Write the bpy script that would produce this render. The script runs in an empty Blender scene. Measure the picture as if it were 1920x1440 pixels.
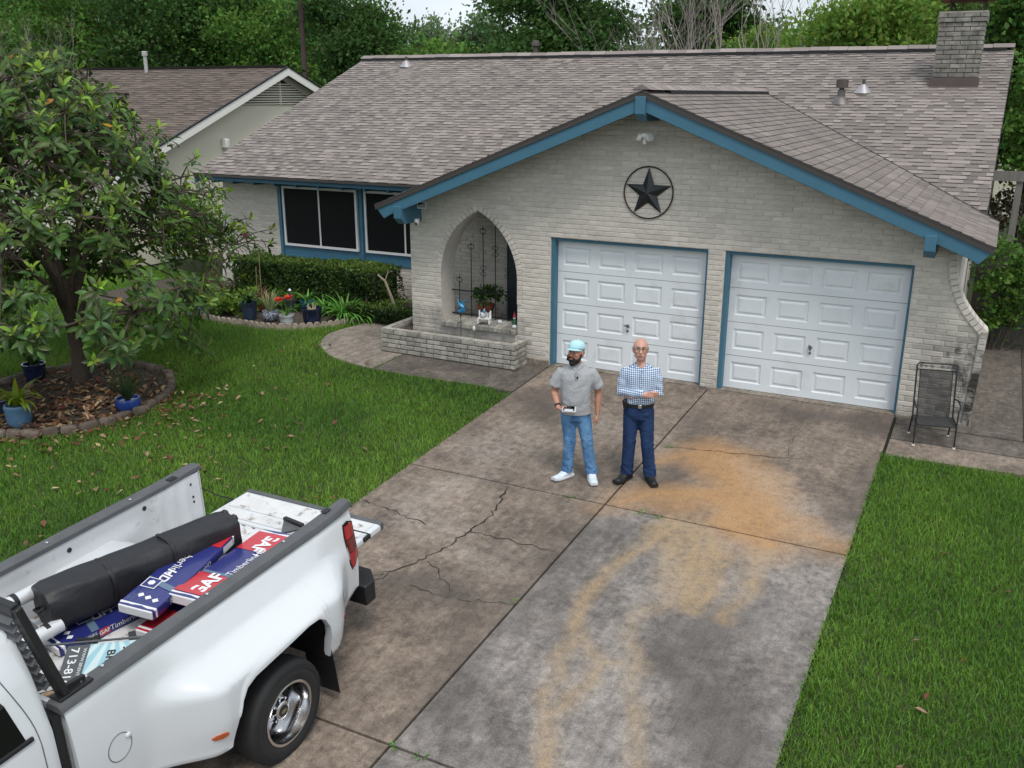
import bpy, bmesh, math, random
import numpy as np
from mathutils import Vector, Matrix
random.seed(7); RNG = np.random.default_rng(11)
SC = bpy.context.scene
COL = SC.collection
R = math.radians
# ------------------------------------------------------------------ camera
FPX = 1737.66                       # focal length in photo pixels (1920 wide)
CAM = Vector((6.297, -13.569, 4.352))
YAW, PITCH, ROLL = 0.47601, 0.30349, 0.00257
SLOPE = 0.0515                      # lawn and drive fall away from the house
cyw, syw, cpt, spt = math.cos(YAW), math.sin(YAW), math.cos(PITCH), math.sin(PITCH)
FW = Vector((-syw * cpt, cyw * cpt, -spt)); RT = Vector((cyw, syw, 0)); UP = RT.cross(FW)
RT, UP = (RT * math.cos(ROLL) + UP * math.sin(ROLL)), (UP * math.cos(ROLL) - RT * math.sin(ROLL))
cd = bpy.data.cameras.new('camera'); cam = bpy.data.objects.new('camera', cd); COL.objects.link(cam)
cd.sensor_width = 36; cd.lens = FPX / 1920 * 36; cd.clip_end = 2000; cd.clip_start = .05
M = Matrix.Identity(4)
for i in range(3):
    M[i][0] = RT[i]; M[i][1] = UP[i]; M[i][2] = -FW[i]; M[i][3] = CAM[i]
cam.matrix_world = M; SC.camera = cam
def ray(px, py): return FW + RT * ((px - 960) / FPX) - UP * ((py - 720) / FPX)
def on_plane(px, py, n, c):
    d = ray(px, py); n = Vector(n); return CAM + d * ((c - n.dot(CAM)) / n.dot(d))
def atX(px, py, v): return on_plane(px, py, (1, 0, 0), v)
def atY(px, py, v): return on_plane(px, py, (0, 1, 0), v)
def atZ(px, py, v): return on_plane(px, py, (0, 0, 1), v)
def atG(px, py):
    p = on_plane(px, py, (0, -SLOPE, 1), 0)
    return p if p.y < 0 else atZ(px, py, 0)
def gz(y): return SLOPE * y if y < 0 else 0.0
# ------------------------------------------------------------------ world and sun (bright overcast)
SUN_EL, SUN_AZ = 60, 138            # azimuth measured clockwise from +Y
W = bpy.data.worlds.new('World'); SC.world = W; W.use_nodes = True
nt = W.node_tree; N = nt.nodes; LK = nt.links
bg = N['Background']; bg.inputs[1].default_value = 0.105
sky = N.new('ShaderNodeTexSky'); sky.sky_type = 'NISHITA'; sky.sun_disc = False
sky.sun_elevation = R(SUN_EL); sky.sun_rotation = R(SUN_AZ); sky.air_density = 1.0; sky.dust_density = 3.0; sky.ozone_density = 1.0
hs = N.new('ShaderNodeHueSaturation'); hs.inputs['Saturation'].default_value = 0.38
LK.new(sky.outputs[0], hs.inputs['Color'])
tc = N.new('ShaderNodeTexCoord'); mp = N.new('ShaderNodeMapping'); mp.inputs['Scale'].default_value = (1, 1, 2.6)
nz = N.new('ShaderNodeTexNoise'); nz.inputs['Scale'].default_value = 2.2; nz.inputs['Detail'].default_value = 3; nz.inputs['Roughness'].default_value = .6
LK.new(tc.outputs['Generated'], mp.inputs[0]); LK.new(mp.outputs[0], nz.inputs['Vector'])
cr = N.new('ShaderNodeValToRGB'); cr.color_ramp.elements[0].position = .2; cr.color_ramp.elements[1].position = .6
LK.new(nz.outputs['Fac'], cr.inputs[0])
mx = N.new('ShaderNodeMix'); mx.data_type = 'RGBA'; mx.inputs[7].default_value = (7.0, 7.7, 8.4, 1)
LK.new(cr.outputs[0], mx.inputs[0]); LK.new(hs.outputs[0], mx.inputs[6]); LK.new(mx.outputs[2], bg.inputs[0])
sd = bpy.data.lights.new('sun', 'SUN'); sd.energy = 1.5; sd.angle = R(16); sd.color = (1, .96, .9)
sun = bpy.data.objects.new('sun', sd); COL.objects.link(sun)
sdir = Vector((math.sin(R(SUN_AZ)) * math.cos(R(SUN_EL)), math.cos(R(SUN_AZ)) * math.cos(R(SUN_EL)), math.sin(R(SUN_EL))))
sun.rotation_euler = sdir.to_track_quat('Z', 'Y').to_euler(); sun.location = (0, -8, 30)
VS = SC.view_settings; VS.view_transform = 'Standard'; VS.look = 'None'; VS.gamma = 1; VS.exposure = 0.42; VS.use_curve_mapping = False
SC.cycles.adaptive_threshold = .02; SC.cycles.max_bounces = 4; SC.cycles.diffuse_bounces = 2; SC.cycles.glossy_bounces = 2; SC.cycles.transmission_bounces = 2; SC.cycles.transparent_max_bounces = 8

# ------------------------------------------------------------------ helpers
def tag(o, label=None, cat=None, group=None, kind=None):
    if label: o['label'] = label
    if cat: o['category'] = cat
    if group: o['group'] = group
    if kind: o['kind'] = kind
    return o
def thing(name, label, cat, loc=(0, 0, 0), rot=(0, 0, 0), group=None, parent=None):
    o = bpy.data.objects.new(name, None); COL.objects.link(o); o.empty_display_size = .1
    o.location = loc; o.rotation_euler = rot
    if label: tag(o, label, cat, group)
    if parent: o.parent = parent
    return o
def link(name, me, parent=None, loc=None, rot=None, mtx=None):
    o = bpy.data.objects.new(name, me); COL.objects.link(o)
    if parent: o.parent = parent
    if mtx is not None: o.matrix_local = mtx
    else:
        if loc is not None: o.location = loc
        if rot is not None: o.rotation_euler = rot
    return o
def copy_tree(o, parent=None, label=None):
    c = o.copy(); COL.objects.link(c); c.parent = parent
    if label: c['label'] = label
    for ch in o.children: copy_tree(ch, c)
    return c
def np_mesh(name, V, F, mat=None, smooth=False, attrs=None):
    """V (n,3), F (m,k) arrays with one face size."""
    V = np.asarray(V, np.float32); F = np.asarray(F, np.int32); m, k = F.shape
    me = bpy.data.meshes.new(name)
    me.vertices.add(len(V)); me.vertices.foreach_set('co', V.ravel())
    me.loops.add(m * k); me.loops.foreach_set('vertex_index', F.ravel())
    me.polygons.add(m); me.polygons.foreach_set('loop_start', np.arange(0, m * k, k, dtype=np.int32))
    if smooth: me.polygons.foreach_set('use_smooth', np.ones(m, bool))
    else: me.polygons.foreach_set('use_smooth', np.zeros(m, bool))
    me.update(calc_edges=True); me.validate()
    for nm, arr in (attrs or {}).items():
        a = me.attributes.new(nm, 'FLOAT', 'POINT'); a.data.foreach_set('value', np.asarray(arr, np.float32))
    if mat: me.materials.append(mat)
    return me
class MB:
    def __init__(s): s.V = []; s.F = []
    def add(s, V, F):
        b = len(s.V); s.V += [tuple(v) for v in V]; s.F += [tuple(b + i for i in f) for f in F]; return s
    def box(s, x0, x1, y0, y1, z0, z1):
        V = [(x, y, z) for z in (z0, z1) for y in (y0, y1) for x in (x0, x1)]
        return s.add(V, [(0, 2, 3, 1), (4, 5, 7, 6), (0, 1, 5, 4), (2, 6, 7, 3), (0, 4, 6, 2), (1, 3, 7, 5)])
    def bar(s, a, b, w, h, up=(0, 0, 1)):
        a = Vector(a); b = Vector(b); d = (b - a).normalized(); u = Vector(up)
        r = d.cross(u)
        if r.length < 1e-4: r = d.cross(Vector((1, 0, 0)))
        r.normalize(); u = r.cross(d)
        V = [p + r * (w / 2 * i) + u * (h / 2 * j) for p in (a, b) for j in (-1, 1) for i in (-1, 1)]
        return s.add(V, [(0, 2, 3, 1), (4, 5, 7, 6), (0, 1, 5, 4), (2, 6, 7, 3), (0, 4, 6, 2), (1, 3, 7, 5)])
    def prism(s, poly, a0, a1, f):
        """poly: 2D points; f(u,v,a)->xyz"""
        n = len(poly)
        V = [f(u, v, a0) for u, v in poly] + [f(u, v, a1) for u, v in poly]
        F = [tuple(range(n - 1, -1, -1)), tuple(range(n, 2 * n))] + [(i, (i + 1) % n, n + (i + 1) % n, n + i) for i in range(n)]
        return s.add(V, F)
    def loft(s, rings, close=True, cap=True):
        n = len(rings[0]); V = [p for r in rings for p in r]; F = []
        for k in range(len(rings) - 1):
            for i in range(n if close else n - 1):
                j = (i + 1) % n
                F.append((k * n + i, k * n + j, (k + 1) * n + j, (k + 1) * n + i))
        if cap:
            F.append(tuple(range(n - 1, -1, -1))); F.append(tuple((len(rings) - 1) * n + i for i in range(n)))
        return s.add(V, F)
    def tube(s, path, r, seg=8, cap=True, sx=1, sy=1, ref=None):
        P = [Vector(p) for p in path]; n = len(P)
        rr = r if hasattr(r, '__len__') else [r] * n
        rings = []; prev = Vector(ref) if ref else None
        for i in range(n):
            t = (P[min(i + 1, n - 1)] - P[max(i - 1, 0)]).normalized()
            if prev is None: prev = Vector((0, 0, 1)) if abs(t.z) < .9 else Vector((1, 0, 0))
            u = prev - t * prev.dot(t)
            if u.length < 1e-5: u = Vector((0, 1, 0)) - t * t.y
            u.normalize(); v = t.cross(u); prev = u
            q = rr[i]; qx, qy = (q if hasattr(q, '__len__') else (q * sx, q * sy))
            rings.append([P[i] + u * (qx * math.cos(2 * math.pi * k / seg)) + v * (qy * math.sin(2 * math.pi * k / seg)) for k in range(seg)])
        return s.loft(rings, True, cap)
    def lathe(s, prof, c=(0, 0, 0), seg=20, cap=True, axis='z'):
        rings = []
        for r, h in prof:
            ring = []
            for k in range(seg):
                a = 2 * math.pi * k / seg; x, y = r * math.cos(a), r * math.sin(a)
                ring.append((c[0] + x, c[1] + y, c[2] + h) if axis == 'z' else ((c[0] + h, c[1] + x, c[2] + y) if axis == 'x' else (c[0] + y, c[1] + h, c[2] + x)))
            rings.append(ring)
        return s.loft(rings, True, cap)
    def ball(s, c, r, seg=12, rings=8):
        r = r if hasattr(r, '__len__') else (r, r, r); L = []
        for i in range(rings + 1):
            th = math.pi * i / rings; rr = max(math.sin(th), 1e-3)
            L.append([(c[0] + r[0] * rr * math.cos(2 * math.pi * k / seg), c[1] + r[1] * rr * math.sin(2 * math.pi * k / seg), c[2] - r[2] * math.cos(th)) for k in range(seg)])
        return s.loft(L)
    def xf(s, m):
        s.V = [tuple(m @ Vector(v)) for v in s.V]; return s
    def mesh(s, name, mat=None, smooth=False, ang=40):
        me = bpy.data.meshes.new(name); me.from_pydata(s.V, [], s.F)
        bm = bmesh.new(); bm.from_mesh(me); bmesh.ops.recalc_face_normals(bm, faces=bm.faces); bm.to_mesh(me); bm.free()
        if mat: me.materials.append(mat)
        if smooth:
            me.polygons.foreach_set('use_smooth', [True] * len(me.polygons))
            if ang: me.set_sharp_from_angle(angle=R(ang))
        return me
    def build(s, name, mat=None, parent=None, smooth=False, bevel=0, ang=40, sub=0, loc=None, rot=None, seg=2):
        o = link(name, s.mesh(name, mat, smooth or bevel > 0, ang), parent, loc, rot)
        if bevel:
            b = o.modifiers.new('bevel', 'BEVEL'); b.width = bevel; b.segments = seg; b.limit_method = 'ANGLE'; b.angle_limit = R(35); b.harden_normals = False
        if sub:
            b = o.modifiers.new('sub', 'SUBSURF'); b.levels = b.render_levels = sub
        return o
def bake(o):
    """apply an object's modifiers into its own mesh"""
    dg = bpy.context.evaluated_depsgraph_get(); me = bpy.data.meshes.new_from_object(o.evaluated_get(dg)); o.modifiers.clear(); o.data = me; return o
# value noise
def _h(ix, iy, iz, s):
    n = (ix * 374761393 + iy * 668265263 + iz * 2147483647 + s * 974634777) & 0xffffffff
    n = ((n ^ (n >> 13)) * 1274126177) & 0xffffffff
    return ((n ^ (n >> 16)) & 0xffff) / 65535.0
def vnoise(x, y, s=0, oct=4, gain=.5):
    x = np.asarray(x, float); y = np.asarray(y, float); out = np.zeros(np.broadcast(x, y).shape); a = 1; tot = 0
    for o in range(oct):
        xi = np.floor(x).astype(np.int64); yi = np.floor(y).astype(np.int64); fx = x - xi; fy = y - yi
        fx = fx * fx * (3 - 2 * fx); fy = fy * fy * (3 - 2 * fy)
        v = (_h(xi, yi, 0, s + o) * (1 - fx) + _h(xi + 1, yi, 0, s + o) * fx) * (1 - fy) + (_h(xi, yi + 1, 0, s + o) * (1 - fx) + _h(xi + 1, yi + 1, 0, s + o) * fx) * fy
        out += a * v; tot += a; a *= gain; x = x * 2.03 + 13.1; y = y * 2.03 + 7.7
    return out / tot
def seg_dist(X, Y, pts, widths=None):
    """distance to a polyline minus an interpolated half width"""
    D = np.full(X.shape, 1e9)
    for i in range(len(pts) - 1):
        ax, ay = pts[i][:2]; bx, by = pts[i + 1][:2]; dx, dy = bx - ax, by - ay
        t = np.clip(((X - ax) * dx + (Y - ay) * dy) / (dx * dx + dy * dy + 1e-12), 0, 1)
        d = np.hypot(X - ax - t * dx, Y - ay - t * dy)
        if widths is not None: d = d - (widths[i] * (1 - t) + widths[i + 1] * t)
        D = np.minimum(D, d)
    return D
# ------------------------------------------------------------------ materials
MATS = {}
def srgb(r, g, b): return tuple(((c / 255) / 12.92 if c / 255 <= .04045 else ((c / 255 + .055) / 1.055) ** 2.4) for c in (r, g, b))
class NB:
    """tiny node-graph helper"""
    def __init__(s, name):
        s.m = bpy.data.materials.new(name); s.m.use_nodes = True; s.t = s.m.node_tree; s.b = s.t.nodes['Principled BSDF']; s.o = s.t.nodes['Material Output']; s._c = None
    def n(s, t, **kw):
        x = s.t.nodes.new(t)
        for k, v in kw.items(): setattr(x, k, v)
        return x
    def put(s, sock, v):
        if hasattr(v, 'is_output') and v.is_output: s.t.links.new(v, sock)
        elif hasattr(v, '__len__') and len(v) == 3 and sock.type == 'RGBA': sock.default_value = (*v, 1)
        else: sock.default_value = v
    def math(s, op, a, b=0, clamp=False):
        x = s.n('ShaderNodeMath', operation=op, use_clamp=clamp); s.put(x.inputs[0], a); s.put(x.inputs[1], b); return x.outputs[0]
    def coord(s, scale=(1, 1, 1), obj=False):
        k = s.n('ShaderNodeTexCoord').outputs['Object'] if obj else s.n('ShaderNodeNewGeometry').outputs['Position']
        m = s.n('ShaderNodeMapping'); m.inputs['Scale'].default_value = scale; s.t.links.new(k, m.inputs[0]); return m.outputs[0]
    def noise(s, scale, detail=4, rough=.55, dist=0, vec=None, stretch=(1, 1, 1), obj=False):
        x = s.n('ShaderNodeTexNoise'); x.inputs['Scale'].default_value = scale; x.inputs['Detail'].default_value = detail; x.inputs['Roughness'].default_value = rough; x.inputs['Distortion'].default_value = dist
        s.t.links.new(vec or s.coord(stretch, obj), x.inputs['Vector']); return x.outputs['Fac']
    def ramp(s, f, lo, hi):
        x = s.n('ShaderNodeMapRange'); x.clamp = True; s.put(x.inputs[0], f); x.inputs[1].default_value = lo; x.inputs[2].default_value = hi; return x.outputs[0]
    def mix(s, f, a, b, mode='MIX'):
        x = s.n('ShaderNodeMix'); x.data_type = 'RGBA'; x.blend_type = mode; s.put(x.inputs[0], f); s.put(x.inputs[6], a); s.put(x.inputs[7], b); return x.outputs[2]
    def val(s, col, v, hue=None, sat=None):
        x = s.n('ShaderNodeHueSaturation'); s.put(x.inputs['Color'], col); s.put(x.inputs['Value'], v)
        if hue is not None: s.put(x.inputs['Hue'], hue)
        if sat is not None: s.put(x.inputs['Saturation'], sat)
        return x.outputs[0]
    def rnd(s):
        a = s.n('ShaderNodeNewGeometry').outputs['Random Per Island']; b = s.n('ShaderNodeObjectInfo').outputs['Random']
        return s.math('FRACT', s.math('ADD', a, b))
    def attr(s, nm):
        x = s.n('ShaderNodeAttribute'); x.attribute_name = nm; return x.outputs['Fac']
    def bump(s, h, strength=.3, dist=.01):
        x = s.n('ShaderNodeBump'); x.inputs['Strength'].default_value = strength; x.inputs['Distance'].default_value = dist; s.t.links.new(h, x.inputs['Height']); s.t.links.new(x.outputs[0], s.b.inputs['Normal'])
    def done(s, col, rough=.6, metal=0, spec=.5, coat=0):
        s.put(s.b.inputs['Base Color'], col); s.put(s.b.inputs['Roughness'], rough); s.put(s.b.inputs['Metallic'], metal); s.put(s.b.inputs['Specular IOR Level'], spec)
        if coat: s.b.inputs['Coat Weight'].default_value = coat; s.b.inputs['Coat Roughness'].default_value = .04
        return s.m
def mat(name, col, rough=.6, metal=0, spec=.5, var=0, nscale=6, namt=0, dirt=None, bump=0, bscale=60, bdist=.004, coat=0, stretch=(1, 1, 1), obj=False, dscale=3, dlo=.52, dhi=.72):
    if name in MATS: return MATS[name]
    b = NB(name); c = col
    v = 1.0
    if var: v = b.math('ADD', b.math('MULTIPLY', b.math('SUBTRACT', b.rnd(), .5), 2 * var), 1)
    if namt:
        q = b.math('ADD', b.math('MULTIPLY', b.math('SUBTRACT', b.noise(nscale, 5, .6, stretch=stretch, obj=obj), .5), 2.6 * namt), 1)
        v = q if v == 1.0 else b.math('MULTIPLY', v, q)
    if v != 1.0: c = b.val(c, v)
    if dirt: c = b.mix(b.ramp(b.noise(dscale, 6, .65, stretch=stretch, obj=obj), dlo, dhi), c, dirt)
    if bump: b.bump(b.noise(bscale, 3, .6, obj=obj), bump, bdist)
    MATS[name] = b.done(c, rough, metal, spec, coat); return MATS[name]
def leaf_mat(name, col, col2=None, trans=.3, var=.25, rough=.5, hue=.02, spec=.3):
    if name in MATS: return MATS[name]
    b = NB(name); r = b.rnd(); a = b.attr('tint')
    c = b.mix(a, col, col2 if col2 else tuple(x * 1.5 for x in col))
    c = b.val(c, b.math('ADD', b.math('MULTIPLY', r, 2 * var), 1 - var), b.math('ADD', b.math('MULTIPLY', r, 2 * hue), .5 - hue))
    b.done(c, rough, 0, spec)
    t = b.n('ShaderNodeBsdfTranslucent'); b.put(t.inputs[0], b.val(c, 1.25)); ms = b.n('ShaderNodeMixShader'); ms.inputs[0].default_value = trans
    b.t.links.new(b.b.outputs[0], ms.inputs[1]); b.t.links.new(t.outputs[0], ms.inputs[2]); b.t.links.new(ms.outputs[0], b.o.inputs[0])
    MATS[name] = b.m; return b.m
def rects_minus(x0, x1, cuts):
    out = [(x0, x1)]
    for a, b in cuts:
        nxt = []
        for p, q in out:
            if b <= p or a >= q: nxt.append((p, q)); continue
            if a > p: nxt.append((p, a))
            if b < q: nxt.append((b, q))
        out = nxt
    return out
# ================================================================== ground, drive, walks
XJ, XL, XR, YJ1, YJ2 = 2.725, 0.02, 5.44, -4.27, -8.67
m_soil = mat('lawn_soil', (.032, .05, .014), .95, nscale=5, namt=.4, dirt=(.05, .045, .025), dscale=2.5)
m_bed = mat('bed_soil', (.06, .047, .036), .95, nscale=14, namt=.5, dirt=(.11, .085, .065), dscale=30, dlo=.5, dhi=.62, bump=.8, bscale=40, bdist=.03)
ys = [-300, -60, -15] + list(np.arange(-14, 0.01, .5)) + [.01, 6, 20, 60, 400]; xs = [-400, -60, -16] + list(np.arange(-15, 10.1, 1)) + [14, 30, 60, 400]
def terr(x, y): return (SLOPE * max(y, -15) if y < 0 else 0) - .035
V = [(x, y, terr(x, y)) for y in ys for x in xs]; nx = len(xs)
F = [(j * nx + i, j * nx + i + 1, (j + 1) * nx + i + 1, (j + 1) * nx + i) for j in range(len(ys) - 1) for i in range(nx - 1)]
tag(link('ground', np_mesh('ground', V, F, m_soil)), kind='structure')

def concrete(name, col, col2, gray=.0):
    b = NB(name)
    big = b.noise(.9, 6, .68, .5); med = b.noise(11, 7, .74, .2); fine = b.noise(95, 3, .75)
    c = b.mix(b.ramp(big, .33, .68), col, col2)
    c = b.val(c, b.math('ADD', b.math('MULTIPLY', b.math('SUBTRACT', med, .5), 2.3), 1))
    c = b.val(c, b.math('ADD', b.math('MULTIPLY', b.math('SUBTRACT', b.noise(7, 5, .7, .3, stretch=(1.6, .35, 1)), .5), 1.3), 1))
    c = b.mix(b.math('MULTIPLY', b.ramp(b.noise(2.3, 8, .78, .4), .54, .70), .5), c, (.32, .27, .22))
    c = b.mix(b.math('MULTIPLY', b.ramp(b.noise(3.7, 8, .8, .3), .50, .66), .55), c, tuple(x * .55 for x in col))          # pale worn patches
    c = b.mix(b.math('MULTIPLY', b.attr('dark'), b.ramp(med, .2, .7)), c, (.055, .05, .047))
    rf = b.math('MULTIPLY', b.attr('rust'), b.ramp(b.math('ADD', b.math('MULTIPLY', med, .6), b.math('MULTIPLY', fine, .4)), .15, .6), True)
    c = b.mix(rf, c, b.mix(b.noise(3, 4), (.36, .19, .075), (.44, .27, .13)))
    c = b.mix(b.math('MULTIPLY', b.attr('tan'), b.ramp(b.math('ADD', b.math('MULTIPLY', med, .6), b.math('MULTIPLY', b.noise(5, 6, .7, .3, stretch=(1.5, .5, 1)), .4)), .3, .6)), c, (.36, .25, .135))
    c = b.mix(b.math('MULTIPLY', b.attr('pale'), b.ramp(med, .3, .65)), c, (.36, .32, .28))
    c = b.mix(b.ramp(b.noise(220, 2, .5), .66, .78), c, (.4, .38, .35))
    c = b.val(c, b.math('ADD', b.math('MULTIPLY', fine, 1.7), .15))
    b.bump(fine, .25, .004)
    return b.done(c, .85, 0, .25)
m_con1 = concrete('concrete_brown', (.125, .101, .083), (.25, .198, .158))
m_con2 = concrete('concrete_grey', (.12, .108, .10), (.26, .234, .216))
m_con3 = concrete('concrete_walk', (.17, .145, .12), (.28, .24, .2))
m_con4 = concrete('concrete_dark', (.085, .073, .064), (.14, .12, .1))
m_joint = mat('joint_dirt', (.016, .014, .012), .95, nscale=20, namt=.4)
m_crack = mat('crack_dirt', (.02, .018, .016), .95)
def pg(*q): return [atG(*p) for p in q]
RUST = [(pg((1330, 850), (1390, 900), (1410, 980), (1440, 1020)), (.42, .5, .45, .35)),
        (pg((1165, 940), (1260, 935), (1350, 930)), (.16, .25, .4)), (pg((1250, 860), (1300, 845)), (.1, .2)), (pg((1470, 985), (1560, 1025)), (.3, .18))]
TAN = [(pg((1270, 1000), (1300, 1050), (1290, 1100), (1275, 1135)), (.32, .36, .26, .16)),
       (pg((1240, 1000), (1170, 1045), (1115, 1105), (1095, 1170), (1040, 1250), (1030, 1300), (1010, 1440), (1000, 1530)), (.08, .09, .08, .06, .04, .04, .08, .08)),
       (pg((1290, 1090), (1200, 1160), (1185, 1220), (1195, 1265), (1185, 1330), (1200, 1440), (1200, 1530)), (.05, .03, .04, .03, .03, .04, .05)),
       (pg((1095, 1180), (1130, 1235), (1100, 1290), (1055, 1330)), (.02, .05, .05, .04)), (pg((1440, 1040), (1400, 1100), (1340, 1160)), (.09, .09, .05)),
       (pg((1130, 1235), (1180, 1235)), (.03, .05))]
TAN2 = [(pg((1090, 770), (1130, 800)), (.14, .16)), (pg((980, 820), (1010, 830)), (.2, .15)), (pg((890, 1035), (930, 1060)), (.1, .12)), (pg((1150, 790), (1120, 830)), (.1, .1))]
PALE = TAN2 + [(pg((860, 900), (800, 960), (830, 1000)), (.2, .3, .2)), (pg((1470, 1060), (1540, 1080)), (.2, .25)), (pg((1400, 880), (1480, 930), (1540, 990)), (.15, .2, .2)), (pg((980, 850), (900, 850), (1000, 800)), (.2, .3, .2)),
        (pg((1240, 1060), (1120, 1300)), (.15, .1))]
DARK = [(pg((1150, 970), (760, 1390)), (.05, .06)), (pg((1110, 960), (725, 1390)), (.04, .05)), (pg((1440, 760), (1660, 800)), (.3, .3)), (pg((1630, 880), (1560, 1040)), (.18, .2)), (pg((1380, 1150), (1250, 1230)), (.25, .3)),
        (pg((1000, 740), (1030, 790)), (.25, .2)), (pg((760, 1090), (900, 1120)), (.2, .2)), (pg((1300, 1300), (1380, 1400)), (.3, .3)), (pg((1240, 940), (1330, 780)), (.15, .2)), (pg((1060, 890), (1150, 880)), (.12, .1)), (pg((900, 1290), (760, 1380)), (.1, .1))]
def mask(X, Y, sets, soft, ns, amp):
    n1 = vnoise(X * 2.2, Y * 2.2, ns, 5) - .5; n2 = vnoise(X * 2.2 + 31, Y * 2.2 + 17, ns + 9, 5) - .5; D = np.full(X.shape, 9.)
    Xn, Yn = X + n1 * amp, Y + n2 * amp
    for pts, w in sets: D = np.minimum(D, seg_dist(Xn, Yn, pts, w))
    return np.clip(.5 - D / soft, 0, 1)
def slab_mesh(name, poly, mt, top=0.0, thick=.1, step=.04, paint=True, zf=None, edge_r=.012):
    """poly: convex or simple polygon in plan; top is a clipped grid sheet with skirts"""
    zf = zf or gz
    P = np.array([p[:2] for p in poly]); x0, y0 = P.min(0); x1, y1 = P.max(0)
    bm = bmesh.new()
    vs = [bm.verts.new((p[0], p[1], 0)) for p in poly]; f = bm.faces.new(vs)
    f.normal_update()
    if f.normal.z < 0: f.normal_flip()
    for a0, a1, ax in ((x0, x1, 0), (y0, y1, 1)):
        n = max(1, int((a1 - a0) / step))
        if not paint: n = max(1, int((a1 - a0) / .5))
        for i in range(1, n):
            c = [0, 0, 0]; c[ax] = a0 + (a1 - a0) * i / n; nn = [0, 0, 0]; nn[ax] = 1
            bmesh.ops.bisect_plane(bm, geom=bm.verts[:] + bm.edges[:] + bm.faces[:], plane_co=c, plane_no=nn, dist=1e-5)
    be = [e for e in bm.edges if e.is_boundary]
    r = bmesh.ops.extrude_edge_only(bm, edges=be)
    low = [v for v in r['geom'] if isinstance(v, bmesh.types.BMVert)]
    for v in bm.verts: v.co.z = zf(v.co.y) + top
    for v in low: v.co.z -= thick
    bm.normal_update(); me = bpy.data.meshes.new(name); bm.to_mesh(me); bm.free()
    n = len(me.vertices); co = np.zeros(n * 3, np.float32); me.vertices.foreach_get('co', co); X, Y = co[0::3].astype(float), co[1::3].astype(float)
    for nm, sets, soft, ns, amp in (('rust', RUST, .5, 3, .5), ('tan', TAN, .18, 5, .36), ('pale', PALE, .5, 21, .8), ('dark', DARK, .4, 33, .7)):
        a = me.attributes.new(nm, 'FLOAT', 'POINT')
        if paint: a.data.foreach_set('value', (mask(X, Y, sets, soft, ns, amp) * {'rust': 1.0, 'tan': .9, 'pale': .6, 'dark': .8}[nm]).astype(np.float32))
    me.materials.append(mt); return me
drive = tag(link('driveway', MB().add([(XL - .02, 0.3, -.025), (XR + .02, 0.3, -.025), (XR + .02, 0, -.025), (XR + .02, -15, gz(-15) - .025), (XL - .02, -15, gz(-15) - .025), (XL - .02, 0, -.025)], [(0, 5, 2, 1), (5, 4, 3, 2)]).mesh('driveway', m_joint)), kind='structure')
g = .013
def rect(x0, x1, y0, y1): return [(x0, y0), (x1, y0), (x1, y1), (x0, y1)]
for nm, x0, x1, y0, y1, mt in (('a', XL, XJ, YJ1, 0, m_con1), ('b', XJ, XR, YJ1, 0, m_con1), ('c', XL, XJ, YJ2, YJ1, m_con1), ('d', XJ, XR, YJ2, YJ1, m_con2), ('e', XL, XJ, -13, YJ2, m_con1), ('f', XJ, XR, -13, YJ2, m_con2)):
    link('slab', slab_mesh('slab', rect(x0 + g, x1 - g, y0 + g, y1 - (g if y1 < 0 else .01)), mt, step=.05), drive)
for x0, x1 in ((0.004, 2.583), (2.853, 5.433)):
    link('apron', slab_mesh('apron', rect(x0, x1, .0, .42), m_con3, top=.012, paint=False), drive)
# cracks: jagged thin strips lying in the slabs
def crack(pts, w0=.012, seed=0, parent=drive, name='crack', mt=m_crack, jag=.03):
    rr = random.Random(seed); P = pts; Q = []
    for a, b in zip(P[:-1], P[1:]):
        n = max(2, int((b - a).length / .06))
        for i in range(n):
            t = i / n; q = a.lerp(b, t); Q.append(Vector((q.x + rr.uniform(-jag, jag), q.y + rr.uniform(-jag, jag), 0)))
    Q.append(Vector((P[-1].x, P[-1].y, 0))); V = []; F = []
    for i, q in enumerate(Q):
        t = (Q[min(i + 1, len(Q) - 1)] - Q[max(i - 1, 0)]).normalized(); s = Vector((-t.y, t.x, 0)); w = w0 * rr.uniform(.2, 1.3) * (1 if 0 < i < len(Q) - 1 else .2)
        for k in (-1, 1):
            c = q + s * (w / 2 * k); V.append((c.x, c.y, gz(c.y) + .0035))
    for i in range(len(Q) - 1): F.append((2 * i, 2 * i + 1, 2 * i + 3, 2 * i + 2))
    return link(name, MB().add(V, F).mesh(name, mt), parent)
crack(pg((952, 912), (935, 945), (915, 975), (880, 995), (830, 1030), (770, 1060), (700, 1080)), .022, 1)
crack(pg((878, 995), (940, 1010), (1035, 1032)), .012, 2)
crack(pg((680, 937), (730, 955), (800, 985)), .016, 3)
crack(pg((805, 1050), (830, 1085), (845, 1110)), .010, 4); crack(pg((760, 1098), (840, 1120), (960, 1135)), .009, 5)
crack(pg((1240, 838), (1330, 845), (1430, 856), (1530, 862)), .012, 6); crack(pg((1120, 712), (1118, 750), (1150, 775)), .010, 7)
crack(pg((1505, 800), (1480, 840), (1475, 856)), .008, 8); crack(pg((690, 1100), (735, 1070)), .010, 9); crack(pg((660, 1130), (700, 1110)), .01, 10)
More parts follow.
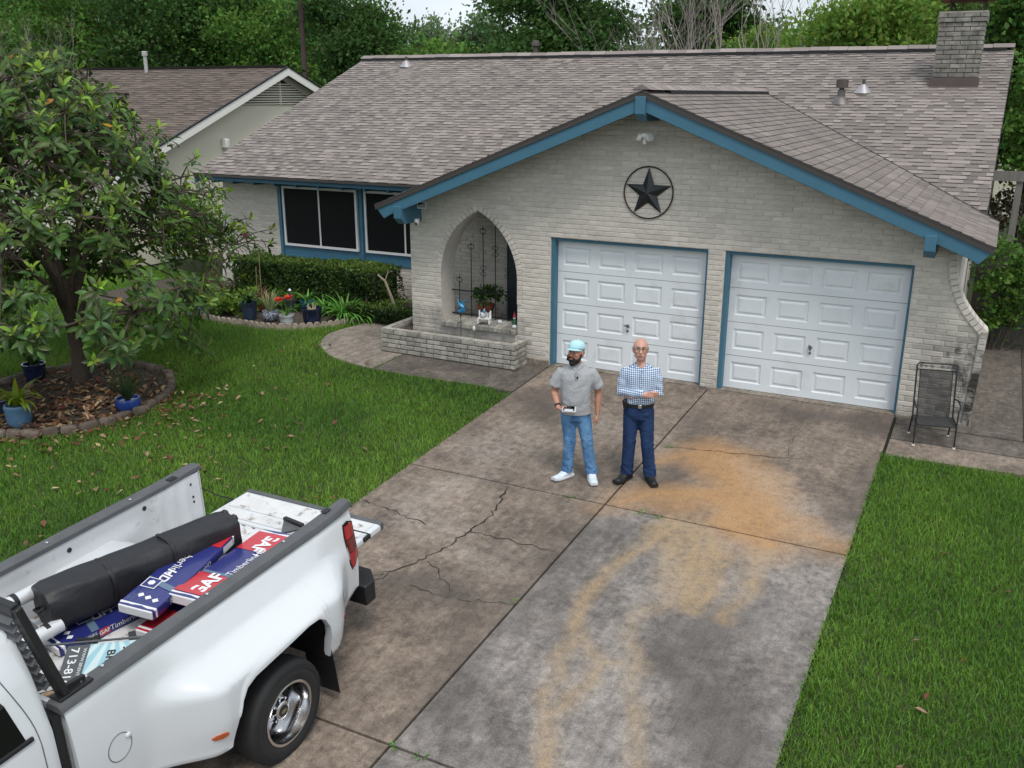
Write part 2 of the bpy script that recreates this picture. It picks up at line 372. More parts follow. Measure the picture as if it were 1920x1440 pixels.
# curved front walk (left) and its joint
wk = pg((957, 733), (912, 725), (860, 717), (782, 706), (740, 699), (699, 691), (655, 680), (625, 670), (610, 660), (601, 648), (603, 637), (616, 625), (647, 615), (704, 601), (745, 595))
wk = [Vector((p.x, p.y)) for p in wk]; wk[0].x = XL - g * 1.5; 
inner = [Vector((-3.4, 2.85)), Vector((-2.6, 2.85)), Vector((-2.6, -.01)), Vector((XL - g * 1.5, -.01))]
walk = tag(thing('front_walk', None, None), kind='structure')
jx = atG(699, 691)
ja, jb = Vector((jx.x, jx.y)), Vector((-2.62, -.01))
pa = [wk[0], wk[1], wk[2], wk[3], wk[4], ja + Vector((.02, 0)), jb + Vector((.03, 0)), Vector((XL - g * 1.5, -.01))]
pb = [ja - Vector((.01, 0))] + wk[6:] + [Vector((-3.4, 2.85)), Vector((-2.63, 2.85)), jb]
for poly, mt, tp in ((pa, m_con4, -.004), (pb, m_con3, -.002)):
    link('slab', slab_mesh('slab', [(p.x, p.y) for p in poly], mt, top=tp, thick=.09, paint=False), walk)
link('joint_base', MB().add([(-4.6, -1.9, gz(-1.9) - .028), (0, -1.9, gz(-1.9) - .028), (0, 0, -.028), (-4.6, 0, -.028)], [(0, 1, 2, 3)]).mesh('joint_base', m_joint), walk)
# right-hand walks
rw = tag(thing('side_walk', None, None), kind='structure')
a = atG(1660, 853); b_ = atG(1920, 888)
YRW = a.y; ya, yb = a.y, b_.y
link('slab', slab_mesh('slab', [(XR + .03, ya), (9.5, ya + (yb - ya) * 1.6), (9.5, -.86), (XR + .03, -.9)], m_con1, top=-.002, paint=False), rw)
link('slab', slab_mesh('slab', [(XR + .03, -.87), (9.5, -.83), (9.5, -.30), (XR + .03, -.32)], m_con4, top=-.003, paint=False), rw)
link('slab', slab_mesh('slab', [(XR + .03, -.29), (7.05, -.27), (7.05, 5.1), (6.0, 5.1), (6.0, .02), (XR + .03, .0)], m_con4, top=-.004, paint=False), rw)
tag(link('side_bed', MB().add([(7.06, -.26, -.02), (14, -.26, -.02), (14, 5.3, -.02), (7.06, 5.3, -.02)], [(0, 1, 2, 3)]).mesh('side_bed', m_bed)), kind='structure')
# flower bed soil and tree bed soil
EDGE = pg((380, 596), (410, 603), (440, 607), (467, 610), (482, 613), (513, 616), (550, 616), (581, 614), (612, 612), (644, 607), (675, 602), (710, 595), (740, 591), (773, 588))
fb = [(p.x, p.y, gz(p.y) + .01) for p in EDGE] + [(-3.3, 2.85, .01), (-11.5, 2.85, .01), (-11.5, EDGE[0].y, .01)]
tag(link('flower_bed', MB().add(fb, [tuple(range(len(fb)))]).mesh('flower_bed', m_bed)), kind='structure')
TBC = Vector((-6.25, -4.45)); TBR = 1.55
fb = [(TBC.x + TBR * math.cos(t), TBC.y + TBR * math.sin(t), gz(TBC.y + TBR * math.sin(t)) + .012) for t in np.linspace(0, 2 * math.pi, 40, endpoint=False)]
tag(link('tree_bed', MB().add(fb, [tuple(range(40))]).mesh('tree_bed', m_bed)), kind='structure')
# ================================================================== the house
m_brick = None
def brick_mat(name, col, stain, amt, var):
    b = NB(name)
    c = b.val(col, b.math('ADD', b.math('MULTIPLY', b.rnd(), 2 * var), 1 - var))
    c = b.val(c, b.math('ADD', b.math('MULTIPLY', b.noise(9, 5, .65, stretch=(1, 1, 3)), .5), .75))
    c = b.mix(b.math('MULTIPLY', b.ramp(b.noise(1.3, 5, .65, 1.0), .5, .75), .5), c, tuple(x * .72 for x in col))
    c = b.mix(b.math('MULTIPLY', b.attr('mold'), b.ramp(b.noise(4, 6, .7, .5), .3, .6), True), c, stain)
    if amt: c = b.mix(b.math('MULTIPLY', b.ramp(b.noise(5, 6, .7, 1), .45, .7), amt), c, stain)
    b.bump(b.noise(45, 4, .7), .5, .004); return b.done(c, .85, 0, .25)
CB = srgb(190, 182, 170)
m_brick = brick_mat('painted_brick', (.56, .52, .465), (.05, .048, .045), 0, .09)
m_mortar = brick_mat('painted_mortar', (.6, .56, .505), (.09, .085, .08), 0, .02)
m_brick_d = brick_mat('weathered_brick', (.37, .35, .31), (.085, .083, .075), .7, .24)
m_mort_d = brick_mat('weathered_mortar', (.15, .145, .135), (.05, .05, .045), .5, .02)
m_blue = mat('blue_paint', (.048, .15, .222), .5, nscale=3, namt=.12, bump=.1, bscale=30)
m_white = mat('white_door_paint', (.70, .735, .76), .42, nscale=1.2, namt=.07, dirt=(.56, .57, .56), dscale=2.2, dlo=.56, dhi=.8)
m_frame = mat('white_frame', (.72, .72, .72), .45)
m_screen = mat('dark_screen', (.0045, .0045, .005), .6, spec=.2)
m_iron = mat('black_iron', (.012, .012, .013), .45, spec=.4)
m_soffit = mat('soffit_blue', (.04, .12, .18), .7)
m_dark = mat('dark_void', (.006, .007, .009), .7)
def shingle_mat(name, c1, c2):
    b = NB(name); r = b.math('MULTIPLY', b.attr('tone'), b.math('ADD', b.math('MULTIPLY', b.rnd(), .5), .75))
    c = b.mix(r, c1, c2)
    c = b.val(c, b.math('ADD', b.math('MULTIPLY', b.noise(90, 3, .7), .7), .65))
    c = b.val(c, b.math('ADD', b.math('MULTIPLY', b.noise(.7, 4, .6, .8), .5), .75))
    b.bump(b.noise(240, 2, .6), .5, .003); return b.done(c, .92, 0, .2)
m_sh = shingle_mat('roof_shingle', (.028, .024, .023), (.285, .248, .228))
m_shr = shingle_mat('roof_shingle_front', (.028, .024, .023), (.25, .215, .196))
m_sh_dark = mat('roof_underlay', (.045, .04, .038), .95)
m_shn = shingle_mat('neighbour_shingle', (.02, .017, .015), (.165, .13, .11))

house = thing('brick_house', 'single storey cream brick house with grey shingle roof, blue trim and two garage doors', 'house')
# ---- wall helper: bricks placed proud of a mortar backing
BL, BH, JT = .272, .0768, .011
BRICKS = []   # (center, length, height, kind)
def chamfer_brick(L, H, D=.03, c=.006):
    """front face at y=-D, chamfered, open at back"""
    x, z = L / 2, H / 2
    V = [(-x, 0, -z), (x, 0, -z), (x, 0, z), (-x, 0, z), (-x, -D + c, -z), (x, -D + c, -z), (x, -D + c, z), (-x, -D + c, z), (-x + c, -D, -z + c), (x - c, -D, -z + c), (x - c, -D, z - c), (-x + c, -D, z - c)]
    F = [(0, 1, 5, 4), (1, 2, 6, 5), (2, 3, 7, 6), (3, 0, 4, 7), (4, 5, 9, 8), (5, 6, 10, 9), (6, 7, 11, 10), (7, 4, 8, 11), (8, 9, 10, 11)]
    return V, F
def brick_objects(lst, parent, mt, n_obj, key, name='brick', mold=None):
    """lst of (matrix, L, H). The n_obj first by key become objects that share meshes; the rest one joined part"""
    lst = sorted(lst, key=key); cache = {}
    def moldv(P): return mold(P) if mold else 0.
    for m_, L, H in lst[:n_obj]:
        k = (round(L, 2), round(H, 3)); ml = round(moldv(m_.translation) * 3) / 3; kk = k + (ml,)
        if kk not in cache:
            V, F = chamfer_brick(*k); cache[kk] = np_mesh(name, V, F, mt, attrs={'mold': [ml] * len(V)})
        link(name, cache[kk], parent, mtx=m_)
    Vs, Fs, At = [], [], []; off = 0
    for m_, L, H in lst[n_obj:]:
        V, F = chamfer_brick(L, H); mm = np.array(m_); V = np.array(V) @ mm[:3, :3].T + mm[:3, 3]
        Vs.append(V); Fs.append(np.array(F) + off); off += len(V); At += [moldv(m_.translation)] * len(V)
    if Vs: tag(link('brick_field', np_mesh('brick_field', np.vstack(Vs), np.vstack(Fs), mt, attrs={'mold': At}), parent), kind='stuff')
def course_bricks(x0, x1, z, off, H=BH, L=BL, minl=.05):
    out = []; k = math.floor((x0 - off) / L); x = off + k * L
    while x < x1:
        a, b = max(x, x0), min(x + L, x1)
        if b - a > minl: out.append(((a + b) / 2, b - a - JT))
        x += L
    return out
rj = random.Random(5)
def T(x, y, z, rz=0.0, j=.0): return Matrix.Translation((x, y + rj.uniform(-.002, .002) - j, z)) @ Matrix.Rotation(rz, 4, 'Z') @ Matrix.Rotation(rj.uniform(-.004, .004), 4, 'Y')
# ---- geometry of the garage front
DO = [(0.0, 2.587), (2.845, 5.437)]; DH = 2.15
RX, RZ, RS = 1.65, 4.40, .395                      # ridge x, ridge height (roof top), slope
XW0, XW1 = -2.70, 5.99
def roof_z(x): return RZ - RS * abs(x - RX)
def under_z(x): return roof_z(x) - .17
# pointed arch outline
AX0, AX1, ASP, AAP, ASILL = -2.08, -.60, 1.36, 2.50, .56
acx = (AX0 + AX1) / 2
def arch_half(z):
    if z <= ASP: return (AX1 - AX0) / 2
    if z >= AAP: return 0
    h = AAP - ASP; w = (AX1 - AX0) / 2; r = (h * h + w * w) / (2 * w)
    return max(0, math.sqrt(max(0, r * r - (z - ASP) ** 2)) - (r - w))
def wing_x(z):                                    # right edge of the curved wing wall
    if z >= 2.45: return 5.93
    if z <= 1.33: return 6.36 + .05 * (z / 1.33)
    t = (z - 1.33) / (2.45 - 1.33); return 6.43 - .50 * (1 - (1 - t) ** 2.6)
lst = []; nC = int(4.3 / BH)
for i in range(nC):
    z = (i + .5) * BH
    half = (RZ - .10 - z) / RS
    xa, xb = max(XW0, RX - half), min(wing_x(z) - .1 if z < 2.45 else 5.99, RX + half)
    cuts = []
    if z < DH: cuts += DO
    if z > ASILL - .14 and z < AAP + .12:
        zz = z; h = arch_half(zz) + (.085 if z > 1.0 else 0)
        if z < AAP + .1: cuts.append((acx - h, acx + h))
    if xb - xa < .1: continue
    for p, q in rects_minus(xa, xb, cuts):
        for c, L in course_bricks(p, q, z, (i % 2) * BL / 2 - .05):
            lst.append((T(c, .021, z), L, BH - JT))
def mold_front(P):
    v = max(0, 1 - P.z / .35) * .35
    d = (6.42 - P.x)
    if P.x > 5.3: v = max(v, max(0, 1 - d / .95) * max(0, min(1, (1.45 - P.z) / .6)) * 1.7)
    if P.x < -.4 and P.z < .75: v = max(v, .45)
    return min(1, v)
def px_key(e):                                     # nearest and most exposed bricks first
    p = e[0].translation; return (p - CAM).length - .6 * (p.x > 5.3)
wall = None
# mortar backing as one outline with holes, cut into course strips
b = MB()
zs = sorted(set([0, DH, ASILL - .1, 1.33, 2.45] + list(np.arange(0, 4.25, BH / 2))))
Vw, Fw, Mw = [], [], []
for z0, z1 in zip(zs[:-1], zs[1:]):
    zm = (z0 + z1) / 2; half1 = (RZ - .10 - z0) / RS
    cuts = list(DO) if zm < DH else []
    if ASILL - .1 < zm < AAP: cuts.append((acx - arch_half(zm), acx + arch_half(zm)))
    for p, q in rects_minus(max(XW0, RX - half1), min(wing_x(zm) - .02 if zm < 2.45 else XW1, RX + half1), cuts):
        n = max(1, int((q - p) / .6))
        for k in range(n):
            xa, xb = p + (q - p) * k / n, p + (q - p) * (k + 1) / n
            o = len(Vw)
            # each strip is a closed block 0.20 deep so the wall has thickness
            for yy in (0.0, .22):
                Vw += [(xa, yy, z0), (xb, yy, z0), (xb, yy, z1), (xa, yy, z1)]
            Fw += [(o, o + 1, o + 2, o + 3), (o + 5, o + 4, o + 7, o + 6), (o + 4, o, o + 3, o + 7), (o + 1, o + 5, o + 6, o + 2)]
Mw = [mold_front(Vector(v)) for v in Vw]
wall = link('front_wall', np_mesh('front_wall', Vw, Fw, m_mortar, attrs={'mold': Mw}), house)
brick_objects(lst, wall, m_brick, 225, px_key, mold=mold_front)
# thick reveal behind the arch (porch screen is two leaves deep)
ol = [(AX0, ASILL)] + [(acx - arch_half(z), z) for z in np.linspace(ASP, AAP, 14)] + [(acx + arch_half(z), z) for z in np.linspace(AAP, ASP, 14)[1:]] + [(AX1, ASILL)]
V = [(acx + (x - acx) * .993, y, z - .003) for y in (.004, .42) for x, z in ol]; n = len(ol)
F = [(i, i + 1, n + i + 1, n + i) for i in range(n - 1)]
link('arch_reveal', np_mesh('arch_reveal', V, F, m_mortar, attrs={'mold': [.0] * len(V)}), wall)
# ring of bricks on edge round the arch
pts = [(acx - arch_half(z), z) for z in np.linspace(.98, AAP, 60)]; pts += [(2 * acx - x, z) for x, z in pts[::-1][1:]]
cum = [0]
for a, c in zip(pts[:-1], pts[1:]): cum.append(cum[-1] + math.hypot(c[0] - a[0], c[1] - a[1]))
nb = 44
for k in range(nb):
    s = (k + .5) / nb * cum[-1]; i = min(len(cum) - 2, max(j for j in range(len(cum)) if cum[j] <= s)); a, c = pts[i], pts[i + 1]
    t = (s - cum[i]) / max(1e-6, cum[i + 1] - cum[i]); x, z = a[0] + (c[0] - a[0]) * t, a[1] + (c[1] - a[1]) * t
    th = math.atan2(c[1] - a[1], c[0] - a[0]); nx, nz = -math.sin(th), math.cos(th)
    if k == 0: ringm = np_mesh('arch_brick', *chamfer_brick(round(cum[-1] / nb - .006, 3), .09), m_brick, attrs={'mold': [0.] * 12})
    mm = Matrix.Translation((x + nx * .043, .008, z + nz * .043)) @ Matrix.Rotation(-th, 4, 'Y')
    link('arch_brick', ringm, wall, mtx=mm)
# sloping rowlock sill
def solid_brick(x, y, z, c=.005):
    return MB().box(-x / 2, x / 2, -y / 2, y / 2, -z / 2, z / 2)
sm = solid_brick(.078, .46, .07).mesh('sill_brick', m_brick_d); a_ = sm.attributes.new('mold', 'FLOAT', 'POINT')
for k in range(17):
    link('sill_brick', sm, wall, mtx=Matrix.Translation((AX0 + .045 + k * (AX1 - AX0 - .01) / 17, .16, ASILL - .03)) @ Matrix.Rotation(R(5), 4, 'X'))
# wing cap bricks along the curve, then down the edge
cp = [(wing_x(z), z) for z in np.linspace(2.43, 1.36, 50)]; cp += [(6.43 - .06 * (i / 40), 1.34 - 1.34 * i / 40) for i in range(1, 41)]
cum = [0]
for a, c in zip(cp[:-1], cp[1:]): cum.append(cum[-1] + math.hypot(c[0] - a[0], c[1] - a[1]))
wm = {}
nb = int(cum[-1] / .083)
for k in range(nb):
    s = (k + .5) / nb * cum[-1]; i = max(j for j in range(len(cum) - 1) if cum[j] <= s); a, c = cp[i], cp[i + 1]; t = (s - cum[i]) / (cum[i + 1] - cum[i])
    x, z = a[0] + (c[0] - a[0]) * t, a[1] + (c[1] - a[1]) * t; th = math.atan2(c[1] - a[1], c[0] - a[0]); nx, nz = math.sin(th), -math.cos(th)
    mv = round(max(0, min(1, (1.5 - z) / .9)) * 3) / 3
    if mv not in wm:
        me = solid_brick(cum[-1] / nb - .008, .3, .095).mesh('wing_brick', m_brick); at = me.attributes.new('mold', 'FLOAT', 'POINT'); at.data.foreach_set('value', [mv * 1.3] * len(me.vertices)); wm[mv] = me
    link('wing_brick', wm[mv], wall, mtx=Matrix.Translation((x + nx * .035, .12, z + nz * .035)) @ Matrix.Rotation(-th, 4, 'Y'))
# concrete footing under the wall
for p, q in rects_minus(XW0, 6.4, DO): MB().box(p + .003, q - .003, -.028, .2, -.25, .09 if q < 2 else .03).build('footing', m_con3, wall, bevel=.012)
# side and back walls
mb = MB(); mb.box(5.79, 5.99, .23, 9.0, -.2, 2.6); mb.box(-9.78, -9.58, 3.1, 9.0, -.2, 2.7); mb.box(-9.78, 5.98, 8.8, 9.01, -.2, 2.7)
link('side_wall', np_mesh('side_wall', mb.V, mb.F, m_mortar, attrs={'mold': [0.] * len(mb.V)}), house)
# ---- garage doors
DY = .16
for di, (x0, x1) in enumerate(DO):
    d = thing('garage_door', None, None, parent=house)
    fx0, fx1 = x0 + .085, x1 - .055
    hs_ = [(0.015, .535), (.535, 1.06), (1.06, 1.585), (1.585, 2.09)]
    for si, (za, zb) in enumerate(hs_):
        mb = MB(); mb.box(fx0 - .02, fx1 + .02, DY + .012, DY + .05, za + .002, zb - .002)
        pw = (fx1 - fx0) / 4
        # section face with four recessed raised panels
        xs_ = [fx0 - .02]; 
        sec = MB(); cz0, cz1 = za + .105, zb - .105
        def fq(xa, xb, z0, z1, ya=DY, yb=DY): sec.add([(xa, ya, z0), (xb, ya, z0), (xb, yb, z1), (xa, yb, z1)], [(0, 1, 2, 3)])
        fq(fx0 - .02, fx1 + .02, za + .003, cz0); fq(fx0 - .02, fx1 + .02, cz1, zb - .003)
        xr = fx0 - .02
        for k in range(4):
            xa, xb = fx0 + k * pw + .075, fx0 + (k + 1) * pw - .075
            fq(xr, xa, cz0, cz1); xr = xb
            R0 = [(xa, cz0), (xb, cz0), (xb, cz1), (xa, cz1)]
            rings = [[(u, DY, v) for u, v in R0]]
            for ins, dep in ((.016, .017), (.036, .017), (.062, .004)):
                rings.append([(xa + ins, DY + dep, cz0 + ins), (xb - ins, DY + dep, cz0 + ins), (xb - ins, DY + dep, cz1 - ins), (xa + ins, DY + dep, cz1 - ins)])
            pm = MB().loft(rings[1:], True, False); m_ = pm; m_.F.append((8, 9, 10, 11)); 
            sec.loft(rings[:2], True, False)
            pm.build('raised_panel', m_white, d)
        fq(xr, fx1 + .02, cz0, cz1)
        sec.add([(fx0 - .02, DY, za + .003), (fx1 + .02, DY, za + .003), (fx1 + .02, DY + .012, za), (fx0 - .02, DY + .012, za)], [(0, 3, 2, 1)])
        sec.build('door_section', m_white, d)
    tr = MB(); tr.box(x0 + .004, fx0 - .021, .03, DY + .04, 0.016, DH - .004); tr.box(fx1 + .021, x1 - .004, .03, DY + .04, 0.016, DH - .004); tr.box(fx0 - .02, fx1 + .02, .05, DY + .03, 2.093, DH - .004)
    tr.build('door_frame', m_blue, d)
    mb = MB(); mb.box(fx0, fx1, DY + .005, DY + .04, .012, .016); mb.build('rubber_seal', m_dark, d)
    hx = (fx0 + fx1) / 2; hd = MB(); hd.lathe([(.028, 0), (.028, -.012), (.012, -.016), (.012, -.04)], (hx, DY - .0, .80), 14, axis='y'); hd.bar((hx - .05, DY - .045, .812), (hx + .05, DY - .045, .788), .018, .016) if di == 0 else hd.bar((hx - .015, DY - .045, .845), (hx + .015, DY - .045, .755), .018, .016)
    hd.lathe([(.018, 0), (.018, -.014)], (hx + .003, DY, .715), 12, axis='y')
    hd.build('handle', mat('dull_chrome', (.25, .25, .25), .35, 1), d, smooth=True)
    mb = MB(); mb.box(x0 - .05, x1 + .05, DY + .06, DY + .09, 0, DH + .05); mb.build('door_backing', m_dark, d)
# ---- porch behind the arch
mb = MB(); mb.box(-2.72, -.05, .23, 2.85, -.03, .06); mb.build('porch_floor', m_con4, house)
lst = []
for i in range(31):
    z = .06 + (i + .5) * BH
    for c, L in course_bricks(-3.6, -1.0, z, (i % 2) * BL / 2): lst.append((T(c, 1.80, z), L, BH - JT))
mb = MB(); mb.box(-3.6, -1.0, 1.78, 2.0, .06, 2.6)
pw_ = link('porch_wall', np_mesh('porch_wall', mb.V, mb.F, m_mortar, attrs={'mold': [.1] * 8}), house)
brick_objects(lst, pw_, m_brick, 0, lambda e: 0, mold=lambda P: max(0, 1 - P.z / .9) * .9)
mb = MB(); mb.box(atY(950, 520, 1.0).x, -.35, 1.0, 1.06, .06, 2.45); mb.build('front_door', mat('blue_black_door', (.012, .02, .028), .4), house, bevel=.01)
mb = MB(); mb.box(-.3, -.1, .22, 2.0, 0, 2.6); mb.build('porch_side_wall', m_mortar, house)
mb = MB(); mb.box(-2.75, -.05, .23, 2.2, 2.55, 2.58); mb.build('porch_ceiling', m_soffit, house)
# ---- iron grille in the arch
gr = thing('iron_grille', None, None, parent=house)
YG = .34
def fleur(b, x, z, s=1):
    b.add([(x, YG, z + .11 * s), (x + .012, YG, z + .04 * s), (x, YG + .012, z + .04 * s), (x - .012, YG, z + .04 * s), (x, YG - .012, z + .04 * s), (x, YG, z)], [(0, 1, 2), (0, 2, 3), (0, 3, 4), (0, 4, 1), (5, 2, 1), (5, 3, 2), (5, 4, 3), (5, 1, 4)])
    for sg in (-1, 1):
        b.tube([(x + sg * (.006 + .05 * math.sin(t) + .0 * t), YG, z - .04 + .05 * (1 - math.cos(t)) * .9) for t in np.linspace(0, 3.9, 9)], .006, 6)
def ex(b, x, z):
    for sg in (-1, 1):
        for v in (-1, 1):
            b.tube([(x + sg * .004, YG, z)] + [(x + sg * (.055 * math.sin(t)), YG, z + v * (.02 + .05 * (1 - math.cos(t)) * .7)) for t in np.linspace(.5, 3.6, 8)], .0055, 6)
mb0 = MB(); mb0.tube([(AX0 - .0, YG, 1.04), (AX1 + .02, YG, 1.04)], .011, 6); mb0.tube([(AX0, YG, ASILL + .06), (AX1, YG, ASILL + .06)], .011, 6)
mb0.build('rail', m_iron, gr)
for k, (x, h) in enumerate(zip(np.linspace(AX0 + .16, AX1 - .12, 6), (1.22, 1.82, 2.10, 2.34, 2.10, 1.75))):
    b = MB(); b.tube([(x, YG, ASILL), (x, YG, h)], .009, 6); fleur(b, x, h)
    if k in (2, 4): ex(b, x, 1.42)
    if k == 3: ex(b, x, 1.78)
    b.build('bar', m_iron, gr, smooth=True)
# ---- left part of the front: brick end, windows, blue panels
YL = 2.9
lst = []
for i in range(34):
    z = (i + .5) * BH
    for c, L in course_bricks(-9.8 - (.28 * max(0, 1 - z / 2.0) ** 1.6), -8.17, z, (i % 2) * BL / 2): lst.append((T(c, YL + .021, z), L, BH - JT))
for i in range(10):
    z = (i + .5) * BH
    for c, L in course_bricks(-8.17, -3.5, z, (i % 2) * BL / 2): lst.append((T(c, YL + .021, z), L, BH - JT))
mb = MB(); mb.box(-9.8, -8.17, YL, YL + .2, 0, 2.62); mb.box(-8.168, -3.5, YL, YL + .2, 0, .79); mb.add([(-10.08, YL, 0), (-9.801, YL, 0), (-9.801, YL, 2.0), (-9.801, YL, 2.0), (-10.08, YL + .2, 0), (-9.801, YL + .2, 0), (-9.801, YL + .2, 2.0), (-9.801, YL + .2, 2.0)], [(0, 1, 2, 3), (4, 7, 6, 5), (0, 3, 7, 4)])
wl = link('end_wall', np_mesh('end_wall', mb.V, mb.F, m_mortar, attrs={'mold': [0.] * len(mb.V)}), house)
brick_objects(lst, wl, m_brick, 0, lambda e: 0, mold=lambda P: max(0, 1 - P.z / .5) * .4)
mb = MB(); mb.box(-8.165, -3.5, YL + .02, YL + .1, .79, 2.6); mb.box(-8.165, -3.5, YL - .03, YL + .018, .79, .83); mb.box(-8.165, -8.09, YL - .012, YL + .018, .835, 2.5); mb.box(-5.97 + .07, -5.77 - .07, YL - .012, YL + .018, .835, 2.5)
mb.build('blue_panelling', m_blue, house)
def window(x0, x1, z0, z1, mull):
    w = thing('window', None, None, parent=house)
    f = MB(); t = .05
    for a in ((x0, x1, z0, z0 + t), (x0, x1, z1 - t, z1), (x0, x0 + t, z0 + t, z1 - t), (x1 - t, x1, z0 + t, z1 - t)): f.box(a[0], a[1], YL - .03, YL + .03, a[2], a[3])
    for m_ in mull: f.box(m_ - .018, m_ + .018, YL - .022, YL + .02, z0 + t, z1 - t)
    f.build('frame', m_frame, w)
    xs_ = [x0 + t] + list(mull) + [x1 - t]
    for a, c in zip(xs_[:-1], xs_[1:]):
        MB().box(a + .004, c - .004, YL - .01, YL + .012, z0 + t + .003, z1 - t - .003).build('pane', m_screen, w)
window(-8.02, -5.97, 1.04, 2.37, [-7.0]); window(-5.77, -3.72, 1.04, 2.37, [-4.74])
# ---- roofs
mY0, mZ0, mS, mYR = 2.28, 2.61, .394, 9.0
MX0, MX1 = -10.05, 6.2
mZR = mZ0 + mS * (mYR - mY0)
def main_z(y): return mZ0 + mS * (y - mY0)
roof = thing('roof', None, None, parent=house)
def shingles(origin, udir, vdir, ndir, U0f, nv, expo, uv_ok, mt, seed, n_obj, parent, wmin=.13, wmax=.34, name='shingle', hr=(.74, .95), lr=(.52, .8), th2=(.014, .006)):
    """courses climb along vdir; uv_ok(u0,u1,v)->clipped (u0,u1) or None; a tab is a thin wedge"""
    rr = random.Random(seed); tabs = []
    for i in range(nv):
        v = i * expo; rng = U0f(v + expo * .5)
        if rng is None: continue
        ua, ub = rng; u = ua - rr.uniform(0, wmax); hi = rr.random() < .5
        while u < ub:
            w = rr.uniform(wmin, wmax); hi = not hi
            a, c = max(u, ua), min(u + w, ub)
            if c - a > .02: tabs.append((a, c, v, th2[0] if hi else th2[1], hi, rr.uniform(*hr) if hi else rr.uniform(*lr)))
            u += w
    O, U, Vd, Nn = (np.array(x, float) for x in (origin, udir, vdir, ndir))
    def geo(t, local=False):
        a, c, v, th, hi, tn = t
        lo = .004
        P = [(a, v, lo + th), (c, v, lo + th), (c, v + expo * 1.02, lo), (a, v + expo * 1.02, lo), (a, v, -.004), (c, v, -.004), (a, v, lo + th), (c, v, lo + th)]
        return np.array([O + U * p[0] + Vd * p[1] + Nn * p[2] for p in P])
    FQ = np.array([(0, 1, 2, 3), (4, 5, 1, 0), (0, 3, 4, 4), (1, 5, 2, 2)])
    order = sorted(range(len(tabs)), key=lambda k: -(tabs[k][1] - tabs[k][0]) / ((Vector(O + U * tabs[k][0] + Vd * tabs[k][2]) - CAM).length ** 2))
    pick = set(order[:n_obj]); cache = {}; Vs, Fs, off = [], [], 0
    F3 = [(0, 1, 2, 3), (4, 5, 7, 6), (6, 3, 4), (7, 5, 2)]; At = []
    base = Matrix(((U[0], Vd[0], Nn[0], 0), (U[1], Vd[1], Nn[1], 0), (U[2], Vd[2], Nn[2], 0), (0, 0, 0, 1)))
    for k, t in enumerate(tabs):
        if k in pick:
            key = (round(t[1] - t[0], 2), t[4], round(t[5], 1))
            if key not in cache:
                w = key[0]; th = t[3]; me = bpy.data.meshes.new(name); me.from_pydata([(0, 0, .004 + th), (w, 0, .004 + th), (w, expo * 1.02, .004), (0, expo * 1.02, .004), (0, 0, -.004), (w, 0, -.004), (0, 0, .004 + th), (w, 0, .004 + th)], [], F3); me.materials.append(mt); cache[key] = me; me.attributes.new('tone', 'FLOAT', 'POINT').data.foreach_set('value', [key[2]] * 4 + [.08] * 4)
            p = O + U * t[0] + Vd * t[2]; link(name, cache[key], parent, mtx=Matrix.Translation(p) @ base)
        else:
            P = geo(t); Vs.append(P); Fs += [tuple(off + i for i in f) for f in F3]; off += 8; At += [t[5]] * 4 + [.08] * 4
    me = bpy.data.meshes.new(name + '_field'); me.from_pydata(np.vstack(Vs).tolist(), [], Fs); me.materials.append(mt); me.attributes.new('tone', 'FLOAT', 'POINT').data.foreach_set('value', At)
    return tag(link(name + '_field', me, parent), kind='stuff')
sl = math.sqrt(1 + mS * mS)
# decks
def deck(name, pts, n, th=.05):
    n = Vector(n).normalized(); V = [Vector(p) - n * .002 for p in pts] + [Vector(p) - n * th for p in pts]; k = len(pts)
    return MB().add(V, [tuple(range(k)), tuple(range(2 * k - 1, k - 1, -1))] + [(i, (i + 1) % k, k + (i + 1) % k, k + i) for i in range(k)]).build(name, m_sh_dark, roof)
nm = (0, -mS, 1)
yv = mY0 + (RZ - mZ0) / mS                         # where the garage ridge dies into the main slope
deck('deck', [(MX0, mY0, mZ0), (MX1, mY0, mZ0), (MX1, mYR, mZR), (MX0, mYR, mZR)], nm)
deck('deck', [(MX1, mYR + .003, mZR), (MX1, mYR + 6.7, mZR - 6.7 * mS), (MX0, mYR + 6.7, mZR - 6.7 * mS), (MX0, mYR + .003, mZR)], (0, mS, 1))
GX1, GX0, GY0 = 6.37, -3.0, -.62
def valley_y(x): return mY0 + (roof_z(x) - mZ0) / mS
deck('deck', [(RX, GY0, RZ), (RX, yv, RZ), (GX1, valley_y(GX1), roof_z(GX1)), (GX1, GY0, roof_z(GX1))][::-1], (RS, 0, 1), .03)
deck('deck', [(RX, GY0, RZ), (RX, yv, RZ), (GX0, valley_y(GX0), roof_z(GX0)), (GX0, GY0, roof_z(GX0))], (-RS, 0, 1), .03)
u = (1 / sl)
def main_rng(v):
    y = mY0 + v / sl; z = main_z(y)
    if y > mYR: return None
    if z < RZ - .02:
        return (MX0 + .01, MX1 - .01)
    return (MX0 + .01, MX1 - .01)
def main_clip(v):
    return main_rng(v)
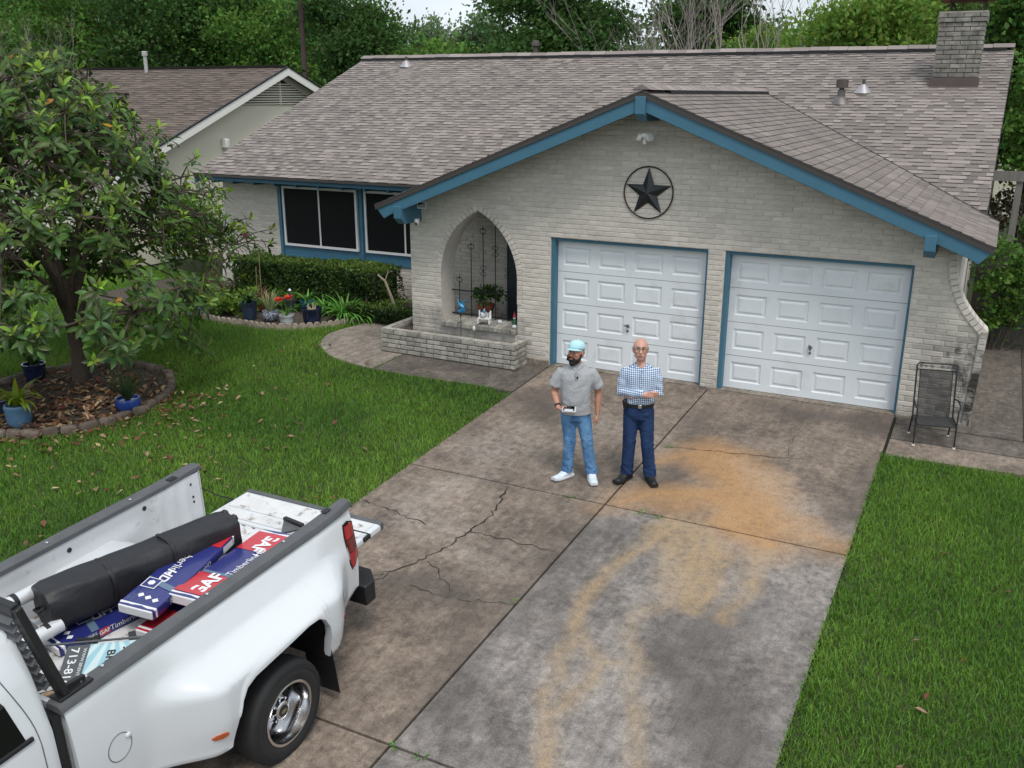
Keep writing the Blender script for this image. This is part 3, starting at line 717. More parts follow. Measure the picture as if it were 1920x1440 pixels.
# main slope: build left and right of the garage roof
def right_rng(v):
    y = mY0 + v / sl; z = main_z(y)
    if y > mYR - .02: return None
    if z >= RZ: return None
    x = RX + (RZ - z) / RS
    return (x - .03, MX1 - .01) if MX1 - x > .1 else None
def left_rng(v):
    y = mY0 + v / sl; z = main_z(y)
    if y > mYR - .02: return None
    x = RX - (RZ - z) / RS if z < RZ else MX1 - .04
    return (MX0 + .01, x + .03)
EX = .146; NV = int((mYR - mY0) * sl / EX) + 1
nrm = np.array((0, -mS, 1)) / sl; vd = np.array((0, 1, mS)) / sl
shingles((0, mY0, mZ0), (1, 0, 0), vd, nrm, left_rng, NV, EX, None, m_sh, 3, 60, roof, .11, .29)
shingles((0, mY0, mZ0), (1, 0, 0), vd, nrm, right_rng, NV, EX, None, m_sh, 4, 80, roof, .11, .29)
gl = math.sqrt(1 + RS * RS)
def gar_rng(v):
    x = GX1 - v / gl
    if x < RX: return None
    return (GY0 + .01, valley_y(x) + .02)
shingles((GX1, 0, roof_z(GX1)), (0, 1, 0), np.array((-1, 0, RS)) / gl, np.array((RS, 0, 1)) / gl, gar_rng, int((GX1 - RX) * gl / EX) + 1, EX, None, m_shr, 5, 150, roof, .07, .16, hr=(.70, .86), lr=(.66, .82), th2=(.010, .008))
def garl_rng(v):
    x = GX0 + v / gl
    if x > RX: return None
    return (-valley_y(x) - .02, -GY0 - .01)
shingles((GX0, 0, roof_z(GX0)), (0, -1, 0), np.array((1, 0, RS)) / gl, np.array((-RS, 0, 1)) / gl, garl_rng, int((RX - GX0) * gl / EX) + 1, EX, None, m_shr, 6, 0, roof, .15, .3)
# ridge caps and black vent strip
m_black = mat('black_vent', (.009, .009, .01), .6)
b = MB(); n = 40
for i in range(n):
    xa, xb = MX0 + (MX1 - MX0) * i / n, MX0 + (MX1 - MX0) * (i + 1) / n; dz = .012 * math.sin(i * 1.3) * .5
    b.add([(xa, mYR - .16, mZR - .16 * mS + .085 + dz), (xb - .01, mYR - .16, mZR - .16 * mS + .081 + dz), (xb - .01, mYR, mZR + .10 + dz), (xa, mYR, mZR + .105 + dz), (xa, mYR + .16, mZR - .16 * mS + .085 + dz), (xb - .01, mYR + .16, mZR - .16 * mS + .081 + dz)], [(0, 1, 2, 3), (3, 2, 5, 4), (0, 3, 4), (1, 5, 2)])
b.build('ridge_cap', mat('ridge_shingle', (.24, .205, .19), .92, var=.2, nscale=60, namt=.25), roof)
MB().box(MX0 + .05, MX1 - .15, mYR - .163, mYR + .163, mZR - .16 * mS - .03, mZR - .16 * mS + .083).build('ridge_vent', m_black, roof)
b = MB(); n = 24
for i in range(n):
    ya_, yb_ = GY0 + (yv - GY0) * i / n, GY0 + (yv - GY0) * (i + 1) / n
    b.add([(RX - .14, ya_, RZ - .14 * RS + .068), (RX - .14, yb_, RZ - .14 * RS + .063), (RX, yb_, RZ + .08), (RX, ya_, RZ + .085), (RX + .14, ya_, RZ - .14 * RS + .068), (RX + .14, yb_, RZ - .14 * RS + .063)], [(0, 3, 2, 1), (3, 4, 5, 2), (0, 4, 3), (1, 2, 5)])
b.build('ridge_cap', mat('ridge_shingle', (.24, .205, .19), .92, var=.2, nscale=60, namt=.25), roof)
MB().box(RX - .143, RX + .143, GY0 + .9, yv - .1, RZ - .14 * RS - .02, RZ - .14 * RS + .062).build('ridge_vent', m_black, roof)
b = MB()
for x0_, x1_ in ((RX, GX1),): b.bar((RX + .05, valley_y(RX + .05), roof_z(RX + .05) + .016), (GX1, valley_y(GX1), roof_z(GX1) + .016), .03, .008)
b.build('valley_line', m_sh_dark, roof)
# rake fascia boards (front), eave fascia, soffit, outlooker beams
def fascia(sgn, x_end):
    top = lambda x: roof_z(x) - .045; h = .225
    if sgn < 0: pts_ = [(RX, top(RX)), (x_end, top(x_end)), (x_end + .06, top(x_end) - .07), (x_end + .16, top(x_end) - h * .72 - .02), (x_end + .27, top(x_end + .27) - h), (RX, top(RX) - h)]
    else: pts_ = [(RX, top(RX)), (x_end, top(x_end)), (x_end - .06, top(x_end) - .07), (x_end - .16, top(x_end) - h * .72 - .02), (x_end - .27, top(x_end - .27) - h), (RX, top(RX) - h)]
    MB().prism(pts_, GY0 + .02, GY0 + .06, lambda a, c, y: (a, y, c)).build('fascia', m_blue, roof, bevel=.006)
    pts_ = [(RX, top(RX) + .012), (x_end, top(x_end) + .012), (x_end, top(x_end) - .04), (RX, top(RX) - .04)]
    MB().prism(pts_, GY0 + .0, GY0 + .018, lambda a, c, y: (a, y, c)).build('drip_edge', mat('drip_metal', (.05, .045, .042), .6), roof)
    xe = x_end - sgn * .03
    pts_ = [(RX + sgn * .0, roof_z(RX) - .06), (xe, roof_z(xe) - .06), (xe, roof_z(xe) - .085), (RX, roof_z(RX) - .085)]
    MB().prism(pts_, GY0 + .06, .25, lambda a, c, y: (a, y, c)).build('soffit', m_soffit, roof)
fascia(-1, -2.98); fascia(1, 6.36)
def beam(x, w=.13, h=.24, drop=.0):
    zt = roof_z(x + (.0)) - .10 - RS * w * .5 - drop
    pts_ = [(GY0 - .03, zt), (.02, zt), (.02, zt - h), (GY0 + .1, zt - h), (GY0 - .03, zt - h + .1)]
    MB().prism(pts_, x - w / 2, x + w / 2, lambda y, z, a: (a, y, z)).build('outlooker_beam', m_blue, roof, bevel=.006)
beam(1.65, .15, .34, -.05); beam(-2.52, .14, .30, .06); beam(5.62, .14, .30, .06)
MB().box(MX0, GX0 + .9, mY0 + .05, mY0 + .07, mZ0 - .14, mZ0 - .05).build('eave_fascia', m_soffit, roof)
MB().box(MX0, GX0 + .9, mY0 - .015, mY0 + .008, mZ0 - .05, mZ0 - .006).build('drip_edge', mat('drip_metal', (.05, .045, .042), .6), roof)
MB().box(MX0 + .02, -3.0, mY0 + .071, YL + .1, mZ0 - .1, mZ0 - .085).build('soffit', m_soffit, roof)
for k in range(12): MB().box(-9.6 + k * .6, -9.56 + k * .6, mY0 + .072, YL, mZ0 - .2, mZ0 - .101).build('rafter_tail', m_soffit, roof)
MB().prism([(mY0, mZ0 - .06), (mYR, mZR - .06), (mYR, mZR - .22), (mY0, mZ0 - .22)], MX1 - .05, MX1 - .01, lambda y, z, a: (a, y, z)).build('rake_board', m_blue, roof)
MB().prism([(mY0, mZ0 - .06), (mYR, mZR - .06), (mYR, mZR - .22), (mY0, mZ0 - .22)], MX0 + .01, MX0 + .05, lambda y, z, a: (a, y, z)).build('rake_board', m_blue, roof)
MB().prism([(2.95, 2.5), (mYR, 5.1), (15, 2.7)], -9.78, -9.6, lambda y, z, a: (a, y, z)).build('gable_wall', m_mortar, house)
MB().prism([(2.3, 2.4), (mYR, 5.05), (15, 2.7)], 5.8, 5.98, lambda y, z, a: (a, y, z)).build('gable_wall', m_mortar, house)
# ---- chimney
nmv = Vector((0, -mS, 1)); cpl = mZ0 - mS * mY0
cb = on_plane(1745, 163, nmv, cpl); cb2 = on_plane(1831, 163, nmv, cpl)
ch = thing('chimney', None, None, parent=roof)
cx0, cx1, cy0 = cb.x, cb2.x, cb.y; cy1 = cy0 + .75
ctop = atY(1800, 24, cy0).z; cz0 = cb.z - .1
mb = MB(); mb.box(cx0 + .03, cx1 - .03, cy0 + .03, cy1 - .03, cz0, ctop - .01)
cm = link('mortar_core', np_mesh('mortar_core', mb.V, mb.F, m_mort_d, attrs={'mold': [.4] * 8}), ch)
lst = []; nc = int(round((ctop - cz0 - .25) / .083)); zz0 = ctop - nc * .083
for i in range(nc):
    z = zz0 + (i + .5) * .083; ext = .025 if i >= nc - 2 else 0
    for face in range(2):
        if face == 0:
            for c, L in course_bricks(cx0 - ext, cx1 + ext, z, cx0 + (i % 2) * .14, L=.28): lst.append((T(c, cy0 + .03 - ext, z), L, .083 - JT))
        else:
            for c, L in course_bricks(cy0 - ext, cy1 + ext, z, cy0 + (i % 2) * .14, L=.28):
                lst.append((Matrix.Translation((cx0 + .03 - ext, c, z)) @ Matrix.Rotation(-math.pi / 2, 4, 'Z'), L, .083 - JT))
                lst.append((Matrix.Translation((cx1 - .03 + ext, c, z)) @ Matrix.Rotation(math.pi / 2, 4, 'Z'), L, .083 - JT))
brick_objects(lst, ch, m_brick_d, 75, lambda e: -1 if abs(e[0].translation.y - cy0) < .06 else (e[0].translation - CAM).length, mold=lambda P: .55)
MB().box(cx0 - .03, cx1 + .03, cy0 - .035, cy0 + .02, cz0 - .02, cb.z + .17).box(cx0 - .03, cx1 + .03, cy0 + .02, cy1, cz0, cb.z + .16).build('flashing', mat('brown_flashing', (.085, .062, .058), .55, nscale=4, namt=.2), ch, bevel=.008)
MB().box(cx0 - .02, cx1 + .02, cy0 - .01, cy1 + .01, ctop + .001, ctop + .03).build('crown', m_brick_d, ch)
b = MB(); cxm, cym = (cx0 + cx1) / 2 + .05, (cy0 + cy1) / 2
for sx in (-1, 1):
    for sy in (-1, 1): b.tube([(cxm + sx * .3, cym + sy * .25, ctop + .03), (cxm + sx * .3, cym + sy * .25, ctop + .24)], .014, 6)
for k in range(14):
    b.tube([(cxm - .3 + k * .6 / 13, cym - .25, ctop + .03), (cxm - .3 + k * .6 / 13, cym - .25, ctop + .24)], .004, 4); b.tube([(cxm - .3 + k * .6 / 13, cym + .25, ctop + .03), (cxm - .3 + k * .6 / 13, cym + .25, ctop + .24)], .004, 4)
tag(b.build('spark_screen', mat('rusty_iron', (.06, .035, .025), .8), ch), kind='stuff')
MB().add([(cxm - .46, cym - .4, ctop + .24), (cxm + .46, cym - .4, ctop + .24), (cxm + .46, cym + .4, ctop + .24), (cxm - .46, cym + .4, ctop + .24), (cxm - .3, cym - .2, ctop + .33), (cxm + .3, cym - .2, ctop + .33), (cxm + .3, cym + .2, ctop + .33), (cxm - .3, cym + .2, ctop + .33)], [(0, 3, 2, 1), (4, 5, 6, 7), (0, 1, 5, 4), (1, 2, 6, 5), (2, 3, 7, 6), (3, 0, 4, 7)]).build('chimney_cap', mat('rust_cap', (.22, .075, .05), .7, nscale=6, namt=.4), ch)
# ---- vents and pipe boots on the roof
m_galv = mat('vent_metal', (.16, .145, .14), .5, .6, nscale=8, namt=.3); m_vb = mat('vent_brown', (.075, .06, .055), .6); m_boot = mat('lead_boot', (.36, .35, .36), .45, .5)
def rp(px, py): return on_plane(px, py, nmv, cpl)
def boot(p, h, r=.03, col=m_vb):
    v = thing('pipe_vent', None, None, parent=roof, loc=p)
    MB().lathe([(.19, -.03), (.15, .02), (r * 2.2, .11), (r * 1.5, .14)], seg=16).build('boot', m_boot, v, smooth=True)
    MB().lathe([(r, .05), (r, h), (r * .7, h), (r * .7, h - .05)], seg=12).build('pipe', col, v, smooth=True)
boot(rp(1618, 172), .24, .032); boot(rp(762, 124), .24, .035)
p = rp(1576, 191); v = thing('flue_vent', None, None, parent=roof, loc=p)
MB().lathe([(.2, -.05), (.12, .06), (.075, .1), (.075, .22)], seg=18).build('boot', m_galv, v, smooth=True)
MB().lathe([(.05, .2), (.05, .26), (.115, .26), (.115, .42), (.06, .44)], seg=18).build('cap', m_vb, v, smooth=True)
p = Vector(atY(1004, 103, mYR + .8)); v = thing('flue_vent', None, None, parent=roof, loc=(p.x, p.y, mZR - .8 * mS))
h = atY(1004, 76, mYR + .8).z - (mZR - .8 * mS)
MB().lathe([(.06, -.1), (.06, h - .1)], seg=16).build('pipe', m_vb, v, smooth=True)
MB().lathe([(.075, h - .16), (.1, h - .14), (.1, h - .04), (.08, h)], seg=16).build('cap', m_vb, v, smooth=True)
# ================================================================== pickup truck (local: +x driver's side, +y tail, z up from the ground)
TA = math.atan(SLOPE); TO = Vector((.85, -9.1, gz(-9.1)))
TM = Matrix.Translation(TO) @ Matrix.Rotation(TA, 4, 'X'); TMI = TM.inverted()
def tl(px, py, z):
    n = TM.to_3x3() @ Vector((0, 0, 1)); return TMI @ on_plane(px, py, n, n.dot(TM @ Vector((0, 0, z))))
m_paint = mat('truck_white', (.62, .645, .665), .22, spec=.5, coat=.6)
m_inner = mat('bed_white', (.56, .58, .6), .45, nscale=4, namt=.1, dirt=(.3, .28, .25), dscale=7, dlo=.6, dhi=.78)
m_floor = mat('bed_floor', (.62, .62, .62), .5, nscale=5, namt=.2, dirt=(.2, .15, .11), dscale=9, dlo=.55, dhi=.68)
m_cap = mat('rail_plastic', (.085, .088, .092), .6, nscale=6, namt=.3, bump=.2, bscale=200, bdist=.002)
m_blk = mat('black_plastic', (.011, .011, .012), .5)
m_rub = mat('tyre_rubber', (.014, .014, .015), .75, nscale=10, namt=.2)
m_chr = mat('polished_alloy', (.75, .75, .76), .16, 1)
m_chd = mat('alloy_shadow', (.02, .02, .022), .5)
m_red = mat('tail_red', (.34, .006, .008), .12, coat=1.0)
m_redd = mat('tail_red_dark', (.12, .003, .004), .15, coat=1.0)
m_glass = mat('cab_glass', (.004, .004, .005), .05, spec=.6)
m_amb = mat('amber_lens', (.45, .09, .02), .2, coat=1)
truck = thing('pickup_truck', 'white dual rear wheel pickup with its tailgate down backed onto the driveway', 'truck', TO, (TA, 0, 0))
def sst(a, b, x): t = min(1, max(0, (x - a) / (b - a))); return t * t * (3 - 2 * t)
Y0, Y1, ZR = -1.46, 1.37, 1.40
ARCH = [(-1.46, .53), (-.62, .47), (-.50, .47), (-.475, .58), (-.41, .82), (-.36, .895), (-.27, .93), (.09, .955), (.32, .975), (.44, .965), (.51, .915), (.56, .82), (.585, .64), (.60, .50), (.72, .50), (.95, .54), (1.2, .60), (1.37, .64)]
def arch_z(y):
    for (a, za), (c, zc) in zip(ARCH[:-1], ARCH[1:]):
        if a <= y <= c: return za + (zc - za) * (y - a) / (c - a + 1e-9)
    return ARCH[-1][1]
def side_x(y, z):
    base = .935 + .03 * math.sin(math.pi * min(1, max(0, (1.40 - z) / .9))) - .02 * sst(1.3, 1.42, z)
    A = sst(-.98, -.52, y) * (1 - .93 * sst(.66, 1.24, y)); B = (.24 * sst(1.39, 1.08, z) + .76 * sst(1.17, .985, z)) * (1 - .10 * sst(.75, .45, z))
    if -.5 < y < .6 and .7 < z: base += .013 * (1 - sst(.035, .06, z - arch_z(y)))
    base -= .02 * sst(1.2, 1.37, y)
    return base + .315 * A * B
ycols = sorted(set([round(v, 4) for v in list(np.linspace(Y0, Y1, 60)) + [a for a, _ in ARCH] + list(np.linspace(-.52, -.33, 14)) + list(np.linspace(.42, .62, 14))]))
def bedside(sg):
    rings = []
    for y in ycols:
        zb = arch_z(y); ring = []
        for t in np.linspace(0, 1, 26): z = ZR + (zb - ZR) * t; ring.append((sg * side_x(y, z), y, z))
        xe = side_x(y, zb); ring += [(sg * (xe - .012), y, zb - .008), (sg * (xe - .05), y, zb - .004), (sg * (xe - .06), y, zb + .03)]
        rings.append(ring)
    mb = MB(); mb.loft(rings, False, False); o = mb.build('bed_side', m_paint, truck, smooth=True, ang=50)
    r = rings[-1]; MB().add(r + [(sg * .80, Y1, ZR), (sg * .80, Y1, .64)], [tuple(range(len(r) - 3)) + (len(r) + 1, len(r))]).build('bed_end', m_paint, truck)
    r = rings[0]; MB().add(r + [(sg * .80, Y0, ZR), (sg * .80, Y0, .53)], [tuple(range(len(r) - 3)) + (len(r) + 1, len(r))]).build('bed_end', m_paint, truck)
    # inner wall with pressed ribs
    V = []; ny = 80; nz_ = 10; F = []
    for i in range(ny + 1):
        y = Y0 + .03 + (Y1 - Y0 - .035) * i / ny
        for j in range(nz_ + 1):
            z = .92 + (1.39 - .92) * j / nz_; rib = 0
            for c in (.86, 1.02, 1.18): rib = max(rib, math.exp(-((y - c) / .035) ** 2) * .022 * sst(1.36, 1.3, z))
            rib = max(rib, sst(1.10, 1.06, z) * sst(-.5, -.42, y) * sst(.62, .54, y) * .0)
            step = .03 * sst(1.24, 1.18, z) * (1 - sst(.55, .75, y))
            V.append((sg * (.815 - rib - step), y, z))
    for i in range(ny):
        for j in range(nz_): a = i * (nz_ + 1) + j; F.append((a, a + nz_ + 1, a + nz_ + 2, a + 1))
    w = MB().add(V, F).build('inner_wall', m_inner, truck, smooth=True, ang=60)
    for yy, zz in ((-.05, 1.30), (.72, 1.31), (1.06, 1.28), (1.26, 1.3), (1.27, 1.17), (1.27, 1.12)):
        MB().lathe([(.022 if yy < .8 else .012, 0), (.022 if yy < .8 else .012, .003)], (sg * .815 - sg * .001 - (.003 if sg > 0 else 0), yy, zz), 12, axis='x').build('stake_hole', m_blk, w)
    c = MB(); prof = [(.806, 1.385), (.809, 1.42), (.824, 1.431), (.90, 1.432), (.925, 1.428), (.942, 1.40), (.945, 1.378)]
    rings = []
    for y in [Y0 - .02, Y0] + list(np.linspace(Y0 + .05, 1.2, 12)) + [1.30, 1.36, 1.395, 1.405]:
        dz = .0 + (.02 * sst(1.1, 1.3, y)) - (.02 if y > 1.40 else 0) - (.012 if y < Y0 else 0)
        rings.append([(sg * (x - .02 * sst(1.25, 1.4, y) * (x - .79) / .15), y, z + dz) for x, z in prof])
    c.loft(rings, False, False); r_ = rings[-1]; c.add(r_, [tuple(range(len(r_)))]); c.add(rings[0], [tuple(range(len(r_)))])
    cap = c.build('rail_cap', m_cap, truck, smooth=True, ang=35)
    for yy in (-1.1, -.2, .62): MB().lathe([(.014, 0), (.012, .006), (.004, .009)], (sg * .85, yy, 1.437), 10).build('bolt', m_chr, cap, smooth=True)
    MB().box(sg * .835 - .03, sg * .835 + .03, 1.03, 1.12, 1.439, 1.4425).build('stake_pocket', m_blk, cap) if sg < 0 else MB().box(.815, .87, 1.12, 1.2, 1.446, 1.4505).build('stake_pocket', m_blk, cap)
    # tail light, wraps the corner
    TLp = [(1.225, 1.30), (1.30, 1.305), (1.372, 1.27), (1.376, .96), (1.33, .885), (1.265, .865), (1.235, .93), (1.222, 1.08), (1.215, 1.2)]
    tb = MB()
    for off, pts_, mt, nm in ((.004, TLp, m_blk, 'lamp_bezel'),):
        V = [(sg * (side_x(y, z) + .005), y, z) for y, z in pts_]; V2 = [(sg * (side_x(y, z) - .03), y, z) for y, z in pts_]; k = len(pts_)
        tb.add(V + V2, [tuple(range(k))] + [(i, (i + 1) % k, k + (i + 1) % k, k + i) for i in range(k)])
    t_ = tb.build('tail_light', m_blk, truck)
    cyy, czz = 1.297, 1.085
    for z0, z1, mt in ((1.16, 1.31, m_red), (1.035, 1.155, m_redd), (.86, 1.03, m_red)):
        rows = []
        for z in np.linspace(z0, z1, 7):
            e = [y for y in np.linspace(1.2, 1.4, 201) if _inpoly(y, z, [(cyy + (a - cyy) * .88, czz + (c - czz) * .95) for a, c in TLp])]
            if len(e) < 5: continue
            rows.append([(sg * (side_x(y, z) + .009 + .012 * math.sin(math.pi * k / 8)), y, z) for k, y in enumerate(np.linspace(e[0], e[-1], 9))])
        if len(rows) > 1: MB().loft(rows, False, False).build('lens', mt, t_, smooth=True, ang=0)
def _inpoly(x, y, P):
    r = False; j = len(P) - 1
    for i in range(len(P)):
        if (P[i][1] > y) != (P[j][1] > y) and x < (P[j][0] - P[i][0]) * (y - P[i][1]) / (P[j][1] - P[i][1]) + P[i][0]: r = not r
        j = i
    return r
bedside(1); bedside(-1)
# floor with ribs, front bulkhead, wheel housings
rings = []
prof = []
for k in range(14):
    x = -.80 + k * 1.6 / 13.5; prof += [(x, .915), (x + .02, .932), (x + .075, .932), (x + .095, .915)]
prof.append((.815, .915))
MB().loft([[(x, Y0 + .03, z) for x, z in prof], [(x, Y1 + .01, z) for x, z in prof]], False, False).build('bed_floor', m_floor, truck)
MB().box(-.93, .93, Y0 - .0, Y0 + .03, .6, 1.40).build('bulkhead', m_inner, truck)
for sg in (-1, 1):
    pts_ = [(-.42, .92), (-.36, 1.1), (-.2, 1.2), (.32, 1.2), (.5, 1.1), (.56, .92)]
    MB().prism(pts_, sg * .56, sg * .81, lambda y, z, a: (a, y, z)).build('wheel_housing', m_inner, truck, bevel=.02)
MB().box(-1.14, 1.14, -.62, .62, .84, .9).box(-.80, .80, -1.4, 1.3, .6, .9).build('chassis', m_blk, truck)
for sg in (-1, 1):
    MB().box(sg * .9 - .27, sg * .9 + .27, .605, .625, .45, .95).build('fender_liner', m_blk, truck)
    MB().box(sg * .86 - .2, sg * .86 + .2, -.62, -.60, .45, .95).build('fender_liner', m_blk, truck)
    MB().add([(sg * .96, .60, .62), (sg * 1.235, .60, .62), (sg * 1.25, .64, .12), (sg * .93, .64, .12)], [(0, 1, 2, 3)]).build('mud_flap', m_blk, truck)
# tailgate lying open
tg = thing('tailgate', None, None, parent=truck)
MB().box(-.81, .81, 1.41, 1.955, .855, .925).build('panel', m_paint, tg, bevel=.018)
MB().box(-.76, .76, 1.46, 1.60, .926, .932).box(-.76, .76, 1.63, 1.90, .926, .931).build('inner_skin', m_floor, tg, bevel=.004)
MB().box(-.812, .812, 1.925, 1.985, .858, .937).build('edge_cap', m_cap, tg, bevel=.012)
for sg in (-1, 1):
    MB().box(sg * .815 - .012, sg * .815 + .012, 1.66, 1.76, .88, .925).build('latch', m_blk, tg, bevel=.008)
    MB().tube([(sg * .80, 1.37, 1.22), (sg * .805, 1.55, 1.06), (sg * .81, 1.74, .93)], .006, 6).build('cable', m_blk, tg)
# rear bumper with chamfered corner
pts_ = [(-.98, 1.42), (-.98, 1.56), (-.84, 1.70), (.84, 1.70), (.98, 1.56), (.98, 1.42)]
MB().prism(pts_, .40, .60, lambda x, y, z: (x, y, z)).build('bumper', m_blk, truck, bevel=.015)
# markers and fuel door
def on_side(y, z, d=.003): return (side_x(y, z) + d, y, z)
def patch(name, y, z, ry, rz_, mt, seg=20, d=.006, n=2.5):
    ring = []
    for k in range(seg):
        a = 2 * math.pi * k / seg; cy, sz = math.cos(a), math.sin(a); yy = y + ry * math.copysign(abs(cy) ** (2 / n), cy); zz = z + rz_ * math.copysign(abs(sz) ** (2 / n), sz); ring.append(on_side(yy, zz, d))
    inner_ = [(p[0] - d - .004, p[1], p[2]) for p in ring]
    return MB().loft([inner_, ring], True, False).add(ring, [tuple(range(seg))]).build(name, mt, truck, smooth=True, ang=30)
patch('side_marker', -.60, .64, .05, .022, m_amb, d=.012); patch('side_marker', .86, .70, .022, .026, m_redd, d=.012, n=2)
def ringline(y, z, r, mt):
    b = MB(); P = [on_side(y + r * .92 * math.cos(a), z + r * math.sin(a), .0015) for a in np.linspace(0, 2 * math.pi, 33)]; b.tube(P, .0032, 5, False); return b
fd = patch('fuel_door', -1.17, .90, .088, .095, m_paint, seg=28, d=.0015, n=2)
ringline(-1.17, .90, .097, m_blk).build('seam', mat('seam_grey', (.12, .12, .125), .6), fd)
MB().ball(on_side(-1.10, .945, .004), (.012, .02, .02)).build('finger_pull', m_paint, fd, smooth=True)
# wheels
def tyre(cx, w, Rr=.40, rim=.235):
    h = w / 2
    return [(rim, -h * .75), (rim + .02, -h * .92), (rim + .07, -h), (Rr - .04, -h * .93), (Rr - .008, -h * .72), (Rr, -h * .5), (Rr, h * .5), (Rr - .008, h * .72), (Rr - .04, h * .93), (rim + .07, h), (rim + .02, h * .92), (rim, h * .75)]
def wheel(sg, x, y, z, outer=True, w=.235):
    wt = thing('wheel', None, None, parent=truck, loc=(x, y, z), rot=(0, 0, 0 if sg > 0 else math.pi))
    t_ = MB().lathe(tyre(0, w), (0, 0, 0), 56, False, 'x').build('tyre', m_rub, wt, smooth=True, ang=0)
    if not outer: return wt
    for k in range(0): pass
    gb = MB()
    for rr in (.30, .345, .372): gb.lathe([(rr - .002, w / 2 * .99), (rr, w / 2 * 1.0 + .0015), (rr + .002, w / 2 * .98)], (0, 0, 0), 56, False, 'x')
    gb.build('sidewall_ring', m_rub, t_, smooth=True, ang=0)
    h = w / 2
    MB().lathe([(.252, h * .84), (.252, h * .97), (.243, h * 1.0), (.232, h * .97), (.225, h * .6), (.219, h * .5), (.215, h * .1), (.208, -h * .5), (.204, -h * 1.0), (.20, -h * 1.25)], (0, 0, 0), 56, False, 'x').build('rim', m_chr, wt, smooth=True, ang=35)
    rimd = MB(); rimd.lathe([(.203, -h * 1.25), (.19, -h * 1.2), (.16, -h * .9), (.12, -h * .45), (.105, -h * .4), (.095, -h * .4)], (0, 0, 0), 56, False, 'x'); rimd.build('rim_disc', m_chr, wt, smooth=True, ang=50)
    for k in range(8):
        a = 2 * math.pi * k / 8 + .3; MB().ball((0, 0, 0), (.012, .026, .018), 10, 6).xf(Matrix.Rotation(a, 4, 'X') @ Matrix.Translation((-h * .95, 0, .165))).build('hand_hole', m_chd, wt, smooth=True)
    hb = MB().lathe([(.1, -h * .45), (.1, -h * .1), (.092, -h * .02), (.078, h * .02), (.072, h * .35), (.06, h * .42), (.0, h * .43)], (0, 0, 0), 32, False, 'x').build('hub', m_chr, wt, smooth=True, ang=35)
    MB().lathe([(.048, h * .42), (.048, h * .46), (.0, h * .47)], (0, 0, 0), 24, False, 'x').build('centre_cap', m_chd, hb, smooth=True)
    MB().box(h * .47, h * .49, -.028, .028, -.009, .009).box(h * .47, h * .488, -.012, .012, -.014, .014).build('emblem', mat('gold_emblem', (.3, .24, .1), .4, .6), hb)
    for k in range(8):
        a = 2 * math.pi * k / 8; MB().lathe([(.013, 0), (.013, .03), (.006, .036)], (-h * .02, .087 * math.cos(a), .087 * math.sin(a)), 6, False, 'x').build('lug_nut', m_chr, hb)
    return wt
for sg in (1, -1):
    wheel(sg, sg * 1.135, .055, .355); wheel(sg, sg * .86, .055, .355, False)
    wheel(sg, sg * .84, -4.05, .40)
MB().lathe([(.08, -.9), (.08, .9)], (0, .055, .36), 12, True, 'x').build('axle', m_blk, truck)
# cab (only its rear corner shows) and hood
def cab_ring(y, s, zt, drop=0):
    hw = [(.80, .55), (.935, .62), (.96, .95), (.955, 1.30), (.935, 1.38), (.87, 1.66), (.79, 1.86), (.70, 1.935), (.5, 1.965), (0, 1.975)]
    P = [(x * s, y, min(z, zt) if zt else z) for x, z in hw]; return P + [(-x, yy, z) for x, yy, z in P[-2::-1]]
rings = [cab_ring(-1.535, .95, 1.90), cab_ring(-1.555, .985, 1.94), cab_ring(-1.60, 1.0, 0), cab_ring(-1.8, 1.0, 0), cab_ring(-2.6, 1.0, 0), cab_ring(-3.3, .98, 1.93), cab_ring(-3.6, .93, 1.7), cab_ring(-4.0, .92, 1.36)]
mb = MB(); mb.loft(rings, False, False); mb.add(rings[0], [tuple(range(len(rings[0])))]); cabo = mb.build('cab', m_paint, truck, smooth=True, ang=45)
MB().box(-.9, .9, -5.0, -3.6, .6, 1.32).build('hood', m_paint, truck, bevel=.08)
def cab_x(z):
    hw = [(.935, .62), (.96, .95), (.955, 1.30), (.935, 1.38), (.87, 1.66), (.79, 1.86), (.70, 1.935)]
    for (xa, za), (xb, zb) in zip(hw[:-1], hw[1:]):
        if za <= z <= zb: return xa + (xb - xa) * (z - za) / (zb - za)
    return .70
for sg in (1, -1):
    wp = [(-1.72, 1.375), (-1.76, 1.62), (-1.82, 1.76), (-1.90, 1.80), (-2.45, 1.80), (-2.45, 1.375)]
    MB().add([(sg * (cab_x(z) + .006), y, z) for y, z in wp], [tuple(range(len(wp)))]).build('side_window', m_glass, cabo)
    MB().bar((sg * (cab_x(1.37) + .014), -1.68, 1.362), (sg * (cab_x(1.37) + .014), -2.6, 1.362), .02, .03).build('belt_trim', m_blk, cabo, bevel=.006)
    P = [(sg * (cab_x(z) + .0015), -1.645 + .00 * z - .10 * sst(1.35, 1.9, z), z) for z in np.linspace(.62, 1.9, 24)]
    MB().tube(P, .0035, 5).build('door_seam', mat('seam_grey', (.12, .12, .125), .6), cabo)
MB().box(-.60, .60, -1.533, -1.528, 1.42, 1.80).build('rear_window', m_glass, cabo)
P = [(.955, -1.50, z) for z in np.linspace(.55, 1.40, 10)]
MB().box(-.90, .90, -1.525, -1.47, .6, 1.36).build('gap_seal', m_blk, truck)
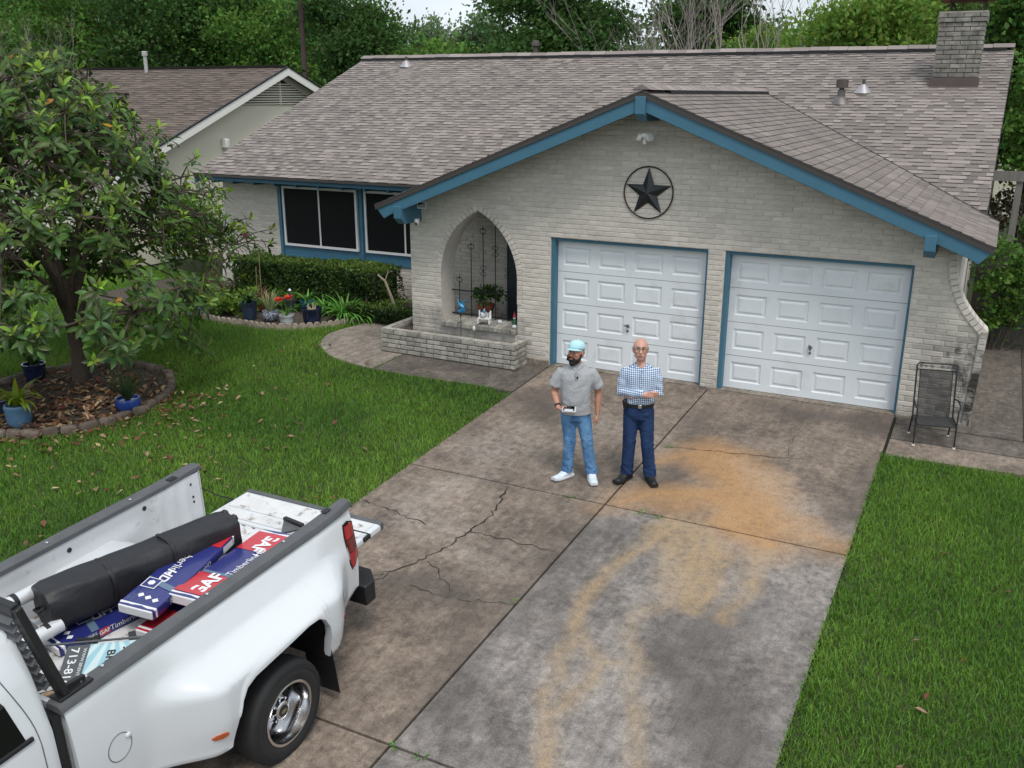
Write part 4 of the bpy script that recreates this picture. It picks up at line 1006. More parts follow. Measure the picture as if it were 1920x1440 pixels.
# headache rack
hr = thing('headache_rack', None, None, parent=truck)
for sg in (-1, 1):
    MB().bar((sg * .87, -1.40, 1.45), (sg * .84, -1.55, 2.13), .085, .05, (0, 1, 0)).build('post', m_blk, hr, bevel=.008)
    MB().box(sg * .87 - .05, sg * .87 + .05, -1.46, -1.22, 1.438, 1.452).build('foot', m_blk, hr, bevel=.004)
    ft = MB().bar((sg * .87, -1.38, 1.47), (sg * .87, -1.25, 1.455), .03, .05).build('gusset', m_blk, hr)
    for yy in (-1.28, -1.24): MB().lathe([(.016, 0), (.014, .012), (.006, .016)], (sg * .872, yy, 1.452), 8).build('bolt', m_chr, hr)
MB().bar((-.85, -1.55, 2.115), (.85, -1.55, 2.115), .05, .07, (0, 0, 1)).build('top_bar', m_blk, hr, bevel=.008)
for k in range(9):
    z = 1.52 + k * .066; y = -1.43 - .22 * (z - 1.45)
    MB().bar((-.83, y - .012, z), (.83, y - .012, z), .05, .009, (0, -.6, .8)).build('louver', m_cap, hr)
# ================================================================== load in the bed
FONTS = {}
def text(s, size, mt, parent, mtx, name='lettering', bold=0.0, shear=0.0, align='CENTER'):
    cu = bpy.data.curves.new(name, 'FONT'); cu.body = s; cu.size = size; cu.align_x = align; cu.align_y = 'CENTER'; cu.offset = bold; cu.shear = shear; cu.resolution_u = 3
    tmp = bpy.data.objects.new(name, cu); COL.objects.link(tmp)
    dg = bpy.context.evaluated_depsgraph_get(); me = bpy.data.meshes.new_from_object(tmp.evaluated_get(dg)); bpy.data.objects.remove(tmp)
    me.materials.clear(); me.materials.append(mt); o = link(name, me, parent); o.matrix_local = mtx; return o
m_navy = mat('wrap_blue', (.022, .028, .16), .28, coat=.3, bump=.25, bscale=14, bdist=.01); m_wred = mat('wrap_red', (.5, .022, .035), .28, coat=.3, bump=.25, bscale=14, bdist=.01)
m_wwh = mat('wrap_white', (.72, .72, .74), .35, bump=.4, bscale=22, bdist=.012); m_ink = mat('print_white', (.75, .75, .77), .4); m_slate = mat('wrap_slate', (.11, .17, .25), .3)
def Tloc(x, y, z, rz=0): return Matrix.Translation((x, y, z)) @ Matrix.Rotation(rz, 4, 'Z')
def bundle(label, frm, to, w=.33, h=.075, roll=0.0, style='blue', flip=1):
    """frm/to: truck-local midpoints of the underside ends. Local: x along the length, z up"""
    a, b2 = TM @ Vector(frm), TM @ Vector(to); L = (b2 - a).length; xd = (b2 - a).normalized()
    upv = (TM.to_3x3() @ Vector((math.sin(roll), 0, math.cos(roll)))); yd = upv.cross(xd).normalized(); zd = xd.cross(yd)
    m_ = Matrix(((xd.x, yd.x, zd.x, a.x), (xd.y, yd.y, zd.y, a.y), (xd.z, yd.z, zd.z, a.z), (0, 0, 0, 1)))
    t_ = thing('shingle_bundle', label, 'shingle bundle', group='roofing bundles in the truck bed'); t_.matrix_world = m_
    # body: sagging pack with soft edges
    V = []; n = 14; rr = random.Random(len(label)); rings = []
    for i in range(n + 1):
        x = L * i / n; bow = -.012 * math.sin(math.pi * i / n); sq = .97 if i in (0, n) else 1
        ring = []
        for (yy, zz) in ((-.5, .12), (-.49, 0), (0, 0), (.49, 0), (.5, .12), (.5, .85), (.485, 1), (.25, 1.01), (0, 1.015), (-.25, 1.01), (-.485, 1), (-.5, .85)):
            ring.append((x, yy * w * sq + rr.uniform(-.002, .002), zz * h + bow + rr.uniform(-.0015, .0015)))
        rings.append(ring)
    base = m_wred if style == 'red' else m_navy
    MB().loft(rings).build('wrap', base, t_, smooth=True, ang=35)
    ztop = lambda x: h * 1.015 - .012 * math.sin(math.pi * min(1, max(0, x / L))) + .0035
    def strip(x0, x1, y0, y1, mt, nm='print_panel', dz=0):
        k = max(2, int((x1 - x0) / .06)); V = []; 
        for i in range(k + 1):
            x = x0 + (x1 - x0) * i / k; V += [(x, y0, ztop(x) + dz), (x, y1, ztop(x) + dz)]
        return MB().add(V, [(2 * i, 2 * i + 2, 2 * i + 3, 2 * i + 1) for i in range(k)]).build(nm, mt, t_)
    def skew(x0, x1, s, mt): V = [(x0, -w * .47, ztop(x0)), (x1, -w * .47, ztop(x1)), (x1 + s, w * .47, ztop(x1 + s)), (x0 + s, w * .47, ztop(x0 + s))]; return MB().add(V, [(0, 1, 2, 3)]).build('print_panel', mt, t_)
    def ends(xa, sgn):
        MB().loft([[(xa - sgn * .012, -w * .46, h * .1), (xa - sgn * .012, w * .46, h * .1), (xa - sgn * .012, w * .46, h * .95), (xa - sgn * .012, -w * .46, h * .95)], [(xa + sgn * .05, -w * .505, -.001), (xa + sgn * .05, w * .505, -.001), (xa + sgn * .045, w * .505, h * 1.03), (xa + sgn * .045, -w * .505, h * 1.03)]], True, True).build('end_flap', m_wwh, t_, bevel=.006)
    ends(0, 1); ends(L, -1)
    def side(x0, x1, mt, z0=.12, z1=.9, sg=-1, d=.0035): MB().add([(x0, sg * (w / 2 + d), z0 * h), (x1, sg * (w / 2 + d), z0 * h), (x1, sg * (w / 2 + d), z1 * h), (x0, sg * (w / 2 + d), z1 * h)], [(0, 1, 2, 3)]).build('print_panel', mt, t_)
    sf = Matrix.Translation((0, 0, 0))
    if style == 'blue':
        for k in range(3):
            c = Vector((.13 + k * .0, -.10 + k * .075, 0)); q = .028
            x_ = .12 + k * .012; y_ = -.085 + k * .07
            MB().add([(x_ - q, y_, ztop(x_)), (x_, y_ - q, ztop(x_)), (x_ + q, y_, ztop(x_)), (x_, y_ + q, ztop(x_))], [(0, 1, 2, 3)]).build('seal_mark', m_ink, t_)
        skew(.25, .31, .07, m_slate)
        bx, by = .30, .075
        for s_, mt, dz in ((.062, m_ink, .002), (.054, m_navy, .0035)):
            MB().add([(bx - s_, by - s_, ztop(bx) + dz), (bx + s_, by - s_, ztop(bx) + dz), (bx + s_, by + s_, ztop(bx) + dz), (bx - s_, by + s_, ztop(bx) + dz)], [(0, 1, 2, 3)]).build('emblem_box', mt, t_)
        MB().lathe([(.03, 0), (.03, .001)], (bx, by, ztop(bx) + .005), 6).build('emblem', m_ink, t_)
        text('Timberline', .105, m_ink, t_, Tloc(.66, .03, ztop(.66) + .002, math.pi if flip < 0 else 0)); text('HD', .115, m_ink, t_, Tloc(.43 if flip < 0 else .90, .03, ztop(.5) + .002, math.pi if flip < 0 else 0), bold=.003, shear=.2)
        strip(L - .22, L - .055, -w * .47, w * .47, m_wred); text('GAF', .1, m_ink, t_, Tloc(L - .135, 0, ztop(L) + .004, math.pi / 2 if flip > 0 else -math.pi / 2), bold=.004)
        side(.30, .38, m_wred); M1 = Matrix.Translation((.34, -w / 2 - .006, h * .5)) @ Matrix.Rotation(math.pi / 2, 4, 'X'); text('GAF', .045, m_ink, t_, M1, bold=.001)
        M1 = Matrix.Translation((.56, -w / 2 - .006, h * .52)) @ Matrix.Rotation(math.pi / 2, 4, 'X'); text('TimberlineHD', .06, m_ink, t_, M1)
        M1 = Matrix.Translation((.24, -w / 2 - .006, h * .52)) @ Matrix.Rotation(math.pi / 2, 4, 'X'); side(.19, .285, m_slate); text('SW', .05, m_ink, t_, M1)
        side(L - .2, L - .06, m_wwh)
        for q in range(4): strip(.07, .22, .12 + .0 * q, .124, m_slate, 'fine_print', .001) if q == 0 else strip(.06, .06 + .04 * q, .135 - q * .02, .139 - q * .02, m_slate, 'fine_print', .001)
    if style == 'gaf':
        strip(.052, .36, -w * .485, w * .485, m_wred); strip(L - .36, L - .052, -w * .485, w * .485, m_wred)
        text('GAF', .17, m_ink, t_, Tloc(.21, -.005, ztop(.2) + .003, 0), bold=.006)
        text('GAF', .17, m_ink, t_, Tloc(L - .21, .0, ztop(L - .2) + .003, math.pi), bold=.006)
        text('Timberline', .085, m_ink, t_, Tloc(.575, -.06, ztop(.55) + .002)); text('HD', .09, m_ink, t_, Tloc(.79, -.06, ztop(.8) + .002), bold=.002, shear=.2)
        strip(.40, .82, -.115, -.105, m_ink, 'fine_print')
        skew(.365, .40, .0, m_slate)
    if style == 'red':
        strip(.3, L - .3, -w * .485, w * .485, m_navy)
    return t_
def P3(px, py, z): return tl(px, py, z)
bundle('blue roofing bundle lying half under the black bag, nearest the headache rack', (-.30, -.70, .935), (-.10, .28, .945), .33, .075, 0, 'blue', -1)
bundle('red ended roofing bundle mostly hidden at the bottom of the pile by the wheel housing', (.33, -.30, .935), (.30, .68, .935), .36, .075, 0, 'red')
bundle('red and blue roofing bundle lying flat against the near bed wall', (.44, -.03, 1.11), (.35, 1.12, 1.06), .38, .085, 0, 'gaf')
bundle('blue roofing bundle lying slanted on top of the pile beside the black bag', (.185, -.30, 1.12), (-.03, .80, 1.16), .31, .08, .10, 'blue', -1)
bundle('blue cornered roofing bundle under the pile nearest the open tailgate', (.40, .45, .935), (.52, 1.3, .94), .3, .07, 0, 'blue', 1)
# black canopy bag
m_bag = mat('bag_nylon', (.014, .014, .017), .55, nscale=5, namt=.3, bump=.35, bscale=9, bdist=.03)
a, b2 = Vector((-.40, -.63, 1.22)), Vector((-.015, .92, 1.20))
bag = thing('canopy_bag', 'long black nylon bag with straps lying across the truck bed', 'bag', TM @ a, (TA, 0, 0))
d = (b2 - a); L_ = d.length; dn = d.normalized(); sd_ = Vector((dn.y, -dn.x, 0)).normalized(); up_ = sd_.cross(dn) * 1
rings = []; n = 30; rr = random.Random(3)
for i in range(n + 1):
    t = i / n; c = dn * (L_ * t); s = .168 * (1 + .03 * math.sin(t * 9)); 
    if i == 0 or i == n: s *= .93
    hh = s * (.93 + .06 * math.sin(3 * t + 1)); ring = []
    for k in range(24):
        an = 2 * math.pi * k / 24; cx_, cz_ = math.cos(an), math.sin(an); q = 4.0
        x_ = s * math.copysign(abs(cx_) ** (2 / q), cx_); z_ = hh * math.copysign(abs(cz_) ** (2 / q), cz_)
        wob = .006 * math.sin(11 * t + k * 1.7) + .004 * math.sin(29 * t + k); ring.append(c + sd_ * (x_ + wob) + Vector((0, 0, z_ + wob)))
    rings.append(ring)
MB().loft(rings).build('bag_body', m_bag, bag, smooth=True, ang=60)
for t in (.30, .62):
    c = dn * (L_ * t); P = []
    for an in np.linspace(math.pi * .62, -math.pi * .55, 18):
        q = 3.2; cx_, cz_ = math.cos(an), math.sin(an); P.append(c + sd_ * (.181 * math.copysign(abs(cx_) ** (2 / q), cx_)) + Vector((0, 0, .172 * math.copysign(abs(cz_) ** (2 / q), cz_))))
    MB().tube(P, [(.004, .017)] * len(P), 6, ref=tuple(sd_)).build('strap', m_blk, bag, smooth=True)
c = dn * L_
for k in (-1, 1): MB().ball(c + sd_ * (.07 * k) + Vector((0, 0, .12)), (.04, .03, .035)).build('pole_foot', m_blk, bag, smooth=True)
MB().tube([dn * -.005 + sd_ * .07 + Vector((0, 0, .03)), dn * -.05 + sd_ * .05, dn * -.05 + sd_ * -.02, dn * -.004 + sd_ * -.06 + Vector((0, 0, -.02))], .012, 6).build('handle', m_blk, bag, smooth=True)
# aluminium poles (ladder rails) beyond the bag
m_alu = mat('pale_aluminium', (.7, .71, .73), .35, .3)
lad = thing('telescopic_ladder', 'white aluminium telescopic ladder with dark collars beside the bag', 'ladder', TM @ Vector((-.56, -.92, 1.24)), (TA, 0, 0))
for dx, dz, l0, l1 in ((-.02, .04, -.45, .42), (.30, -.12, -.35, .30)):
    MB().tube([(dx - .03, l0, dz), (dx + .02, l1, dz)],   .055, 16).build('rail', m_alu, lad, smooth=True)
    for yy in (.18, -.12): MB().tube([(dx + .003, yy, dz), (dx + .006, yy + .035, dz)], .06, 16).build('collar', m_blk, lad, smooth=True)
MB().bar((-.01, .16, .02), (.30, .16, -.12), .03, .02).build('rung', m_cap, lad)
# yard sign leaning in the bed
m_sg = mat('sign_grey', (.075, .085, .09), .5); b_ = NB('sign_sunburst'); MATS['sign_sunburst'] = b_.m
co = b_.n('ShaderNodeTexCoord').outputs['Object']; sx = b_.n('ShaderNodeSeparateXYZ'); b_.t.links.new(co, sx.inputs[0])
ang_ = b_.math('ARCTAN2', b_.math('SUBTRACT', sx.outputs[1], .12), b_.math('SUBTRACT', sx.outputs[0], .32)); w_ = b_.math('SINE', b_.math('MULTIPLY', ang_, 16))
b_.done(b_.mix(b_.ramp(w_, -.3, .3), (.30, .52, .60), (.55, .68, .70)), .5)
pA, pB, pC = tl(128, 1212, 1.10), tl(292, 1196, 1.16), tl(152, 1290, .98)
A_, B_, C_ = (TM @ p for p in (pA, pB, pC)); xd = (B_ - A_).normalized(); yd0 = (A_ - C_); yd0 = (yd0 - xd * yd0.dot(xd)); hgt_ = yd0.length; yd = yd0.normalized(); zd = xd.cross(yd)
sg_ = thing('yard_sign', 'grey and pale blue printed yard sign with a phone number lying in the truck bed', 'sign'); sg_.matrix_world = Matrix(((xd.x, yd.x, zd.x, A_.x), (xd.y, yd.y, zd.y, A_.y), (xd.z, yd.z, zd.z, A_.z), (0, 0, 0, 1)))
SL = (B_ - A_).length; SH = max(.42, hgt_ * 1.05)
MB().box(.0, SL, -SH, 0, -.006, 0).build('panel', b_.m, sg_)
MB().box(0, .165, -SH, -.001, .001, .003).build('number_strip', m_sg, sg_)
rot = Matrix.Rotation(-math.pi / 2, 4, 'Z')
text('713-816-2644', .088, m_ink, sg_, Matrix.Translation((.062, -.02, .005)) @ rot, align='LEFT', bold=.001)
text('WWW.BRENT', .034, m_ink, sg_, Matrix.Translation((.138, -.03, .005)) @ rot, align='LEFT')
text('BRENT', .085, m_blk, sg_, Matrix.Translation((.335, -.06, .005)) @ rot, align='LEFT', bold=.001)
MB().bar((.42, -.05, .006), (.46, -.12, .006), .012, .002).bar((.46, -.12, .006), (.40, -.17, .006), .012, .002).build('roof_mark', m_blk, sg_)
MB().bar((-.28, .02, .01), (SL, .012, .01), .012, .012).build('stake', m_cap, sg_)
MB().tube([(-.12, -.36, .0), (.02, -.34, .01), (.05, -.31, .01)], .008, 6).build('wire', m_blk, sg_, smooth=True)
# loose bits in the bed
m_wood = mat('scrap_wood', (.3, .2, .11), .8, nscale=4, namt=.3, stretch=(6, 1, 1)); m_steel = mat('grey_steel', (.13, .135, .14), .45, .5, nscale=6, namt=.3)
t_ = thing('steel_bracket', 'flat dark grey steel plate lying on the white bed floor', 'bracket', TM @ Vector((.28, -.36, .938)), (TA, 0, R(-38)))
MB().box(-.2, .2, -.09, .09, 0, .02).build('plate', m_steel, t_, bevel=.004); MB().box(-.03, .03, -.02, .0, .021, .024).build('slot', m_blk, t_); MB().lathe([(.02, 0), (.02, .003)], (.1, .03, .021), 10).build('slot', m_blk, t_)
t_ = thing('cross_bar_tool', 'small black and steel tool handle lying beside the printed yard sign', 'tool', TM @ Vector((-.02, -.60, 1.035)), (TA, 0, R(25)))
MB().tube([(-.06, 0, 0), (.07, 0, .01)], .018, 8).build('grip', m_blk, t_, smooth=True); MB().box(.06, .10, -.03, .03, -.01, .03).build('head', m_blk, t_, bevel=.006)
t_ = tag(MB().box(-.24, .24, -.02, .02, -.018, .018).build('timber_offcut', m_wood, bevel=.003), 'pale timber offcut on the bed floor by the headache rack', 'timber'); t_.location = TM @ Vector((.18, -1.05, .953)); t_.rotation_euler = (TA, 0, R(62))
t_ = tag(MB().box(-.30, .30, -.035, .035, -.03, .03).build('steel_channel', m_steel, bevel=.003), 'grey steel channel lying beside the timber offcut in the bed', 'channel'); t_.location = TM @ Vector((.02, -1.0, .965)); t_.rotation_euler = (TA, 0, R(58))
t_ = tag(MB().ball((0, 0, 0), (.14, .09, .075), 14, 10).build('grey_sack', mat('grey_cloth', (.14, .145, .15), .85, bump=.5, bscale=12, bdist=.02), smooth=True), 'lumpy grey cloth sack by the ladder end', 'sack'); t_.location = TM @ Vector((-.25, -.98, 1.02)); t_.rotation_euler = (0, 0, .5)
t_ = tag(MB().tube([(-.4, -.05, 0), (.1, 0, .0), (.3, .01, 0), (.42, .06, .0)], .012, 6).build('black_hose', m_blk, smooth=True), 'short black hose lying on the bed floor under the sign', 'hose'); t_.location = TM @ Vector((.3, -1.1, .95)); t_.rotation_euler = (TA, 0, .3)
# tool with yellow handle and black strap by the tailgate
t_ = thing('nail_puller', 'yellow handled pry tool with green cord resting by the tailgate hinge', 'tool', TM @ Vector((.40, 1.52, .955)), (TA, 0, R(60)))
MB().tube([(-.02, 0, .02), (.2, 0, .04)], .018, 8).build('grip', mat('yellow_grip', (.62, .36, .03), .45), t_, smooth=True); MB().tube([(-.2, -.05, -.0), (-.1, -.02, .0), (-.02, 0, .015)], .006, 6).build('cord', mat('green_cord', (.02, .3, .2), .6), t_, smooth=True); MB().box(.19, .24, -.012, .012, .03, .045).build('blade', m_steel, t_)
t_ = thing('black_strut', 'black folded strut and strap lying on the tailgate hinge line', 'strut', TM @ Vector((.12, 1.55, .95)), (TA, 0, R(-8)))
MB().bar((-.15, .02, .02), (.12, .0, .03), .04, .035).build('bar', m_blk, t_, bevel=.006); MB().add([(-.14, .0, .012), (.0, -.16, -.008), (.12, -.02, .012)], [(0, 1, 2)]).build('webbing', m_cap, t_)
# ================================================================== people
m_skin = mat('skin_tan', (.42, .21, .14), .5, nscale=20, namt=.08); m_skin2 = mat('skin_fair', (.52, .28, .21), .5, nscale=20, namt=.08)
def remesh(mb, name, mt, parent, vox=.009, smooth_it=6):
    o = mb.build(name, mt, parent)
    r = o.modifiers.new('r', 'REMESH'); r.mode = 'VOXEL'; r.voxel_size = vox; r.use_smooth_shade = True
    if smooth_it: s = o.modifiers.new('s', 'SMOOTH'); s.iterations = smooth_it; s.factor = .5
    bake(o); o.data.materials.clear(); o.data.materials.append(mt)
    return o
def ell(mb, rows, seg=24, q=2.3):
    """loft of super-ellipses: (z, hx, hy, cx, cy)"""
    rings = []
    for z, hx, hy, cx, cy in rows:
        ring = []
        for k in range(seg):
            a = 2 * math.pi * k / seg; c, s = math.cos(a), math.sin(a)
            ring.append((cx + hx * math.copysign(abs(c) ** (2 / q), c), cy + hy * math.copysign(abs(s) ** (2 / q), s), z))
        rings.append(ring)
    mb.loft(rings); return mb
def hand(mb, wrist, palm_dir, side_dir, curl_dir, s=1.0, curl=.5, thumb=1):
    """palm box plus five bent fingers; palm_dir along the fingers, side_dir towards the thumb, curl_dir is where fingers bend"""
    w, p, d, c = Vector(wrist), Vector(palm_dir).normalized(), Vector(side_dir).normalized(), Vector(curl_dir).normalized()
    mb.tube([w - p * .03, w + p * .02, w + p * .06, w + p * .095], [(.020 * s, .026 * s), (.019 * s, .034 * s), (.016 * s, .041 * s), (.013 * s, .040 * s)], 10, ref=tuple(c))
    for i, (off, ln) in enumerate(((.030, .068), (.010, .078), (-.011, .073), (-.031, .058))):
        b = w + p * (.088 * s) + d * (off * s); q = [b - p * .02]; dirv = p.copy(); pos = b
        q.append(pos)
        for f, an in ((.42, curl * .7), (.33, curl), (.25, curl * .9)):
            dirv = (dirv * math.cos(an) + (c * math.sin(an) if True else 0)).normalized(); pos = pos + dirv * (ln * f * s); q.append(pos)
            dirv = dirv
        mb.tube(q, [.0095 * s, .0095 * s, .009 * s, .0082 * s, .0068 * s], 8)
    b = w + p * .025 + d * .028; mb.tube([b - d * .012, b + d * .012 + p * .02 + c * .005, b + d * .018 + p * .048 + c * .018, b + d * .012 + p * .068 + c * .03], [.013 * s, .0125 * s, .011 * s, .008 * s], 8)
def head(mb, c, turn=0.0, tilt=0.0, s=1.0):
    """c: centre of the skull; returns the transform used for facial parts (faces -y)"""
    h = MB()
    h.ball((0, .012, .02), (.080, .094, .096), 20, 14)
    h.ball((0, -.012, -.05), (.066, .072, .064), 16, 12)
    h.ball((0, -.045, -.092), (.034, .034, .028), 12, 8)          # chin
    h.tube([(0, -.086, .018), (0, -.098, -.012), (0, -.106, -.032), (0, -.088, -.042)], [.009, .012, .0165, .012], 10)
    h.tube([(-.045, -.078, .024), (0, -.088, .030), (.045, -.078, .024)], [.010, .012, .010], 8)   # brow
    for sg in (-1, 1):
        h.ball((sg * .076, .016, -.014), (.009, .018, .028), 10, 8)   # ears
        h.ball((sg * .038, -.066, -.022), (.022, .02, .018), 10, 8)   # cheeks
    h.tube([(-.024, -.083, -.063), (0, -.091, -.064), (.024, -.083, -.063)], [.006, .0095, .006], 8)   # lips
    m_ = Matrix.Translation(c) @ Matrix.Rotation(turn, 4, 'Z') @ Matrix.Rotation(tilt, 4, 'X') @ Matrix.Scale(s, 4)
    h.xf(m_); mb.add(h.V, h.F); return m_
def face_parts(root, m_, brow_col, lip):
    for sg in (-1, 1):
        MB().ball((sg * .031, -.079, .008), (.0135, .008, .0075), 10, 6).xf(m_).build('eye', mat('eye_white', (.5, .47, .45), .3), root, smooth=True)
        MB().ball((sg * .031, -.0855, .008), (.0065, .004, .0065), 8, 6).xf(m_).build('iris', mat('iris', (.02, .014, .01), .2), root, smooth=True)
        MB().tube([(sg * .014, -.096, .030), (sg * .032, -.092, .035), (sg * .052, -.078, .028)], [.004, .0055, .003], 6).xf(m_).build('eyebrow', brow_col, root, smooth=True)
    MB().tube([(-.024, -.091, -.064), (0, -.1005, -.0645), (.024, -.091, -.064)], [.002, .0045, .002], 6).xf(m_).build('mouth', lip, root, smooth=True)
def shoe(name, mt, sole, root, c, yaw, L=.30, toe=.05):
    s_ = thing(name, None, None, parent=root, loc=c, rot=(0, 0, yaw))
    rows = []
    for t in np.linspace(0, 1, 11):
        y = .09 - L * t; w = .036 + .016 * math.sin(math.pi * min(1, t * 1.05)) - (.016 if t > .95 else 0) - (.006 if t < .05 else 0); h = .105 - .055 * sst(.25, .75, t) - (.022 if t > .95 else 0)
        ring = []
        for k in range(14):
            a = 2 * math.pi * k / 14; cx_, sz_ = math.cos(a), math.sin(a); ring.append((w * math.copysign(abs(cx_) ** .75, cx_), y, .022 + max(0, h * .5 + h * .5 * sz_ - .012)))
        rows.append(ring)
    MB().loft(rows).build('upper', mt, s_, smooth=True, ang=70)
    out = []
    for z, g in ((.0, .0), (.006, .004), (.026, .005), (.034, .0)):
        out.append([((.040 + g + .014 * math.sin(math.pi * t)) * sx, .098 - (L + .014) * t, z + .012 * sst(.8, 1, t)) for sx, ts in ((1, np.linspace(0, 1, 10)), (-1, np.linspace(1, 0, 10))) for t in ts])
    MB().loft(out).build('sole', sole, s_, smooth=True, ang=50); return s_
def denim(name, c1, c2):
    b = NB(name); f = b.noise(5, 5, .65, .4); c = b.mix(b.ramp(f, .35, .68), c1, c2); c = b.mix(b.math('MULTIPLY', b.attr('fade'), .65), c, c2)
    b.bump(b.noise(13, 4, .6, 1.2, stretch=(1, 1, 1.6)), .75, .022); MATS[name] = b.done(c, .85, 0, .2); return MATS[name]
def cloth(name, col, scale=8, dist=.02, st=.7, amt=.14):
    b = NB(name); c = b.val(col, b.math('ADD', b.math('MULTIPLY', b.math('SUBTRACT', b.noise(4, 4), .5), 2 * amt), 1)); b.bump(b.noise(scale, 4, .6, 1.0), st, dist); MATS[name] = b.done(c, .85, 0, .2); return b.m
def legs(root, mt, hip, kneeL, ankL, kneeR, ankR, rad, crotch=.84, waist=(.165, .125), name='jeans'):
    mb = MB(); zt = hip
    ell(mb, [(zt + .12, waist[0], waist[1], 0, .0), (zt + .04, waist[0] + .01, waist[1] + .008, 0, .005), (zt - .04, waist[0] + .012, waist[1] + .012, 0, .01), (zt - .11, waist[0] - .005, waist[1] - .005, 0, .01)])
    for sg, kn, an in ((-1, kneeL, ankL), (1, kneeR, ankR)):
        h0 = Vector((sg * .088, .008, zt - .02)); kn, an = Vector(kn), Vector(an)
        P = [h0 + Vector((0, 0, .06)), h0, h0.lerp(kn, .35), h0.lerp(kn, .7), kn, kn.lerp(an, .3), kn.lerp(an, .65), an + Vector((0, 0, .03)), an]
        mb.tube(P, [r_ for r_ in rad], 16)
    o = remesh(mb, name, mt, root, .012, 5)
    co = np.zeros(len(o.data.vertices) * 3, np.float32); o.data.vertices.foreach_get('co', co); X, Y, Z = co[0::3], co[1::3], co[2::3]
    # folds at knee and hem: real displacement
    n = np.zeros_like(co); o.data.vertices.foreach_get('normal', n); amp = .006 * (np.exp(-((Z - .5) / .12) ** 2) + 1.3 * np.exp(-((Z - .17) / .12) ** 2) + .5 * np.exp(-((Z - .82) / .1) ** 2))
    dsp = amp * 2.2 * (vnoise(X * 22 + Y * 14 + Z * 9, Z * 34 + X * 10, 6, 3) - .5) * 1.6
    for k in range(3): co[k::3] += n[k::3] * dsp
    o.data.vertices.foreach_set('co', co); a = o.data.attributes.new('fade', 'FLOAT', 'POINT'); a.data.foreach_set('value', (np.clip(1 - np.abs(np.abs(X) - .09) / .06, 0, 1) * np.clip((-Y) / .05, 0, 1) * np.clip((Z - .3) / .25, 0, 1)).astype(np.float32))
    return o
def folds(o, f):
    me = o.data; k = len(me.vertices); co = np.zeros(k * 3, np.float32); n = np.zeros(k * 3, np.float32); me.vertices.foreach_get('co', co); me.vertices.foreach_get('normal', n)
    d = f(co[0::3], co[1::3], co[2::3])
    for j in range(3): co[j::3] += n[j::3] * d
    me.vertices.foreach_set('co', co); me.update()
FACE = R(23)
# ---------------- man with cap and grey polo
p1 = atG(1076, 894); man = thing('person', 'bearded man in pale cap, grey polo and faded jeans holding a remote on the driveway', 'person', p1, (0, 0, FACE))
b = MB(); zh = 1.585
tors = [(.86, .15, .11, 0, 0), (.95, .155, .115, 0, 0), (1.1, .155, .12, 0, 0), (1.28, .175, .12, 0, 0), (1.36, .15, .10, 0, .005), (1.41, .11, .08, 0, .01), (1.46, .06, .06, 0, .01)]
ell(b, tors); b.tube([(-.0, .015, 1.42), (-.003, .005, 1.50), (-.006, -.005, 1.56)], [.062, .056, .056], 14)
hm = head(b, (-.012, -.012, zh + .02), R(-26), R(-12), 1.13)
shR, elR, wrR = Vector((-.195, .01, 1.355)), Vector((-.262, .02, 1.10)), Vector((-.205, -.16, .955))      # his right arm (picture left)
shL, elL, wrL = Vector((.195, .01, 1.355)), Vector((.275, .045, 1.09)), Vector((.265, -.01, .845))
b.tube([shR + Vector((.05, 0, .0)), shR, shR.lerp(elR, .5), elR, elR.lerp(wrR, .35), wrR], [.04, .046, .05, .043, .043, .028], 14)
b.tube([shL + Vector((-.05, 0, 0)), shL, shL.lerp(elL, .5), elL, elL.lerp(wrL, .35), wrL], [.04, .046, .05, .043, .043, .028], 14)
hand(b, wrR, (.75, -.45, -.2), (.1, -.3, .9), (.35, -.1, .3), 1.0, .35)
hand(b, wrL, (.0, -.12, -1), (-.35, -.9, 0), (-.75, -.1, -.2), 1.0, .38)
kL, aL, kR, aR = (-.062, -.03, .49), (-.085, .0, .075), (.150, -.035, .49), (.215, -.04, .07)
for hx, k_, a_ in ((-.085, kL, aL), (.085, kR, aR)): b.tube([(hx, 0, .9), (hx, 0, .8), k_, a_, (a_[0], a_[1], .04)], [.08, .075, .05, .038, .035], 12)
body = remesh(b, 'body', m_skin, man, .0075, 4)
face_parts(man, hm, mat('brow_dark', (.02, .012, .008), .8), mat('lip_dark', (.30, .11, .09), .5))
# beard: shell over the jaw
bb = MB(); bb.ball((0, -.028, -.082), (.058, .064, .048), 18, 12); bb.ball((0, -.052, -.108), (.036, .04, .036), 14, 10)
for sg in (-1, 1): bb.tube([(sg * .072, -.008, -.005), (sg * .070, -.024, -.045), (sg * .054, -.05, -.085)], [.010, .015, .022], 8)
bb.tube([(-.032, -.082, -.062), (-.020, -.098, -.046), (0, -.102, -.043), (.020, -.098, -.046), (.032, -.082, -.062)], [.009, .009, .007, .009, .009], 8)
bb.xf(hm); remesh(bb, 'beard', mat('beard_dark', (.016, .011, .009), .9, bump=.8, bscale=150, bdist=.004), man, .007, 2)
MB().tube([(-.02, -.1035, -.0665), (0, -.1105, -.0675), (.02, -.1035, -.0665)], [.003, .005, .003], 6).xf(hm).build('lower_lip', mat('lip_dark', (.30, .11, .09), .5), man, smooth=True)
MB().ball((0, .03, .005), (.079, .088, .07), 18, 10).xf(hm).build('hair', mat('hair_dark', (.014, .01, .008), .9), man, smooth=True)
m_capc = cloth('cap_aqua', (.42, .66, .70), 20, .006, .4, .05)
cp_ = thing('cap', None, None, parent=man); cp_.matrix_local = hm
rows = []
